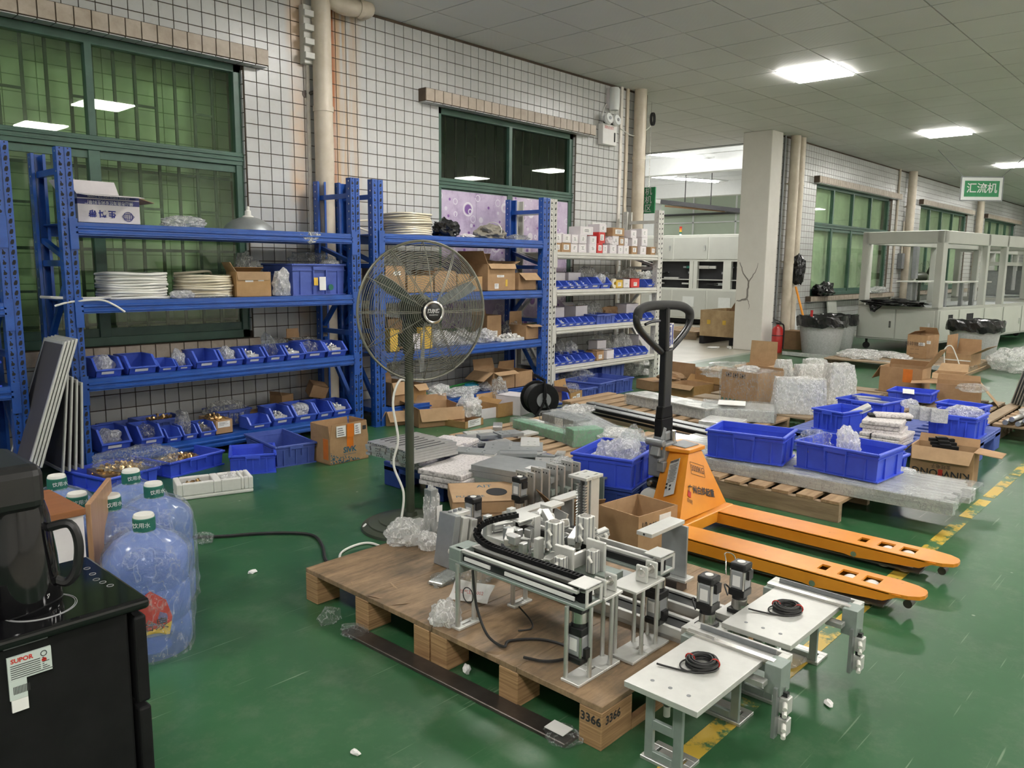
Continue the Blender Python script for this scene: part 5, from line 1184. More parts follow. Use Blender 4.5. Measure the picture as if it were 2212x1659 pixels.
# ================================================================ FLOOR FAN
t = thing('floor_fan', 'big industrial floor fan with wire grille on a green pole', 'fan', (2.375, 2.85, 0), R(-15.7))
MB().lathe([(0, .075), (.03, .075), (.035, .055), (.09, .05), (.15, .04), (.152, .034), (.20, .028), (.202, .022), (.232, .012), (.236, 0), (0, 0)], 48).build('base_disc', 'fan_pole', t, smooth=True)
MB().cyl((0, 0, .05), (0, 0, .98), .021, n=18).build('pole', 'fan_pole', t, smooth=True)
MB().lathe([(.021, .0), (.027, .0), (.027, .05), (.021, .05)], 18, (0, 0, .84)).build('pole_collar', 'fan_pole', t, smooth=True)
HX, HZ = .075, 1.035; RF = .325
mb = MB(); mb.lathe([(0, .16), (.045, .16), (.072, .13), (.078, .03), (.06, -.01), (0, -.012)], 24, mat=Matrix.Translation((HX, .0, HZ)) @ Matrix.Rotation(R(-90), 4, 'X')); mb.box((HX-.03, .09, HZ-.075), (.05, .06, .07)); mb.build('motor', 'fan_pole', t, smooth=True)
MB().lathe([(.02, 0), (.028, 0), (.028, .06), (.02, .06)], 14, (HX-.06, .09, HZ-.17)).cyl((0, 0, .95), (HX-.035, .09, HZ-.08), .016).build('neck', 'fan_pole', t)
def wires(nr, d, nm, ribs, r0):
    mb = MB()
    for k in range(nr):
        r = r0+(RF-.006-r0)*k/(nr-1); y = d*(1-(r/RF)**2.2)
        mb.tube([(HX+r*math.cos(a), y, HZ+r*math.sin(a)) for a in np.linspace(0, 2*PI, 57)[:-1]], .0013, 4, closed=True)
    for j in range(ribs):
        a = 2*PI*j/ribs; 
        for da in ((-.012, .012) if j % 2 == 0 else (0,)):
            mb.tube([(HX+r*math.cos(a+da/max(r, .1)*.3), d*(1-(r/RF)**2.2)-.002*(1 if d > 0 else -1)*-1, HZ+r*math.sin(a+da/max(r, .1)*.3)) for r in np.linspace(r0*.9, RF, 9)], .0021, 4)
    return mb.build(nm, 'fan_grey', t)
wires(30, -.095, 'front_grille', 12, .05); wires(24, .10, 'rear_grille', 12, .06)
MB().tube([(HX+RF*math.cos(a), 0, HZ+RF*math.sin(a)) for a in np.linspace(0, 2*PI, 65)[:-1]], .0055, 8, closed=True).build('outer_ring', 'fan_grey', t, smooth=True)
bd = MB().lathe([(0, -.014), (.040, -.014), (.052, -.008), (.054, .006), (0, .006)], 28, mat=Matrix.Translation((HX, -.098, HZ)) @ Matrix.Rotation(R(-90), 4, 'X') @ Matrix.Rotation(R(0), 4, 'X')).build('badge', 'black', t, smooth=True)
MB().lathe([(.041, -.002), (.045, -.004), (.052, -.002), (.052, .002), (.041, .002)], 28, mat=Matrix.Translation((HX, -.112, HZ)) @ Matrix.Rotation(R(-90), 4, 'X')).build('badge_ring', 'steel', t, smooth=True)
txt('风尔鹰', .021, 'white_ink', t, (HX, -.1125, HZ+.005), (R(90), 0, 0), bold=.0004); txt('FENGERYING', .0075, 'white_ink', t, (HX, -.1125, HZ-.012), (R(90), 0, 0))
for k in range(3):
    a = 2*PI*k/3+.45; mb = MB(); n = 7; vs = []; fs = []
    for i in range(n):
        r = .05+.235*i/(n-1); wd = .018+.030*math.sin(PI*min(1, i/(n-1)*.85)); tw = R(70-14*i/(n-1))
        for s in (-1, 1):
            e = s*wd; ca, sa = math.cos(a), math.sin(a); tx = e*math.cos(tw); ty = e*math.sin(tw)
            vs.append((HX+r*ca-tx*sa, -.02+ty*.7, HZ+r*sa+tx*ca))
    fs = [(2*i, 2*i+1, 2*i+3, 2*i+2) for i in range(n-1)]
    b = mb.add(vs, fs).build('blade', 'alu_grey', t); md = b.modifiers.new('thick', 'SOLIDIFY'); md.thickness = .002
cb = curve_pts([(HX-.05, .05, HZ-.35), (-.06, -.03, .72), (-.10, -.04, .62), (-.085, -.06, .45), (-.105, -.05, .33), (-.07, -.08, .2), (-.09, -.10, .08), (-.12, -.14, .03)], 6)
MB().tube(cb, .0055, 6).build('power_cord', 'hose', t, smooth=True)

# ================================================================ LEFT FOREGROUND
# black tea-bar cabinet
ZT = .62; c0 = G(320, 1290, ZT); c1 = G(190, 1200, ZT); X1 = (c0.x+c1.x)/2; Y0, Y1 = c0.y, c1.y
t = thing('drinks_cabinet', 'black drinks cabinet with glossy top and a white rating plate', 'cabinet', (X1-.42, Y0, 0))
w, d = .42, Y1-Y0
MB().bx(0, w-.035, .012, d-.01, 0, ZT-.02).build('body', 'black_matt', t, bevel=.006, seg=2)
for z0, z1 in ((.02, .40), (.41, ZT-.035)): MB().bx(w-.028, w-.004, .005, d-.005, z0, z1).build('door', 'black_matt', t, bevel=.005, seg=2)
MB().bx(-.01, w+.002, -.002, d+.002, ZT-.022, ZT).build('glass_top', 'black_gloss', t, bevel=.008, seg=3)
mb = MB(); rc = G(85, 1312, ZT); rc = (rc.x-(X1-.42), rc.y-Y0)
for r in (.058, .061): mb.tube([(rc[0]+r*math.cos(a), rc[1]+r*math.sin(a), ZT+.0003) for a in np.linspace(0, 2*PI, 49)[:-1]], .0008, 4, closed=True)
M['ring_grey'] = plain('printed_grey_ring', (0.35, 0.35, 0.36), 0.4); mb.build('heater_ring', 'ring_grey', t)
mb = MB()
for k, (px, py) in enumerate(((188, 1228), (200, 1240), (208, 1252), (222, 1258), (238, 1265))):
    q = G(px, py, ZT); mb.tube([(q.x-(X1-.42)+.006*math.cos(a), q.y-Y0+.006*math.sin(a), ZT+.0003) for a in np.linspace(0, 2*PI, 13)[:-1]], .0006, 4, closed=True)
mb.build('touch_icons', 'ring_grey', t)
s0 = PY(18, 1437, Y0); s1 = PY(114, 1412, Y0); ox = X1-.42
def st(a, b, c, e, nm, m): return MB().bx(a-ox, b-ox, .0075, .0118, c, e).build(nm, m, t)
M['plate_grey'] = plain('pale_rating_plate', (0.50, 0.56, 0.53), 0.5, var=.04)
zt_ = (s0.z+s1.z)/2+.01; st(s0.x, s1.x, zt_-.043, zt_, 'rating_plate', 'plate_grey'); st(s0.x, s0.x+(s1.x-s0.x)*.40, zt_-.0775, zt_-.0432, 'rating_plate', 'plate_grey'); st(s0.x+.002, s0.x+(s1.x-s0.x)*.40, zt_-.10, zt_-.078, 'barcode_label', 'paper')
txt('SUPOR', .011, 'ink_red', t, (s0.x-ox+.022, .007, zt_-.008), (R(90), 0, 0), bold=.0004)
rows_ = MB()
for k in range(7): rows_.bx(s0.x-ox+.004, s0.x-ox+(.05 if k < 6 else .07), .0071, .0075, zt_-.017-k*.0038, zt_-.0158-k*.0038); rows_.bx(s0.x-ox+.053, s1.x-ox-.012+.004*(k % 3), .0071, .0075, zt_-.017-k*.0038, zt_-.0158-k*.0038)
for k in range(12): rows_.bx(s0.x-ox+.006+k*.0022, s0.x-ox+.0071+k*.0022, .0071, .0075, zt_-.068, zt_-.054)
rows_.build('print', 'ink', t); MB().lathe([(.004, 0), (.0052, 0), (.0052, .0004), (.004, .0004)], 20, mat=Matrix.Translation((s1.x-ox-.012, .007, zt_-.009)) @ Matrix.Rotation(R(90), 4, 'X')).build('print', 'ink', t); MB().cyl((s1.x-ox-.012, .0075, zt_-.021), (s1.x-ox-.012, .0071, zt_-.021), .004, n=12).build('print', 'ink_red', t)
# column with kettle
kt = thing('kettle', 'black glossy kettle with a loop handle on the drinks cabinet', 'kettle', (ox+rc[0]-.015, Y0+rc[1]+.02, ZT+.0005))
MB().lathe([(0, 0), (.058, 0), (.060, .01), (.056, .09), (.048, .17), (.042, .195), (0, .20)], 36).build('body', 'black_gloss', kt, smooth=True)
a = R(-40); hp = [(.05, .15), (.085, .155), (.098, .12), (.092, .07), (.075, .045), (.054, .05)]
MB().tube([(r*math.cos(a), r*math.sin(a), z) for r, z in [(p.x, p.y) for p in curve_pts([(r, z, 0) for r, z in hp], 5)]], .0085, 8).build('handle', 'black', kt, smooth=True)
txt('SUPOR', .011, 'white_ink', kt, (.052*math.cos(R(-52)), .060*math.sin(R(-52)), .03), (R(90), 0, R(38)))
hd = thing('dispenser_head', 'black dispenser column with overhanging head at the left border', 'dispenser', (ox-.02, Y0+.05, ZT+.0005))
MB().bx(-.10, .10, .05, .20, 0, .25).build('column', 'black_matt', hd, bevel=.01, seg=2)
q = PY(82, 1008, Y0+.09); MB().bx(-.10, q.x-(ox-.02), .0, .20, HT((q.x, Y0+.09), 82, 1092)-ZT, HT((q.x, Y0+.09), 60, 1000)-ZT+.004).build('head', 'black', hd, bevel=.02, seg=3)
# wooden cabinet with a door ajar
zt = .50; a = G(185, 1097, zt); b = G(89, 1117, zt); u = (b-a); rz = math.atan2(-u.y, -u.x); L = .42
t = thing('small_cabinet', 'small wooden cabinet with brown top, white side and open door', 'cabinet', (a.x, a.y, 0), rz)
MB().bx(-L, 0, .0, .30, zt-.022, zt).build('top_board', 'brown_board', t, bevel=.002); MB().bx(-L, -.004, .012, .03, 0, zt-.024).build('side_panel', 'white_board', t); MB().bx(-L, -.004, .28, .30, 0, zt-.024).build('side_panel', 'tan_board', t)
MB().bx(-.02, -.004, .03, .28, 0.02, .04).build('bottom_board', 'tan_board', t)
MB().bx(-L, -.06, .28, .298, zt, zt+.07).build('back_board', 'brown_board', t)
qa, qb = G(179, 1092, zt), G(226, 1034, zt); dl = (qb-qa).length; dr = MB().bx(-.016, .0, 0, dl, .01, zt).build('door', 'tan_board', t, bevel=.002); iv = Matrix.Rotation(-rz, 4, 'Z') @ (qa-a); dr.location = (iv.x+.022, iv.y, 0); dr.rotation_euler = (0, 0, math.atan2(qb.y-qa.y, qb.x-qa.x)-PI/2-rz)
MB().bx(0, .004, dl-.025, dl-.008, zt*.45, zt*.85).build('handle', 'steel', dr)
# water jugs
def jug(label, cx, cy, wrap, seed, lab=False, rz=0.):
    t = thing('water_jug', label, 'water jug', (cx, cy, 0), rz, 'wrapped water jugs beside the drinks cabinet'); r = .128
    MB().lathe([(0, .012), (r*.5, .0), (r*.93, 0), (r, .02), (r, .10), (r*.965, .108), (r*.965, .118), (r, .126), (r, .215), (r*.965, .222), (r*.965, .232), (r, .24), (r, .315), (r*.96, .335), (r*.72, .37), (r*.36, .392), (.032, .398), (.030, .435)], 40).build('bottle', 'jug', t, smooth=True)
    MB().lathe([(.033, .398), (.034, .402), (.034, .44), (.031, .443)], 24).build('cap_sleeve', 'ink_green', t, smooth=True); MB().lathe([(0, .452), (.029, .452), (.032, .446), (.032, .438), (0, .438)], 24).build('cap', 'nylon', t, smooth=True)
    txt('饮用水', .018, 'white_ink', t, (0, -.0352, .422), (R(90), 0, 0))
    if lab:
        for nm, m_, pol in (('jug_label', 'ink_red', [(-.055, .085), (.04, .085), (.052, .14), (.035, .2), (-.01, .24), (-.035, .22), (-.055, .15)]), ('label_stripe', 'yellow_board', [(-.055, .085), (.04, .085), (.05, .125), (-.055, .108)])):
            mb = MB(); rr = r+.0022 if nm == 'jug_label' else r+.003
            n = len(pol); vs = [(rr*math.sin(x/r+.35), -rr*math.cos(x/r+.35), z) for x, z in pol]; mb.add(vs+[(rr*math.sin(.30), -rr*math.cos(.30), .15 if nm == 'jug_label' else .105)], [(i, (i+1) % n, n) for i in range(n)]); mb.build(nm, m_, t)
        txt('怡泉', .042, 'ink', t, ((r+.004)*math.sin(.33), -(r+.004)*math.cos(.33), .125), (R(90), 0, .33))
    if wrap:
        bm = bmesh.new(); off = Vector((seed*1.7, seed*.6, 0)); vs = []; fs = []; n = 56; prof = [(.004, .0)]+[(.004, z) for z in np.linspace(.03, .30, 14)]+[(.006, .325), (.012, .35), (.02, .372), (.03, .39), (.02, .405)]
        rr0 = [.1305]*15+[.1275, .116, .097, .066, .038]
        mb = MB()
        for i in range(n):
            a_ = 2*PI*i/n
            for (dr_, z), r0_ in zip(prof, rr0):
                p = Vector((math.cos(a_), math.sin(a_), z*5)); f_ = noise.noise(p*2.6+off)*.012+abs(noise.noise(p*6+off))*.012
                r_ = r0_+.001+max(0, f_+.002); vs.append((r_*math.cos(a_), r_*math.sin(a_), z))
        k = len(prof); fs = [(i*k+j, ((i+1) % n)*k+j, ((i+1) % n)*k+j+1, i*k+j+1) for i in range(n) for j in range(k-1)]
        mb.add(vs, fs).build('film_wrap', 'film_jug', t)
    return t
for (px, py), lab, lb, sd in (((310, 1112), 'nearest film-wrapped water jug with an orange label', True, 1), ((331, 1044), 'film-wrapped water jug behind the labelled one', False, 2), ((282, 1016), 'farthest water jug before the left rack', False, 3), ((238, 1070), 'water jug half hidden by the open cabinet door', False, 4), ((166, 1066), 'water jug behind the brown cabinet top', False, 5), ((122, 1028), 'water jug at the far left behind the small cabinet', False, 6)):
    p = G(px, py, .448); jug(lab, p.x, p.y, True, sd, lb, R(-35) if lb else 0)
# cables and litter on the floor
o = MB().tube(curve_pts([(x, y, .008) for x, y in [(G(*q).x, G(*q).y) for q in ((405, 1164), (480, 1162), (560, 1156), (640, 1155), (680, 1162), (697, 1185), (702, 1210), (712, 1224))]], 6), .0075, 6).build('floor_cable', 'cord', smooth=True); tag(o, 'black cable on the green floor running to the plywood pallet', 'cable')
o = MB().tube(curve_pts([(x, y, .006) for x, y in [(G(*q).x, G(*q).y) for q in ((733, 1218), (738, 1196), (770, 1180), (800, 1176), (830, 1186))]], 6), .0055, 6).build('floor_cable', 'hose', smooth=True); tag(o, 'white fan cord lying at the back edge of the plywood pallet', 'cable')
def scrap(label, px, py, s, seed, mat='paper', nm='paper_scrap', cat='paper', h=.012):
    p = G(px, py); return blob((p.x, p.y, 0), (s, s*.6, h), seed, mat, nm, label, cat, 2, rz=seed, rough=.5)
scrap('white paper scrap on the floor left of the pallet', 546, 1237, .02, 201); scrap('torn white scrap left of the fan base', 790, 1142, .03, 202, h=.02)
scrap('crumpled clear film curl beside the black floor cable', 440, 1172, .05, 203, 'film', 'film_scrap', 'film', .05); scrap('clear film curl at the left pallet block', 712, 1345, .045, 204, 'film', 'film_scrap', 'film', .06)
scrap('white scrap under the front of the plywood pallet', 1008, 1452, .022, 205, h=.025); scrap('small dried scrap on the bare floor bottom left', 768, 1629, .014, 206); scrap('crumpled clear film under the tables on the yellow line', 1690, 1430, .09, 207, 'film_white', 'film_scrap', 'film', .02)
scrap('tiny white scrap on the floor by the right table leg', 1790, 1522, .02, 208)

# ================================================================ PLYWOOD PALLET
PZ = .125; PX0, PX1, PY0, PY1 = 1.555, 2.60, 1.107, 2.475
t = thing('plywood_pallet', 'plywood pallet stamped 3366 carrying aluminium machine modules', 'pallet', (PX0, PY0, 0))
for a, b in ((0, .30), (.3015, .66), (.6615, 1.0), (1.0015, PY1-PY0)): MB().bx(0, PX1-PX0, a, b, PZ-.018, PZ).build('deck_board', 'ply_top', t, bevel=.0015)
for y in (0, .295, .593, .675, .988, PY1-PY0-.072):
    for x in (0, .45, PX1-PX0-.11): MB().bx(x, x+(.14 if y == 0 and x == 0 else .10), y, y+.074, 0, PZ-.0185).build('block', 'ply_edge', t, bevel=.002)
MB().bx(.14, .45, .0, .018, 0.0, .03).build('runner', 'ply_edge', t); MB().bx(.55, PX1-PX0-.11, .0, .018, 0.0, .03).build('runner', 'ply_edge', t)
txt('3366', .034, 'ink', t, (-.0008, .035, .078), (R(90), 0, R(-90)), bold=.001); txt('3366', .034, 'ink', t, (.05, -.0008, .078), (R(90), 0, 0), bold=.001)
for k, (px, py, ln) in enumerate(((850, 1265, .035), (810, 1290, .03), (865, 1305, .035), (1110, 1380, .06), (760, 1262, .02))):
    q = G(px, py, PZ); o = MB().add([(-ln, -.004, .0), (ln*.8, -.001, .001), (ln, .004, .003), (-ln*.6, .006, .0015)], [(0, 1, 2, 3)]).build('splinter', 'slat_x', t); o.location = (q.x-PX0, q.y-PY0, PZ+.0005); o.rotation_euler = (0, 0, R(70+k*40))
# dark steel bar in front of the pallet
a, b = G(757, 1362), G(1238, 1604); u = b-a; t = thing('steel_bar', 'long dark steel flat bar on the floor along the plywood pallet front', 'steel bar', ((a.x+b.x)/2-.005, (a.y+b.y)/2, 0), math.atan2(u.y, u.x)); L = u.length
MB().bx(-L/2, L/2, -.032, .032, 0, .012).build('bar', 'steel_dark', t, bevel=.002)
for s in (-1, 1): blob((s*(L/2-.03), 0, 0), (.055, .045, .026), 210+s, 'film', 'film_wrap', '', '', 3, parent=t)
MB().bx(L/2-.075, L/2-.012, -.025, .02, .0262, .028).build('taped_note', 'paper', t)

# ---------------------------------------------------------------- machine modules
def motor(parent, c, s=1., axis=1, label=None, top=None):
    """geared servo motor standing (axis 1) or hanging (axis -1); c = centre of its mounting face, a child of parent"""
    z = lambda v: c[2]+axis*v*s; x, y = c[0], c[1]; q = .021*s
    def B(nm, mat, h, z0, z1, bv=.002): 
        a, b = sorted((z(z0), z(z1))); return MB().bx(x-h*s, x+h*s, y-h*s, y+h*s, a, b).build(nm, mat, parent, bevel=bv*s, seg=2)
    B('motor_flange', 'black', .024, 0, .012)
    for nm, mt, r, z0, z1 in (('gearbox', 'steel', .021, .012, .04), ('gear_collar', 'black', .0205, .04, .05)):
        MB().cyl((x, y, z(z0)), (x, y, z(z1)), r*s, n=24).build(nm, mt, parent, smooth=True)
    B('adapter', 'black', .023, .05, .07); B('motor_body', 'motor', .0215, .07, .122, .004); B('motor_cap', 'black', .023, .122, .142, .005)
    a, b = sorted((z(.142), z(.1435))); MB().cyl((x, y, a), (x, y, b), .011*s, n=18).build('cap_disc', 'paper', parent)
    a, b = sorted((z(.10), z(.125))); MB().bx(x-.012*s, x+.012*s, y-.030*s, y-.0215*s, a, b).build('connector', 'black', parent)
    a, b = sorted((z(.078), z(.108))); MB().bx(x-.0222*s, x-.0215*s, y-.010*s, y+.012*s, a, b).build('rating_label', 'paper', parent)
    for sx in (-1, 1):
        for sy in (-1, 1): a, b = sorted((z(.07), z(.122))); MB().cyl((x+sx*.0185*s, y+sy*.0185*s, a), (x+sx*.0185*s, y+sy*.0185*s, b), .004*s, n=8).build('bolt', 'steel', parent)
def feet(t, x0, x1, y0, y1, z, posts, zt, r=.0065):
    MB().plate(x0, x1, y0, y1, z, z+.008, [((x0+x1)/2-.02, (x0+x1)/2+.02, (y0+y1)/2-.004, (y0+y1)/2+.004)]).build('foot_plate', 'alu_white', t, bevel=.001)
    for px, py in posts: MB().cyl((px, py, z+.008), (px, py, zt), r, n=12).build('leg', 'alu', t, smooth=True)
def chain(t, path, w=.022, h=.014, n=30):
    P = curve_pts(path, 10); L = [0]
    for i in range(1, len(P)): L.append(L[-1]+(P[i]-P[i-1]).length)
    def at(s):
        for i in range(1, len(P)):
            if L[i] >= s: return P[i-1].lerp(P[i], (s-L[i-1])/max(1e-9, L[i]-L[i-1]))
        return P[-1]
    pitch = L[-1]/n
    for k in range(n):
        a, b = at(k*pitch), at((k+1)*pitch-.0004); mb = MB(); d = (b-a).normalized(); u = Vector((0, 0, 1)) if abs(d.z) < .8 else Vector((0, 1, 0)); s = d.cross(u).normalized()
        for q in (-1, 1): mb.bar(a+s*q*w*.42, b+s*q*w*.42, w*.16, h, up=u)
        mb.bar(a+d*pitch*.2-u*h*.3, a+d*pitch*.9-u*h*.3, w*.8, h*.2, up=u); m2 = (a+b)/2+u*h*.40; mb.bar(m2-d*pitch*.22, m2+d*pitch*.22, w*.95, h*.18, up=u)
        mb.build('chain_link', 'black_matt', t)
def belt_axis(t, x, y0, y1, z, w=.075, front=True, strip=True):
    """belt-driven axis along y with its base plate at height z"""
    MB().bx(x-w/2-.005, x+w/2+.005, y0, y1, z, z+.008).build('base_plate', 'alu_green', t, bevel=.001)
    MB().bx(x-w/2+.004, x-w/2+.016, y0+.03, y1-.02, z+.036, z+.046).build('side_rail', 'alu_white', t, bevel=.001); MB().bx(x-w/2+.008, x-w/2+.02, y0+.05, y1-.02, z+.008, z+.03).build('belt_guide', 'black', t); MB().bx(x+w/2-.014, x+w/2-.004, y0+.03, y1-.02, z+.008, z+.042).build('side_rail', 'alu_white', t, bevel=.001)
    MB().bx(x-.016, x+.016, y0+.02, y1-.03, z+.009, z+.026).build('slide_rail', 'black', t)
    for s in (-1, 1): MB().bx(x+s*.020-.001, x+s*.020+.001, y0+.02, y1-.03, z+.012, z+.028).build('belt', 'black_matt', t)
    if strip:
        for a, b in ((.04, .30), (.36, .47)): MB().bx(x-w/2+.004, x-w/2+.008, y0+a, y0+b, z+.014, z+.025).build('belt_guard', 'paper', t)
    MB().cyl((x, y0+.03, z+.009), (x, y0+.03, z+.036), .021, n=24).build('pulley', 'black_matt', t, smooth=True); MB().cyl((x, y0+.03, z+.036), (x, y0+.03, z+.040), .017, n=24).build('pulley_face', 'alu', t)
    if front:
        f = MB(); f.plate(x-w/2, x+w/2, z+.008, z+.062, y0-.004, y0, [(x-w/2+.012, x+w/2-.012, z+.014, z+.050)], ax='y'); f.bx(x-w/2, x+w/2, y0-.004, y0+.06, z+.058, z+.062); f.build('end_bracket', 'alu_white', t, bevel=.001)
def bearing(t, x, y, z, gap=.05):
    for s in (0, 1):
        b = MB().bx(x+s*gap-.005, x+s*gap+.005, y-.02, y+.02, z, z+.05).build('bearing_block', 'alu_white', t, bevel=.004, seg=2)
        MB().lathe([(.004, -.0008), (.013, -.0008), (.014, .0), (.014, .011), (.004, .011)], 20, mat=Matrix.Translation((x+s*gap-.0055, y, z+.028)) @ Matrix.Rotation(R(90), 4, 'Y')).build('bearing', 'steel', t, smooth=True)
    MB().cyl((x, y, z+.028), (x+gap, y, z+.028), .007, n=14).build('shaft', 'steel', t, smooth=True)
def cylinder_block(t, c, d, rot=(0, 0, 0), fit=1):
    """square pneumatic cylinder with grooves and push-in fittings"""
    mt = Matrix.Translation(c) @ Euler(rot).to_matrix().to_4x4(); w, dp, h = d; o = MB()
    o.bx(-w/2, w/2, -dp/2, dp/2, 0, h, 0, mt); b = o.build('cylinder', 'alu_white', t, bevel=.002)
    g = MB()
    for x in (-w*.22, w*.22): g.bx(x-w*.05, x+w*.05, -dp/2-.0006, -dp/2, 0, h, 0, mt)
    for y in (-dp*.2, dp*.25): g.bx(-w/2-.0006, -w/2, y-dp*.05, y+dp*.05, 0, h, 0, mt)
    g.build('groove', 'gunmetal', b); MB().lathe([(0, 0), (w*.3, 0), (w*.34, -.001), (w*.38, 0), (w*.38, .001), (0, .001)], 18, (0, 0, h), mat=mt).build('end_cap', 'steel', b)
    for k in range(fit):
        z = h*(.75-.45*k); MB().cyl(mt @ Vector((-w/2, -.0, z)), mt @ Vector((-w/2-.012, -.004, z)), .0055, n=10).cyl(mt @ Vector((-w/2-.012, -.004, z+.003)), mt @ Vector((-w/2-.012, -.016, z-.012)), .0045, n=10).build('air_fitting', 'nylon', b, smooth=True)
# module A: legs, belt axis, drag chain, hanging motor
Z0 = PZ+.0005; ZA = .338
t = thing('belt_module', 'front aluminium belt module with drag chain and hanging grey motor', 'machine module', (0, 0, 0))
feet(t, 1.585, 1.778, 1.207, 1.27, Z0, [(1.597, 1.262), (1.642, 1.215), (1.69, 1.26), (1.74, 1.215), (1.765, 1.262)], ZA); feet(t, 1.593, 1.692, 1.682, 1.718, Z0, [(1.604, 1.70), (1.675, 1.70)], ZA, .008)
belt_axis(t, 1.645, 1.21, 1.74, ZA); motor(t, (1.632, 1.245, ZA), 1.15, -1)
MB().bx(1.603, 1.687, 1.69, 1.74, ZA-.03, ZA+.046).build('end_block', 'alu_green', t, bevel=.002)
MB().bx(1.655, 1.70, 1.24, 1.69, ZA+.043, ZA+.046).build('chain_tray', 'alu_white', t)
chain(t, [(1.677, 1.25, ZA+.054), (1.677, 1.40, ZA+.054), (1.677, 1.53, ZA+.054), (1.677, 1.64, ZA+.056), (1.682, 1.695, ZA+.075), (1.700, 1.69, ZA+.105), (1.74, 1.66, ZA+.122), (1.80, 1.63, ZA+.128)], n=44)
br = MB(); br.bx(1.775, 1.875, 1.60, 1.665, ZA+.112, ZA+.116); br.bx(1.845, 1.875, 1.597, 1.601, ZA-.02, ZA+.116); br.build('chain_bracket', 'alu_white', t, bevel=.001)
MB().bx(1.692, 1.778, 1.205, 1.275, ZA, ZA+.008).build('top_plate', 'alu_white', t, bevel=.001); bearing(t, 1.705, 1.232, ZA+.008)
MB().tube(curve_pts([(1.60, 1.63, ZA), (1.597, 1.62, .28), (1.592, 1.60, .22), (1.585, 1.55, .16), (1.60, 1.50, PZ+.012), (1.65, 1.52, PZ+.006), (1.72, 1.46, PZ+.006), (1.74, 1.37, PZ+.006), (1.69, 1.33, PZ+.006), (1.63, 1.36, PZ+.006), (1.60, 1.42, PZ+.008)], 8), .0045, 6).build('cable', 'cord', t, smooth=True)
MB().tube([(1.595+.0, 1.625+.022*math.cos(a)+.02, .255+.024*math.sin(a)) for a in np.linspace(0, 2*PI, 25)[:-1]], .0018, 5, closed=True).build('cable_tie', 'cord', t)
MB().tube(curve_pts([(1.80, 1.62, .16), (1.79, 1.56, PZ+.01), (1.76, 1.53, PZ+.004), (1.72, 1.55, PZ+.004)], 6), .0028, 5).build('cable', 'cord', t, smooth=True)
# module B behind it
t = thing('belt_module', 'second aluminium belt module on legs behind the drag chain module', 'machine module', (0, 0, 0))
feet(t, 1.79, 1.985, 1.172, 1.255, Z0, [(1.803, 1.245), (1.85, 1.185), (1.90, 1.245), (1.935, 1.19), (1.972, 1.243)], ZA); feet(t, 1.832, 1.92, 1.667, 1.703, Z0, [(1.842, 1.686), (1.905, 1.686)], ZA, .008)
belt_axis(t, 1.985, 1.19, 1.85, ZA, strip=False); motor(t, (1.985, 1.222, ZA), 1.15, -1); MB().bx(1.79, 1.94, 1.168, 1.26, ZA, ZA+.008).build('top_plate', 'alu_white', t, bevel=.001); bearing(t, 1.865, 1.20, ZA+.008)
MB().bx(1.83, 1.93, 1.60, 1.86, ZA, ZA+.01).build('valve_plate', 'alu_white', t, bevel=.001); MB().bx(1.835, 1.915, 1.30, 1.60, ZA-.02, ZA).build('cross_plate', 'alu_green', t)
for k, (x, y) in enumerate(((1.76, 1.40), (1.87, 1.365))):
    MB().bx(x-.006, x+.006, y-.03, y+.04, ZA-.07, ZA+.09).build('upright_plate', 'alu_white', t, bevel=.002); cylinder_block(t, (x-.028, y-.005, ZA+.0), (.032, .03, .07)); 
    MB().cyl((x-.028, y-.005, ZA-.03), (x-.028, y-.005, ZA), .004, n=10).build('piston_rod', 'chrome', t); MB().bx(x-.045, x-.01, y-.02, y+.01, ZA-.04, ZA-.03).build('rod_block', 'alu', t)
    cylinder_block(t, (x+.055, y+.09, ZA+.05), (.045, .045, .085), fit=2)
MB().bx(1.78, 1.86, 1.395, 1.405, ZA+.01, ZA+.06).build('joining_plate', 'alu_white', t, bevel=.004)
for k, (c, rt) in enumerate((((1.90, 1.72, ZA+.06), (R(70), 0, R(40))), ((1.97, 1.60, ZA+.05), (R(60), 0, R(-30))), ((1.86, 1.80, ZA+.03), (R(90), 0, R(75))), ((1.93, 1.50, ZA+.05), (R(75), 0, R(60))))): cylinder_block(t, c, (.028, .028, .075), rt)
for x, y, z in ((1.80, 1.58, .37), (1.84, 1.55, .35), (1.88, 1.57, .36), (1.86, 1.62, .38), (1.91, 1.64, .37)): MB().cyl((x, y, z-.02), (x+.012, y+.01, z+.02), .006, n=8).build('linkage', 'chrome', t, smooth=True)
for x, y in ((1.815, 1.66), (1.87, 1.70), (1.9, 1.66)): MB().box((x, y, ZA+.035), (.03, .04, .03)).build('valve_block', 'alu', t, bevel=.003)
f = MB(); f.plate(1.78, 1.83, 1.42, 1.46, ZA+.06, ZA+.064, [(1.79, 1.815, 1.434, 1.446)]); f.bx(1.78, 1.83, 1.417, 1.42, ZA+.025, ZA+.064); f.build('slotted_bracket', 'alu_white', t, bevel=.001)
rnd = random.Random(4)
for k in range(9):
    px_, py_ = rnd.uniform(1.79, 2.02), rnd.uniform(1.46, 1.80); cylinder_block(t, (px_, py_, ZA+rnd.uniform(.012, .05)), (.026, .026, rnd.uniform(.05, .08)), (R(rnd.uniform(55, 95)), 0, R(rnd.uniform(0, 360))), 2)
for k in range(10): x_, y_ = rnd.uniform(1.78, 2.0), rnd.uniform(1.45, 1.82); MB().bx(x_-.014, x_+.014, y_-.01, y_+.01, ZA, ZA+rnd.uniform(.03, .09)).build('bracket_block', ('alu', 'alu_white', 'alu_grey')[k % 3], t, bevel=.0015)
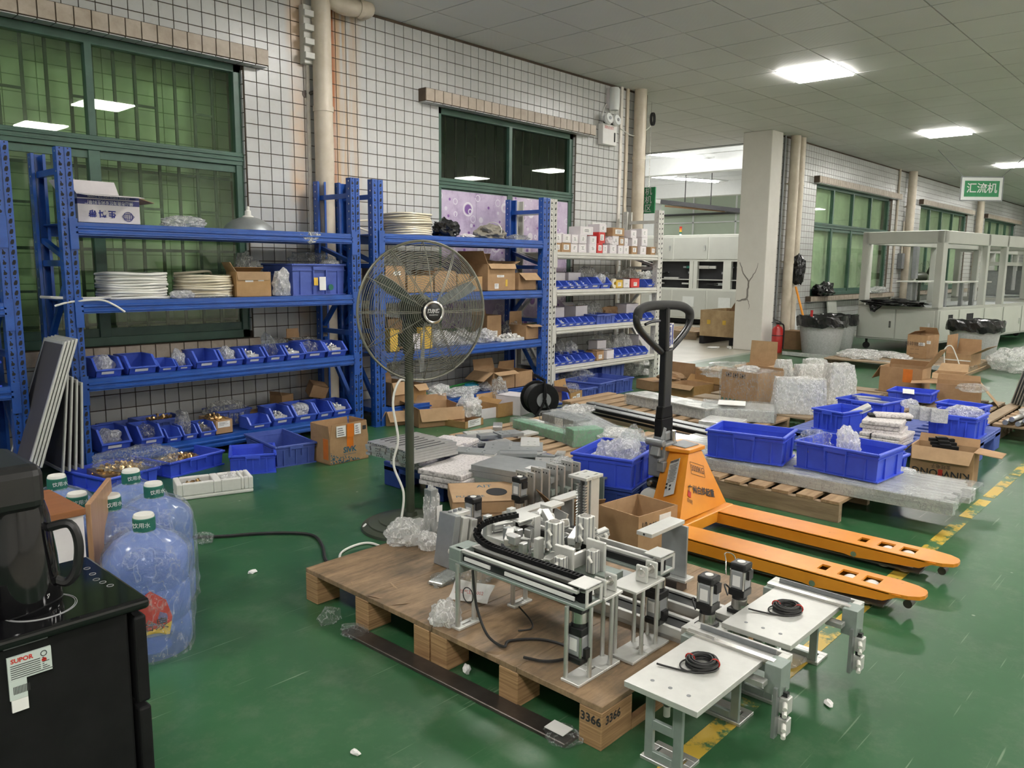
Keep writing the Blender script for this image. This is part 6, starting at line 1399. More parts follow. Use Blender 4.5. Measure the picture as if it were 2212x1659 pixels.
# modules C, D lying on the pallet with standing motors
for k, (x, yf, lab) in enumerate(((2.05, 1.04, 'low belt module lying on the pallet with the nearer standing motor'), (2.215, 1.02, 'low belt module at the pallet right edge with the farther standing motor'))):
    t = thing('belt_module', lab, 'machine module', (0, 0, 0)); z = Z0
    MB().bx(x-.05, x+.05, yf+.05, yf+.95, z, z+.012).build('base_plate', 'alu', t)
    for s in (-1, 1): MB().bx(x+s*.042-.008, x+s*.042+.008, yf+.08, yf+.95, z+.012, z+.04).build('side_rail', 'alu_white', t, bevel=.001)
    MB().bx(x-.025, x+.025, yf+.08, yf+.93, z+.012, z+.032).build('slide_rail', 'black', t)
    for q in (-1, 1): MB().bx(x+q*.03-.0015, x+q*.03+.0015, yf+.05, yf+.93, z+.014, z+.034).build('belt', 'black_matt', t)
    f = MB(); f.bx(x-.055, x+.055, yf-.015, yf+.10, z+.05, z+.058); f.bx(x-.055, x-.047, yf-.015, yf+.10, z, z+.05); f.bx(x+.047, x+.055, yf-.015, yf+.10, z, z+.05); f.build('end_housing', 'alu_white', t, bevel=.001)
    MB().cyl((x, yf+.04, z+.012), (x, yf+.04, z+.049), .024, n=20).build('pulley', 'black_matt', t, smooth=True); motor(t, (x, yf+.045, z+.058), 1.15, 1); MB().bx(x-.035, x-.031, yf+.02, yf+.05, z+.0581, z+.0585).build('slot', 'dark', t)
    MB().bx(x-.045, x+.045, yf+.42, yf+.52, z+.04, z+.055).build('carriage', 'alu_grey', t, bevel=.002)
    chain(t, [(x+.062, yf+.1, z+.012), (x+.062, yf+.4, z+.012), (x+.062, yf+.8, z+.012)], n=24)
    MB().tube(curve_pts([(x+.0, yf+.085, z+.10), (x+.03, yf+.11, z+.12), (x+.055, yf+.06, z+.07), (x+.05, yf-.01, z+.06)], 6), .003, 5).build('cable', 'cord', t, smooth=True)
# L plate and bar, tall toothed column, loose bars
def loose(label, nm='bracket', cat='machine part'): return thing(nm, label, cat, (0, 0, 0))
t = loose('tall aluminium arm with a flat bar on top, right of the modules'); q = G(1452, 1236, Z0+.06); x, y = q.x, q.y; zt = HT(q, 1452, 1130)
MB().bx(x-.005, x+.005, y-.055, y+.045, Z0+.055, zt).build('arm_plate', 'alu_grey', t, bevel=.001); MB().bx(x-.19, x+.02, y-.03, y+.03, zt, zt+.014).build('top_bar', 'alu_white', t, bevel=.001); MB().bx(x-.03, x+.03, y-.07, y+.05, Z0+.045, Z0+.055).build('foot_block', 'alu', t, bevel=.001); MB().bx(x-.035, x+.035, y-.04, y+.04, Z0+.0, Z0+.045).build('slide_block', 'steel_dark', t); MB().cyl((x-.1905, y, zt+.007), (x-.19, y, zt+.007), .004, n=10).build('bolt_hole', 'dark', t)
t = loose('tall aluminium column with toothed racks and slotted top plate', 'toothed_column'); q = G(1262, 1190, Z0); x, y = q.x, q.y; zt = HT(q, 1285, 1032)
MB().plate(x-.05, x+.06, y-.04, y+.05, zt, zt+.012, [(x-.035, x-.01, y-.028, y-.018), (x-.035, x-.01, y+.024, y+.034), (x+.02, x+.045, y-.028, y-.018), (x+.02, x+.045, y+.024, y+.034)]).build('top_plate', 'alu_white', t, bevel=.001)
mb = MB(); mb.bx(x-.005, x+.05, y-.03, y-.022, Z0, zt); mb.bx(x-.005, x+.05, y+.022, y+.03, Z0, zt); mb.bx(x+.018, x+.026, y-.022, y+.022, Z0, zt); mb.build('column', 'alu_white', t, bevel=.001)
for yy in (-.012, .022):
    mb = MB(); mb.bx(x-.022, x-.008, y+yy-.012, y+yy, Z0, zt-.005); z = Z0+.01
    while z < zt-.02: mb.prism([(x-.034, z), (x-.022, z), (x-.022, z+.007), (x-.034, z+.004)], y+yy-.012, y+yy, 'y'); z += .0115
    mb.build('toothed_rack', 'alu', t)
MB().bx(x-.006, x+.0, y-.02, y+.02, Z0, zt-.005).build('backing', 'gunmetal', t)
def blk(t, nm, mat, px, py, X, d, rz=0., bev=.0015):
    q = PX(px, py, X); o = MB().bx(-d[0]/2, d[0]/2, -d[1]/2, d[1]/2, -d[2]/2, d[2]/2).build(nm, mat, t, bevel=bev); o.location = q; o.rotation_euler = (0, 0, rz); return o
t = loose('aluminium flat bar on an upright, left of the toothed column'); o = blk(t, 'top_bar', 'alu_white', 1145, 1100, 2.36, (.20, .05, .014)); q = o.location; MB().bx(q.x+.03, q.x+.042, q.y-.03, q.y+.03, Z0, q.z-.007).build('arm_plate', 'alu_grey', t); MB().cyl((q.x-.101, q.y, q.z), (q.x-.1, q.y, q.z), .004, n=8).build('bolt_hole', 'dark', t)
t = loose('short aluminium flat bar behind the toothed column'); o = blk(t, 'top_bar', 'alu_white', 1225, 1073, 2.54, (.16, .05, .014)); q = o.location; MB().bx(q.x+.0, q.x+.012, q.y-.03, q.y+.03, Z0, q.z-.007).build('arm_plate', 'alu_grey', t)
t = loose('bent aluminium bracket with a tilted plate in the middle of the modules'); o = blk(t, 'upright', 'alu_white', 1180, 1135, 2.08, (.012, .05, .13)); q = o.location; MB().bx(q.x-.006, q.x+.07, q.y-.025, q.y+.025, q.z+.065, q.z+.075).build('top_bar', 'alu_white', t, bevel=.001); MB().bx(q.x-.03, q.x+.03, q.y-.03, q.y+.03, Z0+.22, q.z-.065).build('slide_block', 'black', t); MB().bx(q.x-.05, q.x+.05, q.y-.05, q.y+.05, Z0, Z0+.22).build('support', 'alu_grey', t); o = MB().bx(-.004, .004, -.03, .03, -.05, .05).build('tilted_plate', 'alu', t); o.location = q+Vector((.04, -.02, .0)); o.rotation_euler = (R(10), R(14), 0)
t = loose('comb-shaped aluminium plate beside the bent bracket', 'comb_plate'); q = PX(1140, 1138, 2.15); mb = MB(); mb.bx(q.x-.06, q.x+.06, q.y-.03, q.y+.03, q.z-.02, q.z-.008)
for k in range(4): mb.bx(q.x-.055+k*.032, q.x-.037+k*.032, q.y-.03, q.y+.05, q.z-.008, q.z)
mb.build('comb', 'alu_white', t, bevel=.001); MB().bx(q.x-.05, q.x+.05, q.y-.02, q.y+.02, Z0, q.z-.02).build('support', 'alu_grey', t)
t = loose('slanted clamp with cylinders and fittings at the left of the modules', 'clamp_unit'); q = G(960, 1222, Z0); x, y = q.x, q.y
for k, (dx, m_) in enumerate(((0, 'alu_grey'), (.035, 'alu_white'), (.07, 'alu'))): o = MB().bx(-.016, .016, -.045, .045, 0, .20-.012*k).build('clamp_plate', m_, t, bevel=.002); o.location = (x+dx, y-.01*k, Z0); o.rotation_euler = (0, R(9), 0)
MB().bx(x+.02, x+.12, y-.015, y+.04, Z0+.178, Z0+.195).build('cap_plate', 'alu_white', t, bevel=.002); MB().bx(x+.09, x+.10, y-.20, y+.03, Z0+.09, Z0+.13).build('side_arm', 'alu_white', t, bevel=.001); MB().cyl((x+.0, y-.03, Z0+.07), (x-.02, y-.05, Z0+.072), .006, n=10).cyl((x-.018, y-.048, Z0+.078), (x-.005, y-.062, Z0+.05), .008, n=10).build('air_fitting', 'nylon', t, smooth=True)
for k in range(3): MB().cyl((x+.04+k*.026, y+.012, Z0+.195), (x+.04+k*.026, y+.012, Z0+.203), .008, n=12).build('bolt', 'gunmetal', t)
for px, py, X, lab in ((1022, 1142, 2.16, 'left standing motor module at the back of the pallet'), (1122, 1098, 2.52, 'right standing motor module at the back of the pallet')):
    t = thing('motor_module', lab, 'machine module', (0, 0, 0)); q = PX(px, py, X); zb = max(q.z-.03, Z0+.04)
    MB().bx(q.x-.05, q.x+.05, q.y-.06, q.y+.06, zb-.02, zb).build('mount_plate', 'alu_white', t, bevel=.001); MB().bx(q.x-.045, q.x-.035, q.y-.05, q.y+.05, Z0, zb-.02).build('mount_leg', 'alu', t); MB().bx(q.x+.035, q.x+.045, q.y-.05, q.y+.05, Z0, zb-.02).build('mount_leg', 'alu', t); MB().bx(q.x-.03, q.x+.03, q.y-.35, q.y-.05, Z0, Z0+.04).build('slide_rail', 'black', t); motor(t, (q.x, q.y, zb), 1.15, 1)
# film and paper on the pallet
def ong(px, py, z=Z0): p = G(px, py, z); return p
t = thing('wrapped_tube', 'square tube wrapped in clear film standing on the pallet back edge', 'tube', ong(932, 1168)); zt = HT(t.location, 935, 1056)-Z0
MB().plate(-.02, .02, -.02, .02, 0, zt, [(-.014, .014, -.014, .014)]).build('tube', 'alu_grey', t); blob((0, 0, 0), (.034, .032, zt+.01), 220, 'film_white', 'film_wrap', '', '', 4, parent=t, flat=-.9); MB().bx(.0, .03, -.034, -.033, zt*.4, zt*.7).build('note', 'paper', t)
bag('crumpled clear film beside the wrapped tube on the pallet', ong(880, 1170), (.09, .07, .08), 221, 'film_white', sub=4, spike=.5); bag('loose film strip hanging at the clamp on the pallet', ong(925, 1185), (.04, .05, .07), 222, 'film_white')
t = thing('wrapped_plate', 'flat plate in clear film on the pallet before the clamp', 'plate', ong(965, 1250), R(-75)); MB().bx(-.03, .03, -.075, .05, 0, .014).build('plate', 'alu', t, bevel=.003); blob((0, -.01, 0), (.045, .085, .022), 223, 'film', 'film_wrap', '', '', 4, parent=t, flat=-.4)
t = thing('crumpled_note', 'crumpled white paper with red handwriting under the belt module', 'paper', ong(1010, 1305), R(-60)); sheetfilm([(-.075, .02, .004), (.07, .0, .006), (.08, .06, .05), (-.06, .07, .055)], 'sheet', 'paper', None, None, .012, 5, 12, t)
txt('阻挡气缸 2002', .016, 'ink_red', t, (0, .018, .034), (R(48), 0, 0)); bag('bubble film lump at the front edge of the plywood pallet', ong(960, 1345), (.05, .045, .07), 224, 'film_white', sub=4); bag('clear film behind the crumpled note under the belt module', ong(1030, 1250), (.09, .06, .05), 225, 'film', sub=4)
blob(ong(1000, 1172), (.09, .06, .06), 226, 'bubble', 'bubble_wrap', 'bubble wrap lump between clamp and drag chain', 'film', 4)
# cartons on and behind the pallet
q = G(1010, 1112, .19); t = carton('flat brown carton with a round hole behind the standing motor', (2.50, 2.44, .125+.0005), R(8), .34, .26, .06, None, 'kraft_in', name='flat_carton', open_=False, rot=(R(4), 0, R(-38)))
MB().lathe([(0, .001), (.05, .001), (.05, 0), (0, 0)], 20, (.05, .12, .0605)).build('hole', 'dark', t); txt('PU TUBE', .035, 'ink_teal', t, (-.08, .07, .0608), (0, 0, 0)); txt('AIT', .05, 'ink_teal', t, (.0, .2, .0608), (0, 0, 0))
loc, rz, w, h = fit((1293, 1090), (1380, 1117), .2); t = carton('tall open brown carton between pallet and pallet jack', V3(loc.x, loc.y, 0), rz, w, .27, .2, {}, 'kraft')
MB().bx(w/2, w/2+.0018, .14, .22, .10, .18).build('shipping_label', 'paper', t); txt('10 pcs', .05, 'ink', t, (w/2+.002, .07, .15), (R(90), 0, R(90)), sx=.8)
q = G(1195, 1150); carton('brown carton scrap with flaps behind the bent bracket', (2.74, 2.1, 0), R(-30), .22, .18, .16, {'f': (40, .08), 'l': (35, .08)}, 'kraft_dark', papers=((.04, .09, .05, .12, 'f'),))

# ================================================================ SMALL ALUMINIUM TABLES
def table(label, x0, x1, y0, y1, lab2):
    z = .22; t = thing('machine_table', label, 'table', (x0, y0, 0), 0, 'small aluminium machine tables'); w = x1-x0; d = y1-y0
    MB().bx(0, w, 0, d, z-.016, z).build('tabletop', 'alu_white', t, bevel=.001)
    for k in range(3): MB().cyl((.05, d*(.25+.25*k), z), (.05, d*(.25+.25*k), z+.0006), .0055, n=12).build('screw', 'gunmetal', t)
    def leg(x, a, b):
        m_ = MB(); m_.plate(a, b, .01, z-.016, x-.006, x+.006, [(a+.024, b-.024, .03, .09), (a+.028, b-.022, .115, .185)], ax='x'); lg = m_.build('leg', 'alu_green', t, bevel=.001)
        f = MB(); f.plate(x-.012, x+.075, a-.008, b+.008, 0, .01, [(x+.03, x+.055, a+.012, a+.02), (x+.03, x+.055, b-.02, b-.012)]); f.build('foot_plate', 'alu', lg, bevel=.001)
    leg(.055, .065, d-.035); leg(w+.015, .065, d-.03)
    MB().box((.085, d*.62, .165), (.02, .03, .03)).build('sensor_block', 'alu', t, bevel=.003); MB().cyl((.08, d*.62, .15), (.08, d*.62, .122), .009, n=12).build('sensor', 'nylon', t, smooth=True)
    MB().bx(w-.004, w+.016, -.03, d+.025, z-.004, z+.008).build('end_bar', 'steel', t, bevel=.001)
    f = MB(); f.plate(w+.018, w+.085, -.045, d+.035, z-.022, z+.002, [(w+.045, w+.073, -.02, d+.01)]); f.build('slot_frame', 'alu_white', t, bevel=.001); MB().bx(w+.046, w+.050, -.015, d+.005, z-.02, z+.016).build('dark_strip', 'gunmetal', t)
    MB().bx(w-.02, w+.03, d+.0, d+.03, z-.04, z-.002).build('corner_block', 'alu_green', t, bevel=.001)
    MB().bx(w-.02, w+.04, -.06, -.015, z-.075, z+.006).build('corner_block', 'alu_green', t, bevel=.001); MB().bx(w-.03, w-.008, -.055, -.045, .03, z-.05).build('drop_plate', 'alu_grey', t); MB().bx(w-.06, w-.03, -.03, .02, z-.045, z-.03).build('sensor_arm', 'alu', t, bevel=.001)
    for k in range(2):
        zz = .095-.06*k; b = MB().bx(w-.008, w+.022, -.078, -.05, zz, zz+.045).build('cylinder', 'alu_white', t, bevel=.002); MB().bx(w-.0, w+.014, -.072, -.056, zz+.045, zz+.057).build('cylinder_clamp', 'black', b); MB().cyl((w+.007, -.064, zz+.057), (w+.007, -.064, zz+.07), .003, n=8).build('rod', 'chrome', b)
        for q in range(2): MB().cyl((w-.008, -.07, zz+.032-q*.02), (w-.026, -.078, zz+.026-q*.02), .0065, n=10).build('air_fitting', 'nylon', b, smooth=True)
    c = thing('cable_coil', lab2, 'cable', (x0+w*.60, y0+d*.50, z+.0003), 0, 'black cable coils on the tables'); mb = MB(); rnd = random.Random(5)
    for k in range(11):
        r = .026+.007*(k % 3); zz = .003+.0055*(k//3); mb.tube([(r*math.cos(a)*1.08+rnd.uniform(-.001, .001), r*math.sin(a), zz+.001*math.sin(2*a+k)) for a in np.linspace(0, 2*PI, 29)[:-1]], .0028, 5, closed=True)
    mb.tube(curve_pts([(.03, .02, .005), (-.02, .045, .004), (-.055, .03, .003), (-.052, -.01, .003), (-.015, -.04, .003), (.01, -.042, .003)], 6), .0022, 5); mb.tube(curve_pts([(-.03, -.02, .003), (-.06, .01, .003), (-.075, .06, .003), (-.085, .085, .006)], 6), .0026, 5); mb.build('coil', 'cord', c, smooth=True)
    for a in (R(100), R(290)): MB().tube([((.033+.012*math.cos(b))*math.cos(a), (.033+.012*math.cos(b))*math.sin(a), .011+.012*math.sin(b)) for b in np.linspace(0, 2*PI, 13)[:-1]], .002, 5, closed=True).build('tie', 'ink_red', c)
table('nearer white-topped aluminium table at the pallet corner', 1.562, 1.905, .84, 1.047, 'black cable coil with red ties on the nearer table')
table('farther white-topped aluminium table beside the yellow line', 2.035, 2.392, .82, 1.03, 'black cable coil with red ties on the farther table')
# ================================================================ PALLET JACK
t = thing('pallet_jack', 'orange hand pallet jack marked 3000KG with black steering handle', 'pallet jack', (0, 0, 0))
TZ = .088
for x0, x1 in ((2.945, 3.10), (3.385, 3.54)):
    w = x1-x0; xc = (x0+x1)/2; mb = MB(); hs = [(x0+.045, x1-.04, .895, .955), (x0+.045, x1-.04, .985, 1.045), (x0+.05, x1-.045, 1.09, 1.125)]
    mb.plate(x0, x1, .84, 1.78, TZ-.008, TZ, hs)
    mb.prism([(x0, .84), (x0+.012, .78), (x0+.035, .745), (x0+.06, .735), (x1-.06, .735), (x1-.035, .745), (x1-.012, .78), (x1, .84)], TZ-.014, TZ, 'z')
    for xs in (x0, x1-.006): mb.prism([(.80, TZ-.004), (1.78, TZ-.004), (1.78, .03), (1.16, .034), (1.12, .028), (1.08, .032), (.86, .05)], xs, xs+.006, 'x')
    fk = mb.build('fork', 'orange', t)
    for yy in (.93, 1.01): MB().cyl((x0+.045, yy, .040), (x1-.045, yy, .040), .038, n=20).build('load_roller', 'nylon', fk, smooth=True)
    MB().cyl((xc-.02, .79, .040), (xc+.02, .79, .040), .016, n=16).build('entry_roller', 'steel_dark', fk, smooth=True); MB().cyl((x0+.05, 1.107, .055), (x1-.045, 1.107, .055), .012, n=12).build('push_rod', 'steel_dark', fk)
    for xs in (x0-.003, x1): MB().cyl((xs, 1.12, .042), (xs+.003, 1.12, .042), .012, n=14).build('pivot_pin', 'steel', fk)
    MB().bx(x0+.01, x1-.01, .86, 1.7, .02, .028).build('push_bar', 'steel_dark', fk)
V = lambda *a: Vector(a)
FBL, FBR = V(3.10, 1.80, TZ), V(3.54, 1.80, TZ); FTL, FTR = PY(1488, 978, 1.90), PY(1516, 974, 1.90); BBL, BTL = PY(1408, 1090, 2.02), PY(1440, 965, 2.03)
FBL = PY(1468, 1128, 1.78); BBR = V(3.54, 2.02, BBL.z); BTR = V(FTR.x+.06, 2.03, BTL.z)
mb = MB(); mb.add([FBL, FBR, FTR, FTL, BBL, BBR, BTR, BTL], [(4, 7, 6, 5), (1, 5, 6, 2), (3, 2, 6, 7), (0, 4, 5, 1)])
for qa, qb, qc, qd in ((FBL, FBR, FTL, FTR), (BBL, FBL, BTL, FTL)):
    n = 10; mb.add([qa.lerp(qb, i/n).lerp(qc.lerp(qd, i/n), j/n) for i in range(n+1) for j in range(n+1)], [(i*(n+1)+j, (i+1)*(n+1)+j, (i+1)*(n+1)+j+1, i*(n+1)+j+1) for i in range(n) for j in range(n)])
mb.build('chassis', 'orange', t)
MB().bx(2.95, 3.54, 1.76, 1.84, .035, TZ+.004).build('chassis_skirt', 'orange', t, bevel=.004)
cap = MB(); zt = (FTL.z+BTL.z)/2; cap.prism([(FTL.x-.015, FTL.y-.012), (FTR.x+.012, FTR.y-.012), (BTR.x+.0, BTR.y+.02), (BTL.x-.03, BTL.y+.06), (BTL.x-.055, BTL.y+.02)], zt-.006, zt+.014, 'z'); cap.build('top_cap', 'orange', t, bevel=.004, seg=2)
MB().prism([(FTL.x+.0, FTL.y+.02), (FTR.x-.005, FTR.y+.015), (BTR.x-.03, BTR.y-.005), (BTL.x+.01, BTL.y-.01)], zt+.014, zt+.018, 'z').build('grip_pad', 'gunmetal', t)
# lettering on the sloping faces
def on_face(q, s_, v_, s, size, mat, sx=1., name='lettering', quad=None, bold=0., lift=.0035):
    """write on the sloping face q = (lower left, lower right, upper left, upper right) at its relative place s_, v_"""
    a, b, c, d = q; lo = a.lerp(b, s_); hi = c.lerp(d, s_); o = lo.lerp(hi, v_); v = (hi-lo).normalized(); u0 = (b-a).normalized(); n = u0.cross(v).normalized(); u = v.cross(n); o = o+n*lift
    mt = Matrix(((u.x, v.x, n.x, o.x), (u.y, v.y, n.y, o.y), (u.z, v.z, n.z, o.z), (0, 0, 0, 1)))
    ob = MB().bx(-quad[0]/2, quad[0]/2, -quad[1]/2, quad[1]/2, -.001, 0).build(name, mat, t) if quad else txt(s, size, mat, t, name=name, sx=sx, bold=bold)
    ob.matrix_local = mt; return ob
QF = (FBL, FBR, FTL, FTR); QL = (BBL, FBL, BTL, FTL); HF = (FTL-FBL).length
on_face(QF, .46, .70, '3000KG', .045, 'ink', .74); M['sticker_grey'] = plain('grey_sticker', (0.55, 0.55, 0.52), .5, var=.03)
o = on_face(QF, .46, .70, '', 0, 'ink', name='printed_frame', quad=(.125, .06)); o.data = MB().plate(-.0625, .0625, -.03, .03, -.001, 0, [(-.061, .061, -.0285, .0285)]).mesh('printed_frame', 'ink')
on_face(QF, .50, .33, '广州白鸽起重', .042, 'ink', .95, bold=.001); on_face(QF, .16, .36, '', 0, 'ink_red', name='emblem', quad=(.026, .03)); on_face(QF, .18, .25, '白鸽', .024, 'ink')
on_face(QL, .55, .55, '', 0, 'sticker_grey', name='instruction_label', quad=(.075, .19), lift=.010); on_face(QL, .55, .80, '液压搬运车', .013, 'ink', bold=.0004, lift=.0115)
for k in range(12): on_face(QL, .55, .745-k*.024, '', 0, 'ink', name='print', quad=(.060-.008*(k % 3), .002), lift=.0115)
for k in range(6): on_face(QL, .42+.13*(k % 3), .42-.055*(k//3), '', 0, 'ink', name='pictogram', quad=(.012, .010), lift=.0115)
# pump, wheels, handle
hx, hy = 3.285, 2.055; sh = PY(1431, 985, hy); hx = sh.x
MB().bx(hx-.055, hx+.055, hy-.05, hy+.05, .22, .40).bx(hx-.03, hx+.03, hy-.03, hy+.03, .40, .45).build('pump_body', 'gunmetal', t, bevel=.01, seg=2); MB().cyl((hx+.03, hy-.04, .36), (hx+.03, hy-.04, .45), .012, n=12).build('pump_rod', 'steel', t)
MB().bx(hx-.085, hx-.05, hy-.06, hy-.02, .26, .31).bx(hx-.10, hx-.05, hy-.045, hy-.03, .31, .325).cyl((hx-.07, hy-.05, .40), (hx-.07, hy+.05, .40), .018, n=12).build('release_lever', 'gunmetal', t, bevel=.003)
MB().bar((hx-.07, hy, .33), (hx-.02, hy, .47), .05, .03).build('linkage', 'gunmetal', t, bevel=.004)
for s in (-1, 1):
    wx = hx+s*.055; MB().lathe([(.02, -.024), (.075, -.024), (.085, -.018), (.085, .018), (.075, .024), (.02, .024)], 28, mat=Matrix.Translation((wx, hy+.0, .0855)) @ Matrix.Rotation(R(90), 4, 'Y')).build('steer_wheel', 'nylon', t, smooth=True)
    MB().lathe([(0, -.027), (.03, -.027), (.03, .027), (0, .027)], 16, mat=Matrix.Translation((wx, hy, .0855)) @ Matrix.Rotation(R(90), 4, 'Y')).build('wheel_hub', 'gunmetal', t, smooth=True)
MB().bx(hx-.095, hx+.095, hy-.03, hy+.03, .175, .215).bx(hx-.03, hx+.03, hy-.03, hy+.03, .08, .22).build('wheel_yoke', 'black_matt', t, bevel=.006)
MB().cyl((hx-.115, hy, .2), (hx+.115, hy, .2), .012, n=12).build('axle', 'steel', t)
z1, z2, z3 = HT((hx, hy), 1430, 990), HT((hx, hy), 1431, 893), HT((hx, hy), 1433, 758)
MB().bx(hx-.052, hx+.052, hy-.022, hy+.022, z1-.05, z2-.02).prism([(hx-.052, z2-.02), (hx+.052, z2-.02), (hx+.042, z2+.04), (hx-.042, z2+.04)], hy-.02, hy+.02, 'y').build('handle_socket', 'black_matt', t, bevel=.004); MB().bx(hx-.034, hx+.034, hy-.018, hy+.018, z2, z3+.01).build('handle_shaft', 'black', t, bevel=.006, seg=2)
LP = [(1428, 760), (1405, 738), (1382, 712), (1375, 692), (1381, 672), (1400, 662), (1434, 659), (1470, 661), (1488, 672), (1491, 690), (1482, 712), (1462, 738), (1441, 760)]
mb = MB(); mb.tube(curve_pts([PY(a, b, hy) for a, b in LP], 6), .017, 12); mb.build('handle_loop', 'black', t, smooth=True)
MB().tube(curve_pts([PY(a, b, hy) for a, b in [(1377, 688), (1381, 672), (1400, 662), (1434, 659), (1470, 661), (1488, 672), (1490, 688)]], 6), .0225, 12).build('grip', 'rubber', t, smooth=True)
a, b = PY(1434, 758, hy), PY(1436, 664, hy); MB().bar(a, b, .05, .03).build('handle_web', 'black', t, bevel=.006); MB().tube(curve_pts([PY(1425, 693, hy-.01), PY(1408, 695, hy-.02), PY(1394, 701, hy-.02)], 5), .007, 8).build('release_trigger', 'black', t, smooth=True)
z4 = HT((hx, hy), 1433, 748); MB().bx(hx-.02, hx+.024, hy-.0205, hy-.0185, z4-.005, z4+.115).build('service_label', 'paper', t)
for k, s in enumerate('叉车维修电话'): txt(s, .021, 'ink_blue', t, (hx-.006, hy-.022, z4+.102-.0185*k), (R(90), 0, 0), bold=.0006)
MB().bx(hx+.010, hx+.020, hy-.0212, hy-.0205, z4+.01, z4+.108).build('print', 'ink_blue', t)
o = MB().tube([(2.74+.04*math.cos(a)+.012*math.sin(3*a), 1.36+.05*math.sin(a)*.4, .10+.055*math.sin(a)) for a in np.linspace(0, 8*PI, 90)], .0022, 5).build('wire_coil', 'steel', smooth=True); tag(o, 'loose coil of thin steel wire between tall carton and orange fork', 'wire')

def filmbox(t, w, d, h, seed, k=0., amp=.008, mat='film'):
    """stretch film round a box (k: how much narrower the top is at each side)"""
    bm = bmesh.new(); bmesh.ops.create_cube(bm, size=1.); bmesh.ops.subdivide_edges(bm, edges=bm.edges[:], cuts=14, use_grid_fill=True); off = Vector((seed*.7, seed*1.3, 0))
    for v in bm.verts:
        z = v.co.z+.5; ww = (w+.012-2*k*z); p = Vector((v.co.x*ww, v.co.y*(d+.012)+d/2, z*(h+.006)+.001)); n = v.co.normalized()
        q = noise.noise(Vector((p.x*16, p.y*16, p.z*7))+off)+.6*noise.noise(p*45+off); p += n*(amp*.9+amp*q); p.z = max(p.z, .001); v.co = p
    me = bpy.data.meshes.new('film_wrap'); bm.to_mesh(me); bm.free(); me.materials.append(M[mat]); o = bpy.data.objects.new('film_wrap', me); C.objects.link(o); o.parent = t; return o
# ================================================================ PALLETS AND STOCK
def wpallet(label, x0, x1, y0, y1, h=.12, along='x', n=8, mat=None, rz=0., gap=.3, loc=None):
    t = thing('wooden_pallet', label, 'pallet', loc or (x0, y0, 0), rz, 'slatted wooden pallets'); w, d = x1-x0, y1-y0; mt = mat or ('slat_x' if along == 'x' else 'slat_y'); rnd = random.Random(int(w*991+d*77))
    L = d if along == 'x' else w; p = L/(n-gap)
    for k in range(n):
        a = k*p; b = a+p*(1-gap); j = rnd.uniform(-.012, .012)
        if along == 'x': MB().bx(j, w+j, a, min(b, L), h-.018, h).build('slat', mt, t, bevel=.002)
        else: MB().bx(a, min(b, L), j, d+j, h-.018, h).build('slat', mt, t, bevel=.002)
    for q in (0, .5, 1):
        if along == 'x': xx = q*(w-.05)+.005; MB().bx(xx, xx+.04, 0.002, d-.002, .0, h-.0185).build('stringer', 'slat_grey', t)
        else: yy = q*(d-.05)+.005; MB().bx(0.002, w-.002, yy, yy+.04, .0, h-.0185).build('stringer', 'slat_grey', t)
    return t
def ppallet(label, x0, x1, y0, y1, h=.14, mat='blue_pallet'):
    t = thing('plastic_pallet', label, 'pallet', (x0, y0, 0)); w, d = x1-x0, y1-y0; mb = MB()
    mb.plate(0, w, 0, d, h-.02, h, [(w*(.08+.12*i), w*(.08+.12*i)+w*.06, d*(.1+.2*j), d*(.1+.2*j)+d*.10) for i in range(7) for j in range(4)]); mb.plate(0, w, 0, d, h-.05, h-.02, [(.01, w-.01, .01, d-.01)]); mb.build('deck', mat, t, bevel=.003)
    for i in (0, .5, 1):
        for j in (0, .5, 1): MB().bx(i*(w-.16), i*(w-.16)+.16, j*(d-.14), j*(d-.14)+.14, 0, h-.021).build('foot', mat, t, bevel=.006)
    return t
def profiles(label, loc, rz, w, L, h, n, mat='wrap_alu', nm='profile_bundle', rows=1, film_=True, seed=1, cat='profiles'):
    """n extrusions side by side along local y, wrapped in film"""
    t = thing(nm, label, cat, loc, rz); rnd = random.Random(seed); p = w/n
    for r in range(rows):
        for k in range(n):
            e = rnd.uniform(-.04, .04); mb = MB(); hh = h/rows; x = -w/2+k*p; z0 = r*hh
            mb.prism([(x+.001, z0), (x+p-.001, z0), (x+p-.001, z0+hh*.42), (x+p*.72, z0+hh*.45), (x+p*.72, z0+hh*.55), (x+p-.001, z0+hh*.58), (x+p-.001, z0+hh-.001), (x+p*.6, z0+hh-.001), (x+p*.57, z0+hh*.8), (x+p*.43, z0+hh*.8), (x+p*.4, z0+hh-.001), (x+.001, z0+hh-.001)], e, L+e, 'y'); mb.build('profile', mat, t)
    if film_:
        mb = MB(); n_ = 40; off = Vector((seed, seed*2, 0)); vs = []; ring = [(-w/2-.004, .002), (-w/2-.006, h*.6), (-w/2, h+.004), (-w*.3, h+.006), (-w*.1, h+.008), (w*.1, h+.006), (w*.3, h+.008), (w/2, h+.004), (w/2+.006, h*.6), (w/2+.004, .002)]
        for i in range(n_+1):
            for x, z in ring: q = noise.noise(Vector((x*14, i*.9, z*30))+off)*.007; vs.append((x+q, L*(i/n_)*1.06-.03*L, max(.001, z+abs(q)*1.1)))
        k = len(ring); mb.add(vs, [(i*k+j, i*k+j+1, (i+1)*k+j+1, (i+1)*k+j) for i in range(n_) for j in range(k-1)]).build('film_wrap', 'film', t)
    return t
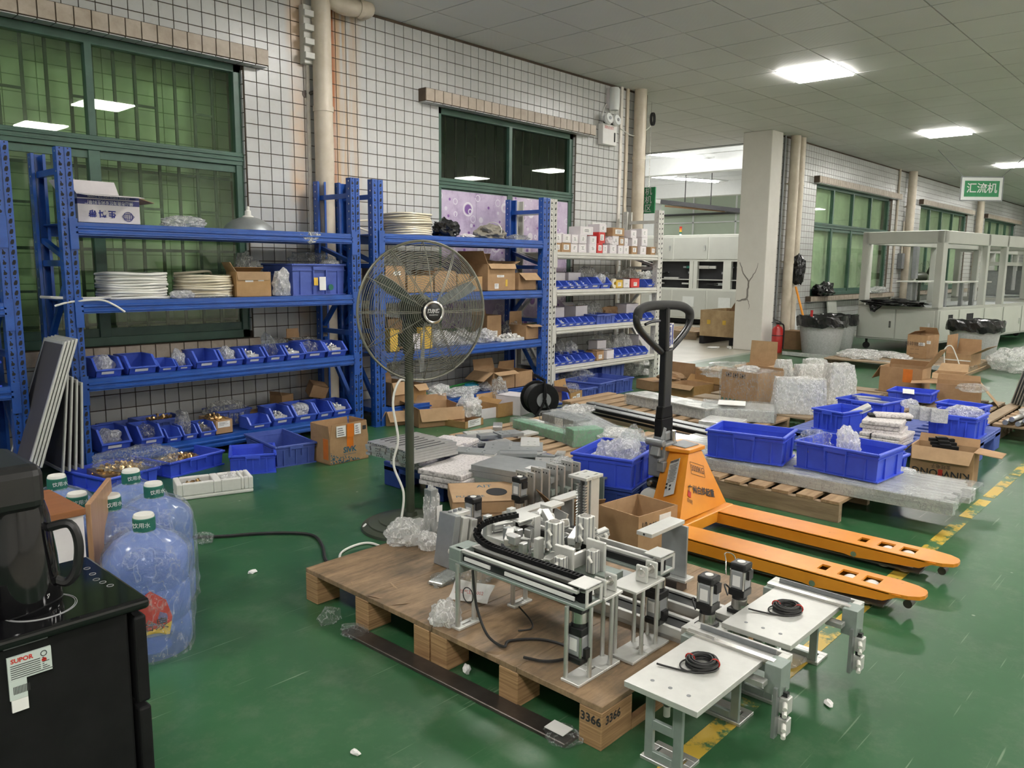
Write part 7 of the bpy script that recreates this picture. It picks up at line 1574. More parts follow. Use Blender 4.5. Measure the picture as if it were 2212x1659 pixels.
# -- front slatted pallet, wrapped profile bundle and two blue crates
wpallet('pale slatted pallet under the wrapped profiles beside the orange forks', 3.885, 4.75, 1.37, 2.52, .108, 'x', 9)
profiles('long film-wrapped aluminium profile bundle under two blue crates', (4.28, .93, .109), R(1.5), .50, 1.75, .062, 9, rows=2, seed=3)
def zcrate(label, A, B, top, d, z, **k): return fcrate(label, A, B, top, d, z=z, **k)
c, loc, rz, w, h = zcrate('left bright blue crate standing on the wrapped profiles', (1523, 985), (1690, 1008), (1523, 926), .30, .18); bag('white film scraps in the left bright blue crate', loc+Vector((.12, -.03, .06)), (.06, .10, .035), 301, 'film_white'); CR1 = loc
c, loc, rz, w, h = zcrate('right bright blue crate standing on the wrapped profiles', (1714, 1008), (1895, 1045), (1714, 950), .33, .18)
bag('clear zip bag leaning out of the right bright blue crate', loc+Vector((.12, .16, .07)), (.09, .09, .11), 302, 'film', spike=.5, sub=4); bag('knotted clear bag in the middle of the right bright crate', loc+Vector((.12, -.02, .08)), (.06, .06, .13), 303, 'film_white', spike=.6, sub=4)
zcrate('low blue crate half hidden behind the right bright crate', (1905, 1035), (1962, 1012), (1905, 1000), .25, .12); bag('white foam hose scraps at the end of the right bright crate', G(1942, 1035, .12), (.09, .12, .06), 304, 'film_white')
# stack of two crates in the middle
q = V(3.20, 2.14, 0); u = V(.42, .10, 0).normalized(); rz = math.atan2(u.y, u.x); m_ = q+u*.21
crate('lower dark blue crate of the stack beside the pallet jack', m_, rz, .40, .31, .15, 'blue_pallet'); c = crate('upper bright blue crate of the stack, filled with clear bags', m_+V(0, 0, .1515), rz, .42, .33, .155)
bag('clear bags filling the upper stacked crate', m_+V(-.03, .16, .20), (.16, .12, .13), 305, 'film_white', rz=rz, sub=4, spike=.4); bag('clear pointed bag at the right of the upper stacked crate', m_+V(.10, .15, .20), (.07, .07, .16), 306, 'film', spike=.6, sub=4)
# KINWONG carton
loc, rz, w, h = fit((1963, 1031), (2098, 1053), 0, (1970, 960)); tk = carton('open KINWONG carton printed upside down near the yellow line', loc, rz, w, .18, h, {'f': (152, .085), 'r': (95, .14), 'b': (20, .05), 'l': (140, .08)}, 'kraft')
txt('KINWONG', h*.30, 'ink', tk, (0, -.002, h*.27), (R(90), PI, 0), bold=.001); txt('金旺电子', h*.13, 'ink', tk, (0, -.002, h*.47), (R(90), PI, 0)); MB().bx(-.012, .012, -.0026, -.002, h*.16, h*.38).build('emblem', 'ink_red', tk)
for k in range(3): o = MB().bx(-.07, .07, -.014, .014, 0, .02).bx(-.03, .03, -.02, .02, .0, .028).build('slide_rail', 'black_matt'); o.location = loc+V(.06+.035*k, .0+.02*k, h-.012+.014*k); o.rotation_euler = (0, 0, R(-70+6*k)); tag(o, 'black linear slide, %s of three in the KINWONG carton' % ('lowest', 'middle', 'topmost')[k], 'slide rail')
# -- right blue plastic pallet with crates, newspaper packs, cartons
ppallet('blue plastic pallet at the right carrying blue crates and newspaper packs', 5.29, 6.40, 1.18, 2.25, .15, 'blue_old')
z = .151
c, loc, rz, w, h = zcrate('dusty blue crate with an aluminium profile sticking out', (1752, 925), (1818, 938), (1752, 880), .34, z)
o = MB().plate(-.02, .02, -.02, .02, 0, .28, [(-.012, .012, -.012, .012)]).build('profile', 'alu_white', bevel=.002); o.location = loc+V(.06, -.02, .05); o.rotation_euler = (R(38), R(58), 0); tag(o, 'aluminium profile leaning out of the dusty blue crate', 'profile')
zcrate('wide blue crate behind the dusty crate with plates inside', (1805, 889), (1905, 905), (1803, 858), .36, z+.03); p = G(1890, 880, .22)
for k in range(3): o = MB().bx(-.14, .14, -.03, .03, 0, .012).build('plate', 'alu'); o.location = p+V(.05*k, .05*k-.03, .02+.014*k); o.rotation_euler = (0, R(6), R(-60+12*k)); tag(o, 'aluminium plate in the wide blue crate, %s' % ('nearest', 'middle one', 'farthest')[k], 'plate')
zcrate('small blue crate with a paper below the big open cartons', (1915, 862), (2010, 872), (1914, 842), .3, z); sheetfilm([G(1950, 850, .22), G(1975, 852, .22), G(1975, 842, .25), G(1950, 840, .25)], 'paper_sheet', 'paper', 'white paper sheet on the small blue crate', 'paper', .006, 7, 4)
zcrate('large blue crate at the right edge of the blue pallet', (2000, 938), (2106, 953), (2000, 890), .30, z); p = G(2030, 915, .30)
for k in range(3): o = MB().bx(-.05, .05, -.02, .02, 0, .09).build('block', 'wrap_alu', bevel=.002); o.location = G(1980+24*k, 905+4*k, .255); o.rotation_euler = (0, 0, R(-75)); tag(o, 'wrapped grey block over the large blue crate, %s' % ('left', 'middle', 'right')[k], 'block')
bag('clear film bag in the large blue crate at the right', G(2085, 905, .24), (.13, .12, .09), 307, 'film_white', sub=4); bag('small crumpled film left of the grey blocks', G(1965, 880, .26), (.06, .06, .06), 308, 'film_white')
zcrate('second blue crate behind the large one at the right', (2112, 925), (2138, 918), (2112, 880), .3, z)
def newspack(label, A, B, top, d, z, seed, str_=False):
    loc, rz, w, h = fit(A, B, z, top); t = thing('newspaper_pack', label, 'pack', loc, rz); n = max(2, int(h/.022)); rnd = random.Random(seed)
    for k in range(n):
        a = rnd.uniform(-.01, .01); sheet = MB(); sheet.bx(-w/2+a, w/2+a, .0+rnd.uniform(-.008, .008), d+rnd.uniform(-.01, .01), k*h/n+.0006, (k+1)*h/n-.0006); sheet.build('wrapped_layer', 'newsprint', t, bevel=.006, seg=2)
    if str_: MB().bx(-w*.2, -w*.18, -.012, d+.01, 0, h+.001).build('string', 'ink', t)
    return loc, rz, w, h
newspack('lower newspaper-wrapped pack on the blue pallet at the right', (1852, 958), (1942, 972), (1852, 932), .30, z, 1, True); newspack('upper newspaper-wrapped pack on top of the lower one', (1858, 934), (1945, 944), (1858, 906), .28, z+.068, 2)
p = G(1922, 905, .29); t = thing('wrapped_part', 'black part rolled in newspaper on top of the upper pack', 'part', p, R(-62)); MB().bx(-.13, .12, -.05, .05, 0, .03).build('part', 'black_matt', t, bevel=.006); o = MB().bx(-.10, .13, -.054, .045, .012, .04).build('newspaper', 'newsprint', t, bevel=.012, seg=2)
zz = .10; wpallet('wooden pallet carrying the open cartons behind the blue crates', 6.6, 7.9, 1.32, 2.27, .12, 'x', 8, 'slat_grey')
def zbox(label, A, B, top, d, z=.121, **k): return fbox(label, A, B, top, d, z, **k)
t, loc, rz, w, h = zbox('tall open taped carton behind the blue crates', (1897, 848), (1988, 858), (1897, 790), .27, flaps={'l': (150, .14), 'r': (35, .22), 'b': (-10, .05)}, mat='kraft', tape=((.02, .10, h*.55 if False else .12, .24, 'f'),))
zbox('low open carton with drooping right flap above the large blue crate', (2019, 868), (2118, 876), (2019, 828), .34, flaps={'r': (140, .22), 'l': (95, .2), 'b': (20, .05)}, mat='kraft'); bag('clear film in the low open carton at the right', G(2100, 845, .26), (.12, .12, .06), 309, 'film')
zbox('flattened open carton behind the low carton at the right', (2012, 828), (2080, 834), (2012, 805), .3, z=0., flaps={'r': (60, .2), 'b': (60, .15), 'f': (120, .1)}, mat='kraft_in')
# wooden pallet at the right border with tubes
wpallet('wooden pallet with aluminium tubes at the right picture border', 6.70, 7.9, .62, 1.29, .12, 'y', 9, 'slat_y'); rnd = random.Random(8)
t = thing('tube_bundle', 'bundle of aluminium tubes on the pallet at the right border', 'tubes', (6.66, 1.05, .121), R(-6))
for k in range(9): MB().cyl((rnd.uniform(0, .06), -.16+k*.04, .022+.028*(k % 2)), (1.05+rnd.uniform(0, .1), -.18+k*.042, .022+.028*(k % 2)), .019, n=12).build('tube', 'alu', t, smooth=True)
bag('clear film on the aluminium tubes at the right', (6.95, 1.05, .18), (.16, .12, .05), 310, 'film_white', sub=4)
t = thing('plate_stack', 'stack of grey plates standing at the right picture border', 'plates', G(2190, 890, .12)+V(.35, .0, .005), R(-20))
for k in range(5): o = MB().bx(0, .35, 0, .008, 0, .30).build('plate', 'alu_grey', t); o.location = (.01*k, .03*k, 0); o.rotation_euler = (R(14), 0, 0)
blob(G(2195, 800), (.5, .3, .28), 311, 'film_white', 'film_heap', 'heap of white film on the floor at the right border', 'film', 4)
# -- middle: slatted pallet with green boards and wrapped profiles
wpallet('slatted pallet with green wrapped boards in the middle', 3.56, 4.62, 2.66, 3.85, .12, 'x', 11); z = .121
def board(label, A, B, top, d, mat, z=z, nm='wrapped_board', film_=True):
    loc, rz, w, h = fit(A, B, z, top); t = thing(nm, label, 'board', loc, rz); MB().bx(-w/2, w/2, 0, d, 0, h).build('board', mat, t, bevel=.003)
    if film_: filmbox(t, w, d, h, int(w*100))
    return t, loc, rz, w, h
board('long green board in stretch film at the left of the slatted pallet', (1107, 924), (1226, 959), (1107, 906), .10, 'green_foam', film_=True); board('short thick green board in stretch film beside the long one', (1238, 967), (1303, 962), (1238, 930), .12, 'green_foam')
t, loc, rz, w, h = board('grey wrapped block with a paper note behind the green boards', (1170, 912), (1238, 930), (1170, 892), .16, 'alu_grey'); MB().bx(-.02, .07, -.006, -.004, 0, h*.9).build('note', 'paper', t); board('white paper pad on the left end of the green board', (1140, 912), (1162, 918), (1140, 906), .06, 'paper', .155, 'paper_pad', False)
q = G(1300, 985, .125); a, b = G(1262, 905, .14), G(1402, 975, .14); u = b-a; profiles('film-wrapped aluminium profiles beyond the green boards', (b.x-.05, b.y+.02, .122), math.atan2(u.y, u.x)+R(90), .24, u.length*1.05, .05, 5, rows=2, seed=9)
bag('white crumpled film on the wrapped profiles by the handle', G(1330, 945, .16), (.14, .16, .06), 312, 'film_white', sub=4); bag('crumpled film at the far end of the green boards', G(1240, 893, .14), (.20, .12, .06), 313, 'film_white', sub=4)
a, b = G(1258, 880, .15), G(1640, 966, .15); u = (b-a); rzr = math.atan2(u.y, u.x)
for k in range(2):
    t = thing('guide_rail', ('near', 'far')[k]+' long black guide rail running behind the pallet jack handle', 'rail', V(a.x+.12*k, a.y+.02*k, .122), rzr); L = u.length
    MB().bx(0, L, -.04, .04, 0, .05).build('rail_body', 'black_matt', t, bevel=.002); MB().bx(0, L, -.035, .035, .05, .056).build('rail_top', 'alu_grey', t); MB().bx(0, L, -.0415, -.04, .02, .028).build('rail_strip', 'steel', t)
    for j in range(9): MB().cyl((L*(.05+.11*j), -.02, .056), (L*(.05+.11*j), -.02, .058), .006, n=8).build('bolt', 'steel', t)
# pallet 3
wpallet('slatted pallet with wrapped white-topped profiles behind the rails', 5.12, 5.78, 2.45, 4.15, .13, 'x', 13); z = .131
t, loc, rz, w, h = board('white-topped aluminium channel in film behind the handle', (1352, 872), (1522, 908), (1352, 852), .22, 'wrap_alu', z, 'channel'); MB().bx(-w/2, w/2+.02, -.01, .23, h, h+.012).build('top_plate', 'alu_white', t, bevel=.002)
t, loc, rz, w, h = board('film-wrapped white stock right of the aluminium channel', (1516, 905), (1672, 915), (1516, 880), .34, 'wrap_alu', z, 'wrapped_stock'); MB().bx(-.15, .05, .05, .25, h+.02, h+.024).build('note', 'paper', t)
board('white bubble-wrapped pack before the wrapped stock', (1508, 925), (1590, 935), (1508, 908), .25, 'bubble', .12, 'wrapped_stock', False); board('bubble-wrapped slab in front of the rails by the orange cap', (1450, 970), (1530, 985), (1450, 950), .36, 'bubble', .10, 'wrapped_stock', False)
t, loc, rz, w, h = zbox('large brown carton in stretch film with handling symbols', (1556, 866), (1634, 880), (1558, 797), .34, .141, mat='kraft', flaps={'b': (-5, .02)})
for k in range(3): MB().plate(-w/2+.05+.07*k, -w/2+.10+.07*k, h*.80, h*.93, -.003, -.0015, [(-w/2+.055+.07*k, -w/2+.095+.07*k, h*.81, h*.92)], ax='y').bx(-w/2+.066+.07*k, -w/2+.084+.07*k, -.003, -.0015, h*.83, h*.90).build('handling_symbol', 'ink', t)
for k in range(9): MB().bx(-w/2+.01+k*w/9, -w/2+.01+(k+.55)*w/9, -.003, -.0015, .004, h*.13).build('printed_stripe', 'ink_green', t)
filmbox(t, w, .34, h*.97, 31, amp=.006); bag('white foam chips on top of the wrapped carton', loc+V(.2, .02, h-.02), (.10, .09, .05), 315, 'film_white')
fbox('torn open carton behind the black handle', (1440, 856), (1498, 866), (1440, 826), .3, mat='kraft_shiny', flaps={'b': (40, .08), 'f': (130, .06)}); blob(G(1462, 850)+V(.05, .1, .12), (.12, .14, .08), 316, 'kraft_dark', 'paper_stuffing', 'torn brown paper in the torn carton behind the handle', 'paper')
fbox('open carton with a raised front flap behind the torn carton', (1446, 838), (1500, 846), (1446, 815), .3, flaps={'f': (-2, .17), 'b': (10, .1), 'l': (110, .2)}, mat='kraft')
t, loc, rz, w, h = fbox('lower taped carton of the stack left of the wrapped carton', (1500, 852), (1556, 862), (1500, 824), .36, mat='kraft_dark', open_=False); carton('upper taped carton of the stack left of the wrapped carton', loc+V(0, .01, h+.001), rz+.02, w*.93, .34, h*1.05, None, 'kraft_shiny', open_=False)
fbox('open carton with tall rear flaps before the white pillar', (1588, 800), (1648, 806), (1588, 788), .4, flaps={'b': (3, .28), 'r': (95, .3), 'f': (100, .1)}, mat='kraft_in'); bag('clear film on the carton stack by the wrapped carton', G(1570, 812, .3), (.25, .2, .12), 317, 'film', sub=4)
zbox('brown carton partly behind the wrapped shields', (1655, 858), (1690, 864), (1655, 825), .3, z=.141, mat='kraft_shiny', open_=False)
# shields in film
wpallet('dark pallet carrying film-wrapped white shield plates', 5.80, 7.75, 2.30, 3.45, .14, 'y', 7, 'slat_grey'); z = .141; M['shield'] = plain('white_shield_paint', (0.66, 0.68, 0.66), .4, var=.04)
def shield(label, A, B, top, dz=0., taper=.12, z=z):
    loc, rz, w, h = fit(A, B, z, top); t = thing('shield_plate', label, 'plate', loc, rz, 'film-wrapped shield plates'); k = w*taper
    MB().prism([(-w/2, 0), (w/2, 0), (w/2-k, h), (-w/2+k, h)], 0, .012, 'y').prism([(-w/2, 0), (-w/2+.012, 0), (-w/2+k+.012, h), (-w/2+k, h)], 0, .10, 'y').prism([(w/2-.012, 0), (w/2, 0), (w/2-k, h), (w/2-k-.012, h)], 0, .10, 'y').build('plate', 'shield', t, bevel=.002)
    mb = MB()
    for j in range(4): mb.bx(-w/2+k*.6+.01, -w/2+k*.6+.045, -.0012, -.0003, h*(.35+.15*j), h*(.36+.15*j))
    mb.build('slots', 'gunmetal', t, kind=None); filmbox(t, w, .11, h, int(A[0]), k, .012, 'film_white'); return t
shield('nearest wide shield plate in clear film on the dark pallet', (1672, 893), (1782, 897), (1672, 820), taper=.06); shield('right tall shield plate in clear film', (1786, 873), (1846, 872), (1800, 792), taper=.16)
shield('rear wide shield plate in clear film behind the nearest one', (1722, 850), (1788, 850), (1730, 793), taper=.06); shield('rearmost small shield plate in clear film', (1740, 822), (1786, 822), (1744, 780), taper=.1); shield('arched shield plate in clear film at the left rear', (1662, 838), (1712, 842), (1680, 781), taper=.28)
o = profiles('two white rails on the floor left of the blue pallet', (G(1690, 948).x, G(1690, 948).y, 0), R(-20), .10, .6, .03, 2, 'alu_white', 'rail_pair', 1, False)

# ================================================================ BLUE PALLET WITH ALUMINIUM PARTS
ppallet('dark blue plastic pallet heaped with aluminium parts behind the fan pole', 2.74, 3.55, 2.66, 3.52, .14); z = .141
def alu(nm, label, px, py, zz, d, rz=0., mat='alu_grey', holes=3, grp=None, lift=0.):
    p = G(px, py, zz); t = thing(nm, label, 'metal part', p, rz, grp); w, dp, h = d; mb = MB()
    hs = [(-w*.38+w*.3*k, -w*.38+w*.3*k+.012, -dp*.3+dp*.35*j, -dp*.3+dp*.35*j+.012) for k in range(holes) for j in range(2)] if holes else []
    mb.plate(-w/2, w/2, -dp/2, dp/2, 0, h, hs).build('plate', mat, t, bevel=.0012); return t
t = thing('bar_stack', 'stack of drilled aluminium bars on newspaper, left end of blue pallet', 'metal bars', G(905, 985, .25)+V(.0, .06, 0), R(0)); rnd = random.Random(2)
for k in range(5):
    for j in range(8):
        x = rnd.uniform(-.01, .01); b = MB().bx(-.17+x, .17+x, -.17+j*.043, -.17+j*.043+.038, k*.014, k*.014+.013).build('bar', 'alu', t)
        if j in (0, 2, 5) or k > 3: 
            mb = MB()
            for q in range(2): mb.bx(-.1706+x, -.17+x, -.17+j*.043+.008+.016*q, -.17+j*.043+.014+.016*q, k*.014+.004, k*.014+.009)
            if k == 4: mb.bx(-.1+x, .1+x, -.17+j*.043+.012, -.17+j*.043+.022, .0691, .0697)
            mb.build('hole', 'dark', b)
newspack('grey newspaper packs under the drilled bars at the pallet end', (842, 1004), (905, 1018), (842, 968), .40, z, 11); newspack('newspaper packs behind the drilled bars', (905, 990), (985, 1000), (905, 960), .30, z, 12)
newspack('newspaper pack with crumpled edge at the front of the blue pallet', (905, 1046), (1000, 1064), (905, 1012), .42, z, 13)
t = newspack('flat newspaper under the thick aluminium block', (960, 1010), (1050, 1030), (960, 1000), .3, z+.03, 14)
sheetfilm([G(905, 1005, .19), G(985, 1055, .14), G(975, 1060, .07), G(915, 1035, .09)], 'newspaper_sheet', 'newsprint', 'crumpled newspaper hanging over the front of the blue pallet', 'paper', .03, 15, 12)
GA = 'loose aluminium parts on the blue pallet'
alu('plate', 'thick drilled aluminium block on newspaper, middle of the blue pallet', 1018, 985, .20, (.30, .12, .035), R(-62), 'alu_grey', 3, GA); alu('plate', 'small aluminium block beside the thick drilled block', 1060, 992, .20, (.06, .05, .03), R(-60), 'alu', 0, GA)
alu('plate', 'grey plate with a cut-out at the back of the blue pallet', 1050, 945, .17, (.20, .16, .012), R(-40), 'alu_grey', 3, GA); alu('plate', 'grey notched plate with bright slots, right back of the pallet', 1110, 968, .19, (.34, .22, .014), R(-50), 'alu_grey', 3, GA); alu('plate', 'dark toothed plate at the far corner of the blue pallet', 1098, 940, .19, (.16, .12, .02), R(-20), 'alu_grey', 2, GA)
alu('plate', 'long grey flat plate lying beneath the notched plate', 1130, 995, .17, (.38, .14, .01), R(-62), 'alu_grey', 2, GA); alu('plate', 'grey frame plate at the right edge of the blue pallet', 1195, 1000, .18, (.20, .12, .016), R(-50), 'alu', 2, GA)
for k, (px, py, a, w) in enumerate(((985, 960, 20, .12), (1010, 968, -50, .10), (1030, 960, 70, .12), (1075, 975, -30, .14), (1090, 985, 60, .12), (1160, 985, 10, .12), (1180, 990, -60, .10), (1210, 985, 30, .10), (1150, 1010, -70, .16), (1225, 1025, 40, .08), (965, 950, -20, .10), (1140, 955, 50, .12))): alu('plate', 'small aluminium part on the blue pallet, %s' % ('at the left newspaper', 'before the cut-out plate', 'touching the cut-out plate', 'by the notched plate', 'under the notched plate', 'on the blue deck', 'near the frame plate', 'at the deck rim', 'behind the thick plates', 'at the right corner', 'behind the drilled bars', 'at the far rim')[k], px, py, .175, (w, .04+.01*(k % 3), .02), R(a), 'alu' if k % 2 else 'alu_grey', 1, GA)
rnd = random.Random(21); where = ('beside the newspaper pack', 'left of the thick block', 'behind the thick block', 'over the long flat plate', 'on the rim of the deck', 'under the frame plate', 'left of the toothed plate', 'before the toothed plate', 'right of the toothed plate', 'near the upright brackets', 'on top of the notched plate', 'behind the notched plate', 'at the middle of the heap', 'at the back of the heap')
for k, (px, py) in enumerate(((1000, 950), (985, 975), (1035, 935), (1120, 985), (1075, 925), (1185, 1005), (1065, 945), (1085, 960), (1130, 940), (1170, 1010), (1100, 965), (1145, 960), (1060, 965), (1030, 945))): alu('plate', 'aluminium piece on the blue pallet, '+where[k], px, py, .155+.012*(k % 4), (rnd.uniform(.14, .26), rnd.uniform(.06, .13), rnd.uniform(.01, .025)), R(rnd.uniform(-90, 90)), ('alu_grey', 'alu', 'alu_white')[k % 3], k % 3, GA)
bag('clear bag of screws on the right of the blue pallet', G(1215, 1000, .18), (.08, .06, .03), 320, 'film_white')
t = thing('plate_stack', 'stack of thick grey plates at the front of the blue pallet', 'plates', G(1012, 1052, z+.001), R(-79)); 
for k, (e, m_) in enumerate(((.0, 'alu_green'), (.02, 'alu_green'), (.0, 'alu_grey'), (.015, 'alu_grey'))): MB().bx(e, .46+e, .0, .26, k*.03, k*.03+.029).build('plate', m_, t, bevel=.0012)
MB().bx(.28, .36, .08, .14, .12, .122).build('note', 'paper', t); bag('strip of clear film on the end of the thick grey plates', G(1160, 1025, .26), (.06, .05, .025), 321, 'film_white')
for k in range(8):
    a = G(1140+k*16.5, 1108-k*4.5, z); t = thing('upright_bracket', 'upright aluminium bracket, %s of the row before the blue crates' % ORD[k], 'bracket', a+V(.03, .04, 0), R(-4), 'upright aluminium brackets'); hh = .175-.012*(k % 2)
    MB().bx(0, .012, 0, .07, 0, hh).bx(.012, .05, 0, .07, 0, .01).build('bracket', 'alu', t, bevel=.001)
    for j in range(3): MB().cyl((-.0006, .014+.02*j, hh-.018), (0, .014+.02*j, hh-.018), .004, n=8).build('hole', 'dark', t)
for k in range(4): a = G(1225+k*26, 1090-k*8, .12); t = thing('small_bracket', 'small L bracket, %s of four before the upright brackets' % ORD[k], 'bracket', V(a.x, a.y, .0), R(-4), 'small L brackets'); MB().bx(0, .01, 0, .04, 0, .20).bx(.01, .03, 0, .04, .19, .20).build('bracket', 'alu_green', t, bevel=.001)
# ================================================================ FAR RIGHT: MACHINES, BINS, FAR WALL
def frame_machine(label, loc, rz, L, D, zb, zt, cols, doors, hd=.19, mat='machine', nm='framed_machine'):
    t = thing(nm, label, 'machine', loc, rz); c = .10
    b = MB(); b.bx(0, L, 0, D, .16, zb); b.build('base_cabinet', mat, t, bevel=.006); MB().bx(.01, L-.01, .01, D-.01, zb, zb+.006).build('deck', 'alu_grey', t)
    for x, w in cols:
        for y in (0, D-c): MB().bx(x, x+w, y, y+c, zb, zt).build('post', mat, t, bevel=.006)
    MB().plate(0, L, 0, D, zt-hd, zt, [(c, L-c, c, D-c)]).build('top_frame', mat, t, bevel=.008); 
    MB().bx(0, .04, .0, D, zb, zb+.03).build('sill', mat, t); MB().bx(0, L, 0, .04, zb, zb+.03).build('sill', mat, t)
    for x0, x1, f in doors:
        if f == 'y': d_ = MB().bx(x0, x1, -.014, -.001, .19, zb-.02).build('door', 'machine_light', t, bevel=.003); MB().bx(x1-.10, x1-.07, -.026, -.014, .33, .43).build('latch', 'chrome', d_)
        else: d_ = MB().bx(-.014, -.001, x0, x1, .19, zb-.02).build('door', 'machine_light', t, bevel=.003); MB().bx(-.026, -.014, x0+.05, x0+.08, .36, .46).build('latch', 'chrome', d_)
    for x in (.12, L*.5, L-.12):
        for y in (.12, D-.12): MB().cyl((x-.018, y, .05), (x+.018, y, .05), .05, n=14).cyl((x, y, .09), (x, y, .16), .02, n=8).build('castor', 'rubber', t)
    return t
t = frame_machine('grey machine frame with open windows at the right before the far wall', (12.93, 3.34, 0), R(-7), 4.6, 1.22, .665, 1.83, [(0, .16), (1.72, .09), (2.55, .09), (4.5, .1)], [(.62, 1.19, 'x'), (.04, .60, 'x'), (.06, .72, 'y'), (.78, 1.75, 'y'), (1.80, 2.6, 'y'), (2.65, 3.5, 'y'), (3.55, 4.5, 'y')])
for x0, x1 in ((.35, .52), (1.05, 1.32)): MB().bx(x0, x1, -.0165, -.0145, .40, .58).build('cut_out', 'dark', t)
for y in (.25, .62, .98): MB().bx(1.5, 1.56, y, y+.05, .67, 1.05).build('inner_leg', 'alu_grey', t)
MB().bx(.9, 2.6, .2, .5, 1.05, 1.07).build('inner_table', 'machine_light', t); MB().bx(.9, 2.2, .7, 1.05, 1.05, 1.07).build('inner_table', 'machine_light', t)
for x in (1.0, 2.1): MB().bx(x, x+.06, .3, .36, .67, 1.05).build('inner_leg', 'alu_grey', t); MB().bx(x, x+.06, .85, .91, .67, 1.05).build('inner_leg', 'alu_grey', t)
MB().bx(1.6, 1.7, 1.05, 1.12, 1.1, 1.64).build('inner_post', 'gunmetal', t)
M['pane_clear'] = glass('clear_acrylic', (.88, .90, .88), 1.0)
t2 = frame_machine('second grey machine frame behind the first at the right border', (17.75, 3.1, 0), R(-4), 4.0, 1.3, .70, 1.72, [(0, .12), (1.1, .07), (2.2, .07), (3.88, .12)], [(.05, 1.0, 'y'), (1.05, 2.1, 'y')], .10)
for k in range(4): MB().box((.6+.7*k, .7, 1.0+.1*(k % 2)), (.22, .3, .5)).build('inner_unit', 'alu_grey', t2, bevel=.01)
MB().bx(.2, 3.8, .5, .9, 1.35, 1.42).build('inner_beam', 'machine_light', t2)
p = PX(1925, 655, 12.93); blob((p.x+.0, p.y-.05, .70), (.16, .42, .10), 401, 'bag_black', 'plastic_bag', 'black plastic bag draped on the sill of the grey machine frame', 'bag', 4, rough=.5); o = sheetfilm([PX(1875, 650, 12.87), PX(1912, 654, 12.87), PX(1890, 674, 12.85), PX(1880, 672, 12.85)], 'bag_corner', 'bag_black', None, None, .03, 3, 8, None); tag(o, 'hanging corner of the black bag on the grey machine frame', 'bag')
# pedestal fan seen through the machine window
p = PY(1982, 598, 5.05); t = thing('pedestal_fan', 'dark green floor fan seen through the machine window', 'fan', (p.x, 5.0, 0), R(60)); h = p.z
MB().cyl((0, 0, .02), (0, 0, h-.1), .025).build('pole', 'fan_pole', t); MB().lathe([(0, .03), (.2, .03), (.22, 0), (0, 0)], 24).build('base_disc', 'fan_pole', t); MB().lathe([(0, -.18), (.08, -.16), (.10, -.05), (.10, .1), (0, .12)], 20, mat=Matrix.Translation((0, 0, h)) @ Matrix.Rotation(R(90), 4, 'X')).build('motor', 'fan_pole', t, smooth=True)
mb = MB()
for k in range(14): r = .06+.02*k; mb.tube([(r*math.cos(a), -.16-.12*(1-(r/.33)**2), h+r*math.sin(a)) for a in np.linspace(0, 2*PI, 33)[:-1]], .002, 4, closed=True)
for k in range(12): a = k*PI/6; mb.tube([(r*math.cos(a), -.16-.12*(1-(r/.33)**2), h+r*math.sin(a)) for r in (.05, .2, .33)], .003, 4)
mb.build('grille', 'fan_grey', t)
for k in range(3): o = MB().bx(.05, .30, -.004, .004, -.07, .07).build('blade', 'fan_pole', t); o.location = (0, -.2, h); o.rotation_euler = (R(25), R(120*k), 0)
# drain pipes, conduits on the far wall
for x, r, lab, y in ((12.12, .075, 'left cream drain pipe of the pair beside the white pillar', W-.13), (12.37, .072, 'right cream drain pipe of the pair beside the white pillar', W-.11), (17.95, .085, 'cream drain pipe between the first and second far window', W-.12), (23.7, .085, 'cream drain pipe between the second and third far window', W-.12)): pipe(lab, x, r, y=y, clips=(1.35, 2.55))
for x, lab in ((11.98, 'dark thin conduit left of the paired drain pipes'), (17.4, 'thin cream conduit left of the far drain pipe')): t = thing('cable_conduit', lab, 'conduit', (x, W-.009, 0)); MB().cyl((0, -.02, .4), (0, -.02, CZ), .016 if x < 12.5 else .022, n=10).build('duct', 'gunmetal' if x < 12.5 else 'pipe', t)
p = PY(1941, 562, W); t = thing('wall_switch_box', 'small grey metal box on the tiles seen through the machine window', 'switch box', (p.x, W-.008, p.z)); MB().bx(-.12, .12, -.10, 0, -.18, .14).build('housing', 'gunmetal', t, bevel=.005); MB().cyl((0, -.04, .14), (0, -.04, .8), .012, n=8).build('duct', 'pipe', t)
blob(PX(1722, 616, 12.25), (.07, .10, .48), 402, 'bag_black', 'plastic_bag', 'long black plastic bag tied to the drain pipes', 'bag', 4, flat=-.95, rough=.3)
p = PY(1772, 640, W-.05); blob((p.x, W-.10, .792), (.28, .14, .22), 403, 'bag_black', 'plastic_bag', 'black plastic bag on the sill of the first far window', 'bag', 4, rough=.5)
p = PY(1900, 634, W-.05); blob((p.x-.3, W-.08, .792), (.6, .08, .12), 404, 'film_white', 'film_heap', 'white film and packs on the far window sill', 'film', 4)
a, b = G(2087, 332, CZ), G(2167, 317, CZ); c = (a+b)/2; d = (b-a).normalized(); sx = PX(2120, 408, c.x)
t = thing('hanging_sign', 'hanging sign with white Chinese characters on green in a white border', 'sign', (c.x, sx.y, sx.z), math.atan2(-.735, .678)); sw = .36; shh = .20
MB().bx(-sw, sw, -.01, .01, -shh, shh).build('board', 'hall_white', t, bevel=.003); MB().bx(-sw*.82, sw*.82, -.0125, -.0105, -shh*.66, shh*.66).build('green_field', 'sign_green', t); txt('汇流机', .175, 'white_ink', t, (0, -.0145, 0), (R(90), 0, 0), bold=.002)
MB().plate(-sw-.005, sw+.005, -shh-.005, shh+.005, -.012, -.009, [(-sw*.96, sw*.96, -shh*.93, shh*.93)], ax='y').build('rim', 'gunmetal', t)
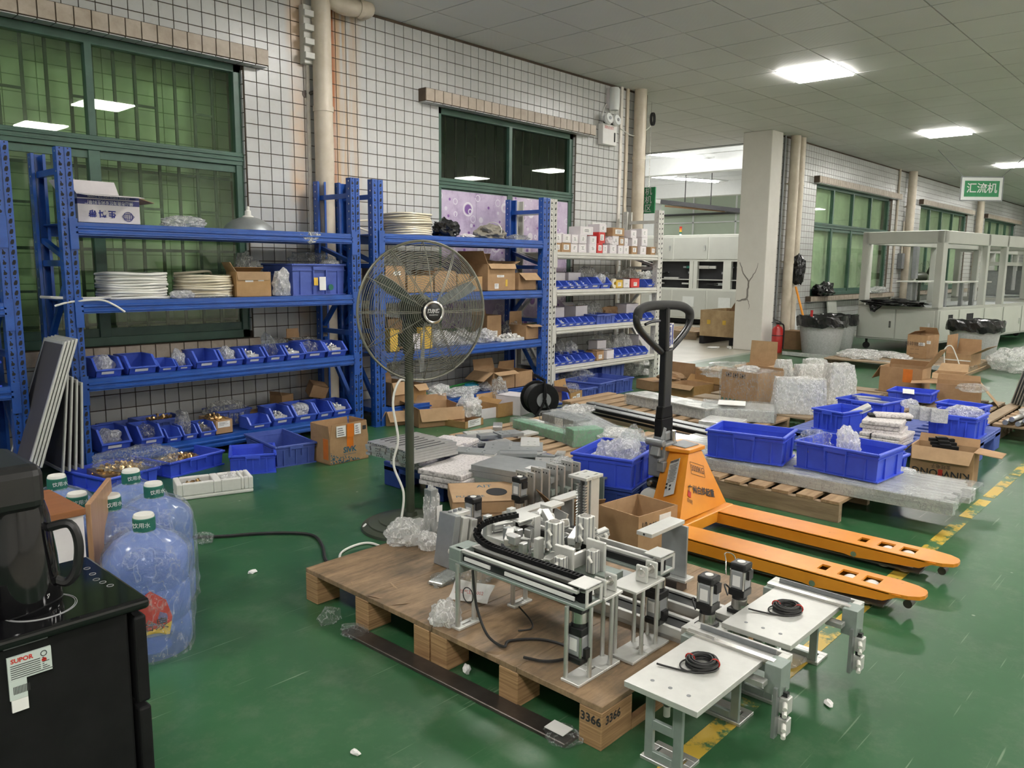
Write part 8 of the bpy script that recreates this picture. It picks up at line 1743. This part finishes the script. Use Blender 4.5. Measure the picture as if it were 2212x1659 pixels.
for s in (-1, 1): MB().cyl((s*sw*.9, 0, shh), (s*sw*2.2, 0, CZ-sx.z), .006, n=5).build('hanger', 'gunmetal', t)
# bins
def dustbin(label, px, py, r, h, seed):
    p = G(px, py); t = thing('dustbin', label, 'bin', (p.x, p.y, 0)); MB().lathe([(0, .01), (r*.74, 0), (r*.78, .02), (r*.98, h), (r, h), (r, h+.02), (r*.95, h+.02), (r*.74, .03), (0, .03)], 36).build('tub', 'grey_bin', t, smooth=True)
    mb = MB(); n = 48; off = Vector((seed, 0, 0)); vs = []; prof = [(r*.8, h-.02), (r*.96, h+.03), (r*1.04, h+.045), (r*1.07, h), (r*1.08, h-.06), (r*1.07, h-.11)]
    for i in range(n):
        a = 2*PI*i/n
        for j, (rr, z) in enumerate(prof): q = noise.noise(Vector((math.cos(a)*3, math.sin(a)*3, j*.8))+off); vs.append(((rr+.03*q)*math.cos(a), (rr+.03*q)*math.sin(a), z+(.05*q if j > 2 else .03*q)))
    k = len(prof); mb.add(vs, [(i*k+j, ((i+1) % n)*k+j, ((i+1) % n)*k+j+1, i*k+j+1) for i in range(n) for j in range(k-1)]); mb.add([(r*.85*math.cos(2*PI*i/24), r*.85*math.sin(2*PI*i/24), h-.02) for i in range(24)], [tuple(range(24))]); mb.build('bin_liner', 'bag_black', t, smooth=False); return t
dustbin('big grey dustbin with black liner beside the drain pipes', 1771, 764, .33, .52, 1); dustbin('grey dustbin with black liner behind the big one', 1808, 753, .27, .50, 2); dustbin('grey dustbin with black liner before the grey machine frame', 2100, 776, .34, .52, 3)
o = MB().tube([PX(1736, 688, 12.0), PX(1719, 620, 12.2)], .018, 8).build('broom_stick', 'orange', smooth=True); tag(o, 'orange broom stick leaning against the drain pipes', 'broom'); o = MB().tube([PX(1752, 690, 11.6), PX(1754, 670, 11.6)], .02, 8).build('red_handle', 'red'); tag(o, 'red tool handle sticking up from the big dustbin', 'tool')
for px, w, h, lab in ((1716, .30, .62, 'white board leaning by the drain pipes'), (1802, .40, .75, 'grey board leaning below the far window sill')): p = PY(px, 700, 5.3); o = MB().bx(-w/2, w/2, -.01, .01, 0, h).build('leaning_board', 'machine_light' if w > .35 else 'hall_white'); o.location = (p.x, 5.28, .0); o.rotation_euler = (R(-8), 0, 0); tag(o, lab, 'board')
# fire extinguisher
p = G(1677, 761); t = thing('fire_extinguisher', 'red fire extinguisher at the foot of the white pillar', 'extinguisher', (p.x, p.y, 0)); MB().lathe([(0, 0), (.075, 0), (.08, .02), (.08, .34), (.06, .385), (.025, .40), (.025, .42), (0, .42)], 24).build('cylinder', 'red', t, smooth=True); MB().lathe([(.081, .25), (.0812, .25), (.0812, .262), (.081, .262)], 24).build('band', 'ink', t)
MB().bx(-.02, .02, -.02, .02, .42, .45).bar((-.06, .05, .50), (.04, -.03, .45), .02, .012).bar((-.08, .06, .45), (.03, -.03, .44), .02, .01).build('valve', 'black', t); MB().tube(curve_pts([(.03, 0, .43), (.11, -.04, .40), (.105, -.05, .2), (.09, -.05, .05)], 5), .012, 8).build('hose', 'black', t, smooth=True)
fbox('brown carton between the extinguisher and the big dustbin', (1690, 754), (1737, 757), (1690, 714), .3, mat='kraft_dark', open_=False)
# far pallet with small packs, cartons, long rail
wpallet('far pallet on the floor before the grey machine frame', 10.35, 11.75, 2.35, 4.0, .10, 'y', 8, 'slat_grey'); rnd = random.Random(3)
for k, (px, py, s) in enumerate(((1830, 770, .16), (1850, 765, .2), (1875, 766, .18), (1880, 775, .16), (1905, 770, .2), (1930, 772, .2), (1945, 778, .16), (1850, 774, .15))): bag('small white wrapped pack on the far pallet, %s' % ORD[k], G(px, py, .10), (s, s*.8, .07), 410+k, 'film_white', 'white wrapped packs on the far pallet')
t, loc, rz, w, h = fbox('printed brown carton on the far pallet by the machine frame', (1957, 772), (2000, 776), (1957, 722), .35, z=.1, flaps={'b': (-30, .1), 'l': (-60, .1)}, mat='kraft', papers=((.02, .10, .17, .21, 'f'), (.12, .17, .2, .24, 'f')))
for k in range(3): txt('易碎物品', .06, 'ink', t, (-w*.15, -.002, h*(.2+.2*k)), (R(90), 0, 0)) if k == 2 else txt('— —', .05, 'ink', t, (-w*.1, -.002, h*(.2+.2*k)), (R(90), 0, 0))
t, loc, rz, w, h = fbox('open brown carton bound with white strap on the far pallet', (2040, 795), (2094, 800), (2040, 762), .4, z=.05, flaps={'b': (8, .16), 'l': (0, .22), 'r': (60, .2)}, mat='kraft'); MB().bx(-w/2-.003, w/2+.003, -.004, -.001, h*.55, h*.62).build('strap', 'hose', t); MB().tube(curve_pts([(-w*.45, -.03, 0), (-w*.5, -.05, h*1.2), (-w*.25, -.05, h*1.5), (0, -.04, h*.8), (.05, -.03, .02)], 6), .008, 5).build('strap_loop', 'hose', t)
a, b = G(1692, 762, .03), G(2082, 800, .12); o = MB().bar(a, b, .05, .05).build('long_rail', 'wrap_alu'); tag(o, 'long film-wrapped rail lying from the extinguisher to the far pallet', 'rail')
sheetfilm([G(2190, 780, .01), G(2212, 770, .01), G(2212, 762, .15), G(2200, 765, .12)], 'film_sheet', 'film_white', 'white film sheet on the floor at the far right', 'film', .06, 5, 8)
# ---- hall: plywood crate, pallet, big machine
t = thing('plywood_crate', 'plywood crate on dark skids left of the white pillar', 'crate', (11.80, 6.02, 0), 0); L = .62
MB().plate(0, .9, 0, L, .13, .56, [(.015, .885, .015, L-.015)]).build('crate_box', 'crate_ply', t, bevel=.003)
for y in (.0, L-.08): MB().bx(0, .9, y, y+.08, 0, .129).build('skid', 'dark', t)
for y in (.18, .46): MB().bx(-.004, 0, y-.03, y+.03, .33, .40).build('clip', 'yellow_board', t)
for k, (y, h, w) in enumerate(((.30, .30, .34), (.18, .42, .3), (.10, .22, .26), (.42, .14, .2))): o = MB().prism([(0, 0), (w, 0), (w*.9, h), (w*.35, h*.7), (.0, h*.25)], -.005, .005, 'x').build('torn_card', 'kraft_dark'); o.location = (11.86+.1*k, 6.35-y, .50); o.rotation_euler = (0, R(-14+6*k), R(180+4*k)); tag(o, 'torn cardboard sticking up from the plywood crate, %s' % ORD[k], 'cardboard')
wpallet('small wooden pallet on the beige floor behind the plywood crate', 12.3, 13.3, 7.0, 7.9, .14, 'x', 6); scrap('white rag on the beige floor before the plywood crate', 1540, 752, .12, 430, h=.03); scrap('crumpled white paper near the pillar foot', 1575, 753, .07, 431, h=.04)
X = 15.5; ys = [5.9, 6.98, 8.1, 8.90, 9.80, 11.2]
t = thing('production_machine', 'long pale machine cabinet with dark windows in the bright hall', 'machine', (X, 5.9, 0)); D = 1.6; LL = 5.3
MB().bx(0, D, 0, LL, .13, .80).build('base_cabinet', 'machine_light', t, bevel=.008); MB().plate(0, LL, 1.38, 1.955, 0, D, [], ax='x') if False else MB().bx(0, D, 0, LL, 1.38, 1.955).build('upper_cabinet', 'machine_light', t, bevel=.008)
MB().bx(.1, D-.1, .05, LL-.05, .79, 1.38).build('dark_interior', 'dark', t); MB().bx(.2, D-.2, .1, LL-.1, .02, .13).build('plinth', 'dark', t)
for y in (0, 1.03, 2.15, 2.24, 2.95, 3.05, 4.0, 5.2): MB().bx(0, .09, y, y+.09, .79, 1.39).build('post', 'machine_light', t)
for k in range(6): y = .10+.87*k; MB().bx(-.012, -.001, y, y+.83, 1.43, 1.90).build('door', 'machine', t, bevel=.003); d_ = MB().bx(-.012, -.001, y, y+.83, .17, .76).build('door', 'machine', t, bevel=.003); MB().bx(-.02, -.013, y+.28, y+.56, .40, .62).build('vent', 'shield', d_); MB().bx(-.024, -.013, y+.05, y+.08, 1.62, 1.72).build('latch', 'chrome', d_)
rnd = random.Random(6)
for k in range(46): y = rnd.uniform(.15, 4.9); z = rnd.choice((.90, 1.02, 1.14, 1.26)); MB().box((.06, y, z), (.05, rnd.uniform(.05, .4), rnd.uniform(.015, .07))).build('mechanism', rnd.choice(('alu', 'alu_grey', 'gunmetal', 'black', 'ink_green', 'steel')), t)
MB().bx(.02, .09, 0, LL, .98, 1.0).build('inner_rail', 'alu_white', t)
p = PX(1470, 506, X+.3); t3 = thing('signal_tower', 'red, orange and green signal light on the hall machine', 'signal light', (p.x, p.y, 1.956))
for k, m_ in enumerate(('hall_white', 'ink_green', 'yellow_board', 'tape', 'red')): MB().cyl((0, 0, .04*k), (0, 0, .04*k+.038), .03, n=12).build('lens' if k else 'foot', m_, t3)
M['tray'] = plain('dark_cable_tray', (.05, .05, .055), .5); a, b = PX(1428, 436, 17.0), PX(1602, 456, 17.8); t = thing('cable_tray', 'dark cable tray hanging across the bright hall', 'cable tray', a); d_ = b-a
MB().bar((0, 0, 0), d_, .22, .10).build('tray', 'tray', t); MB().bar(V(0, 0, -.09)+d_*.05, d_*.8-V(0, 0, .05), .05, .04).build('red_pipe', 'kraft_dark', t); MB().bar(-d_*.25, V(0, 0, 0), .20, .09).build('tray', 'alu', t)
for q in (.3, .62): MB().cyl(d_*q, d_*q+V(0, 0, 4.3-a.z-d_.z*q), .012, n=6).build('hanger', 'tray', t)
p = PX(1520, 462, 23.9); o = MB().cyl((23.93, p.y-4, p.z), (23.93, p.y+5, p.z), .035, n=8).build('wall_pipe', 'tray'); tag(o, 'thin dark pipe along the pale green hall wall', 'pipe')
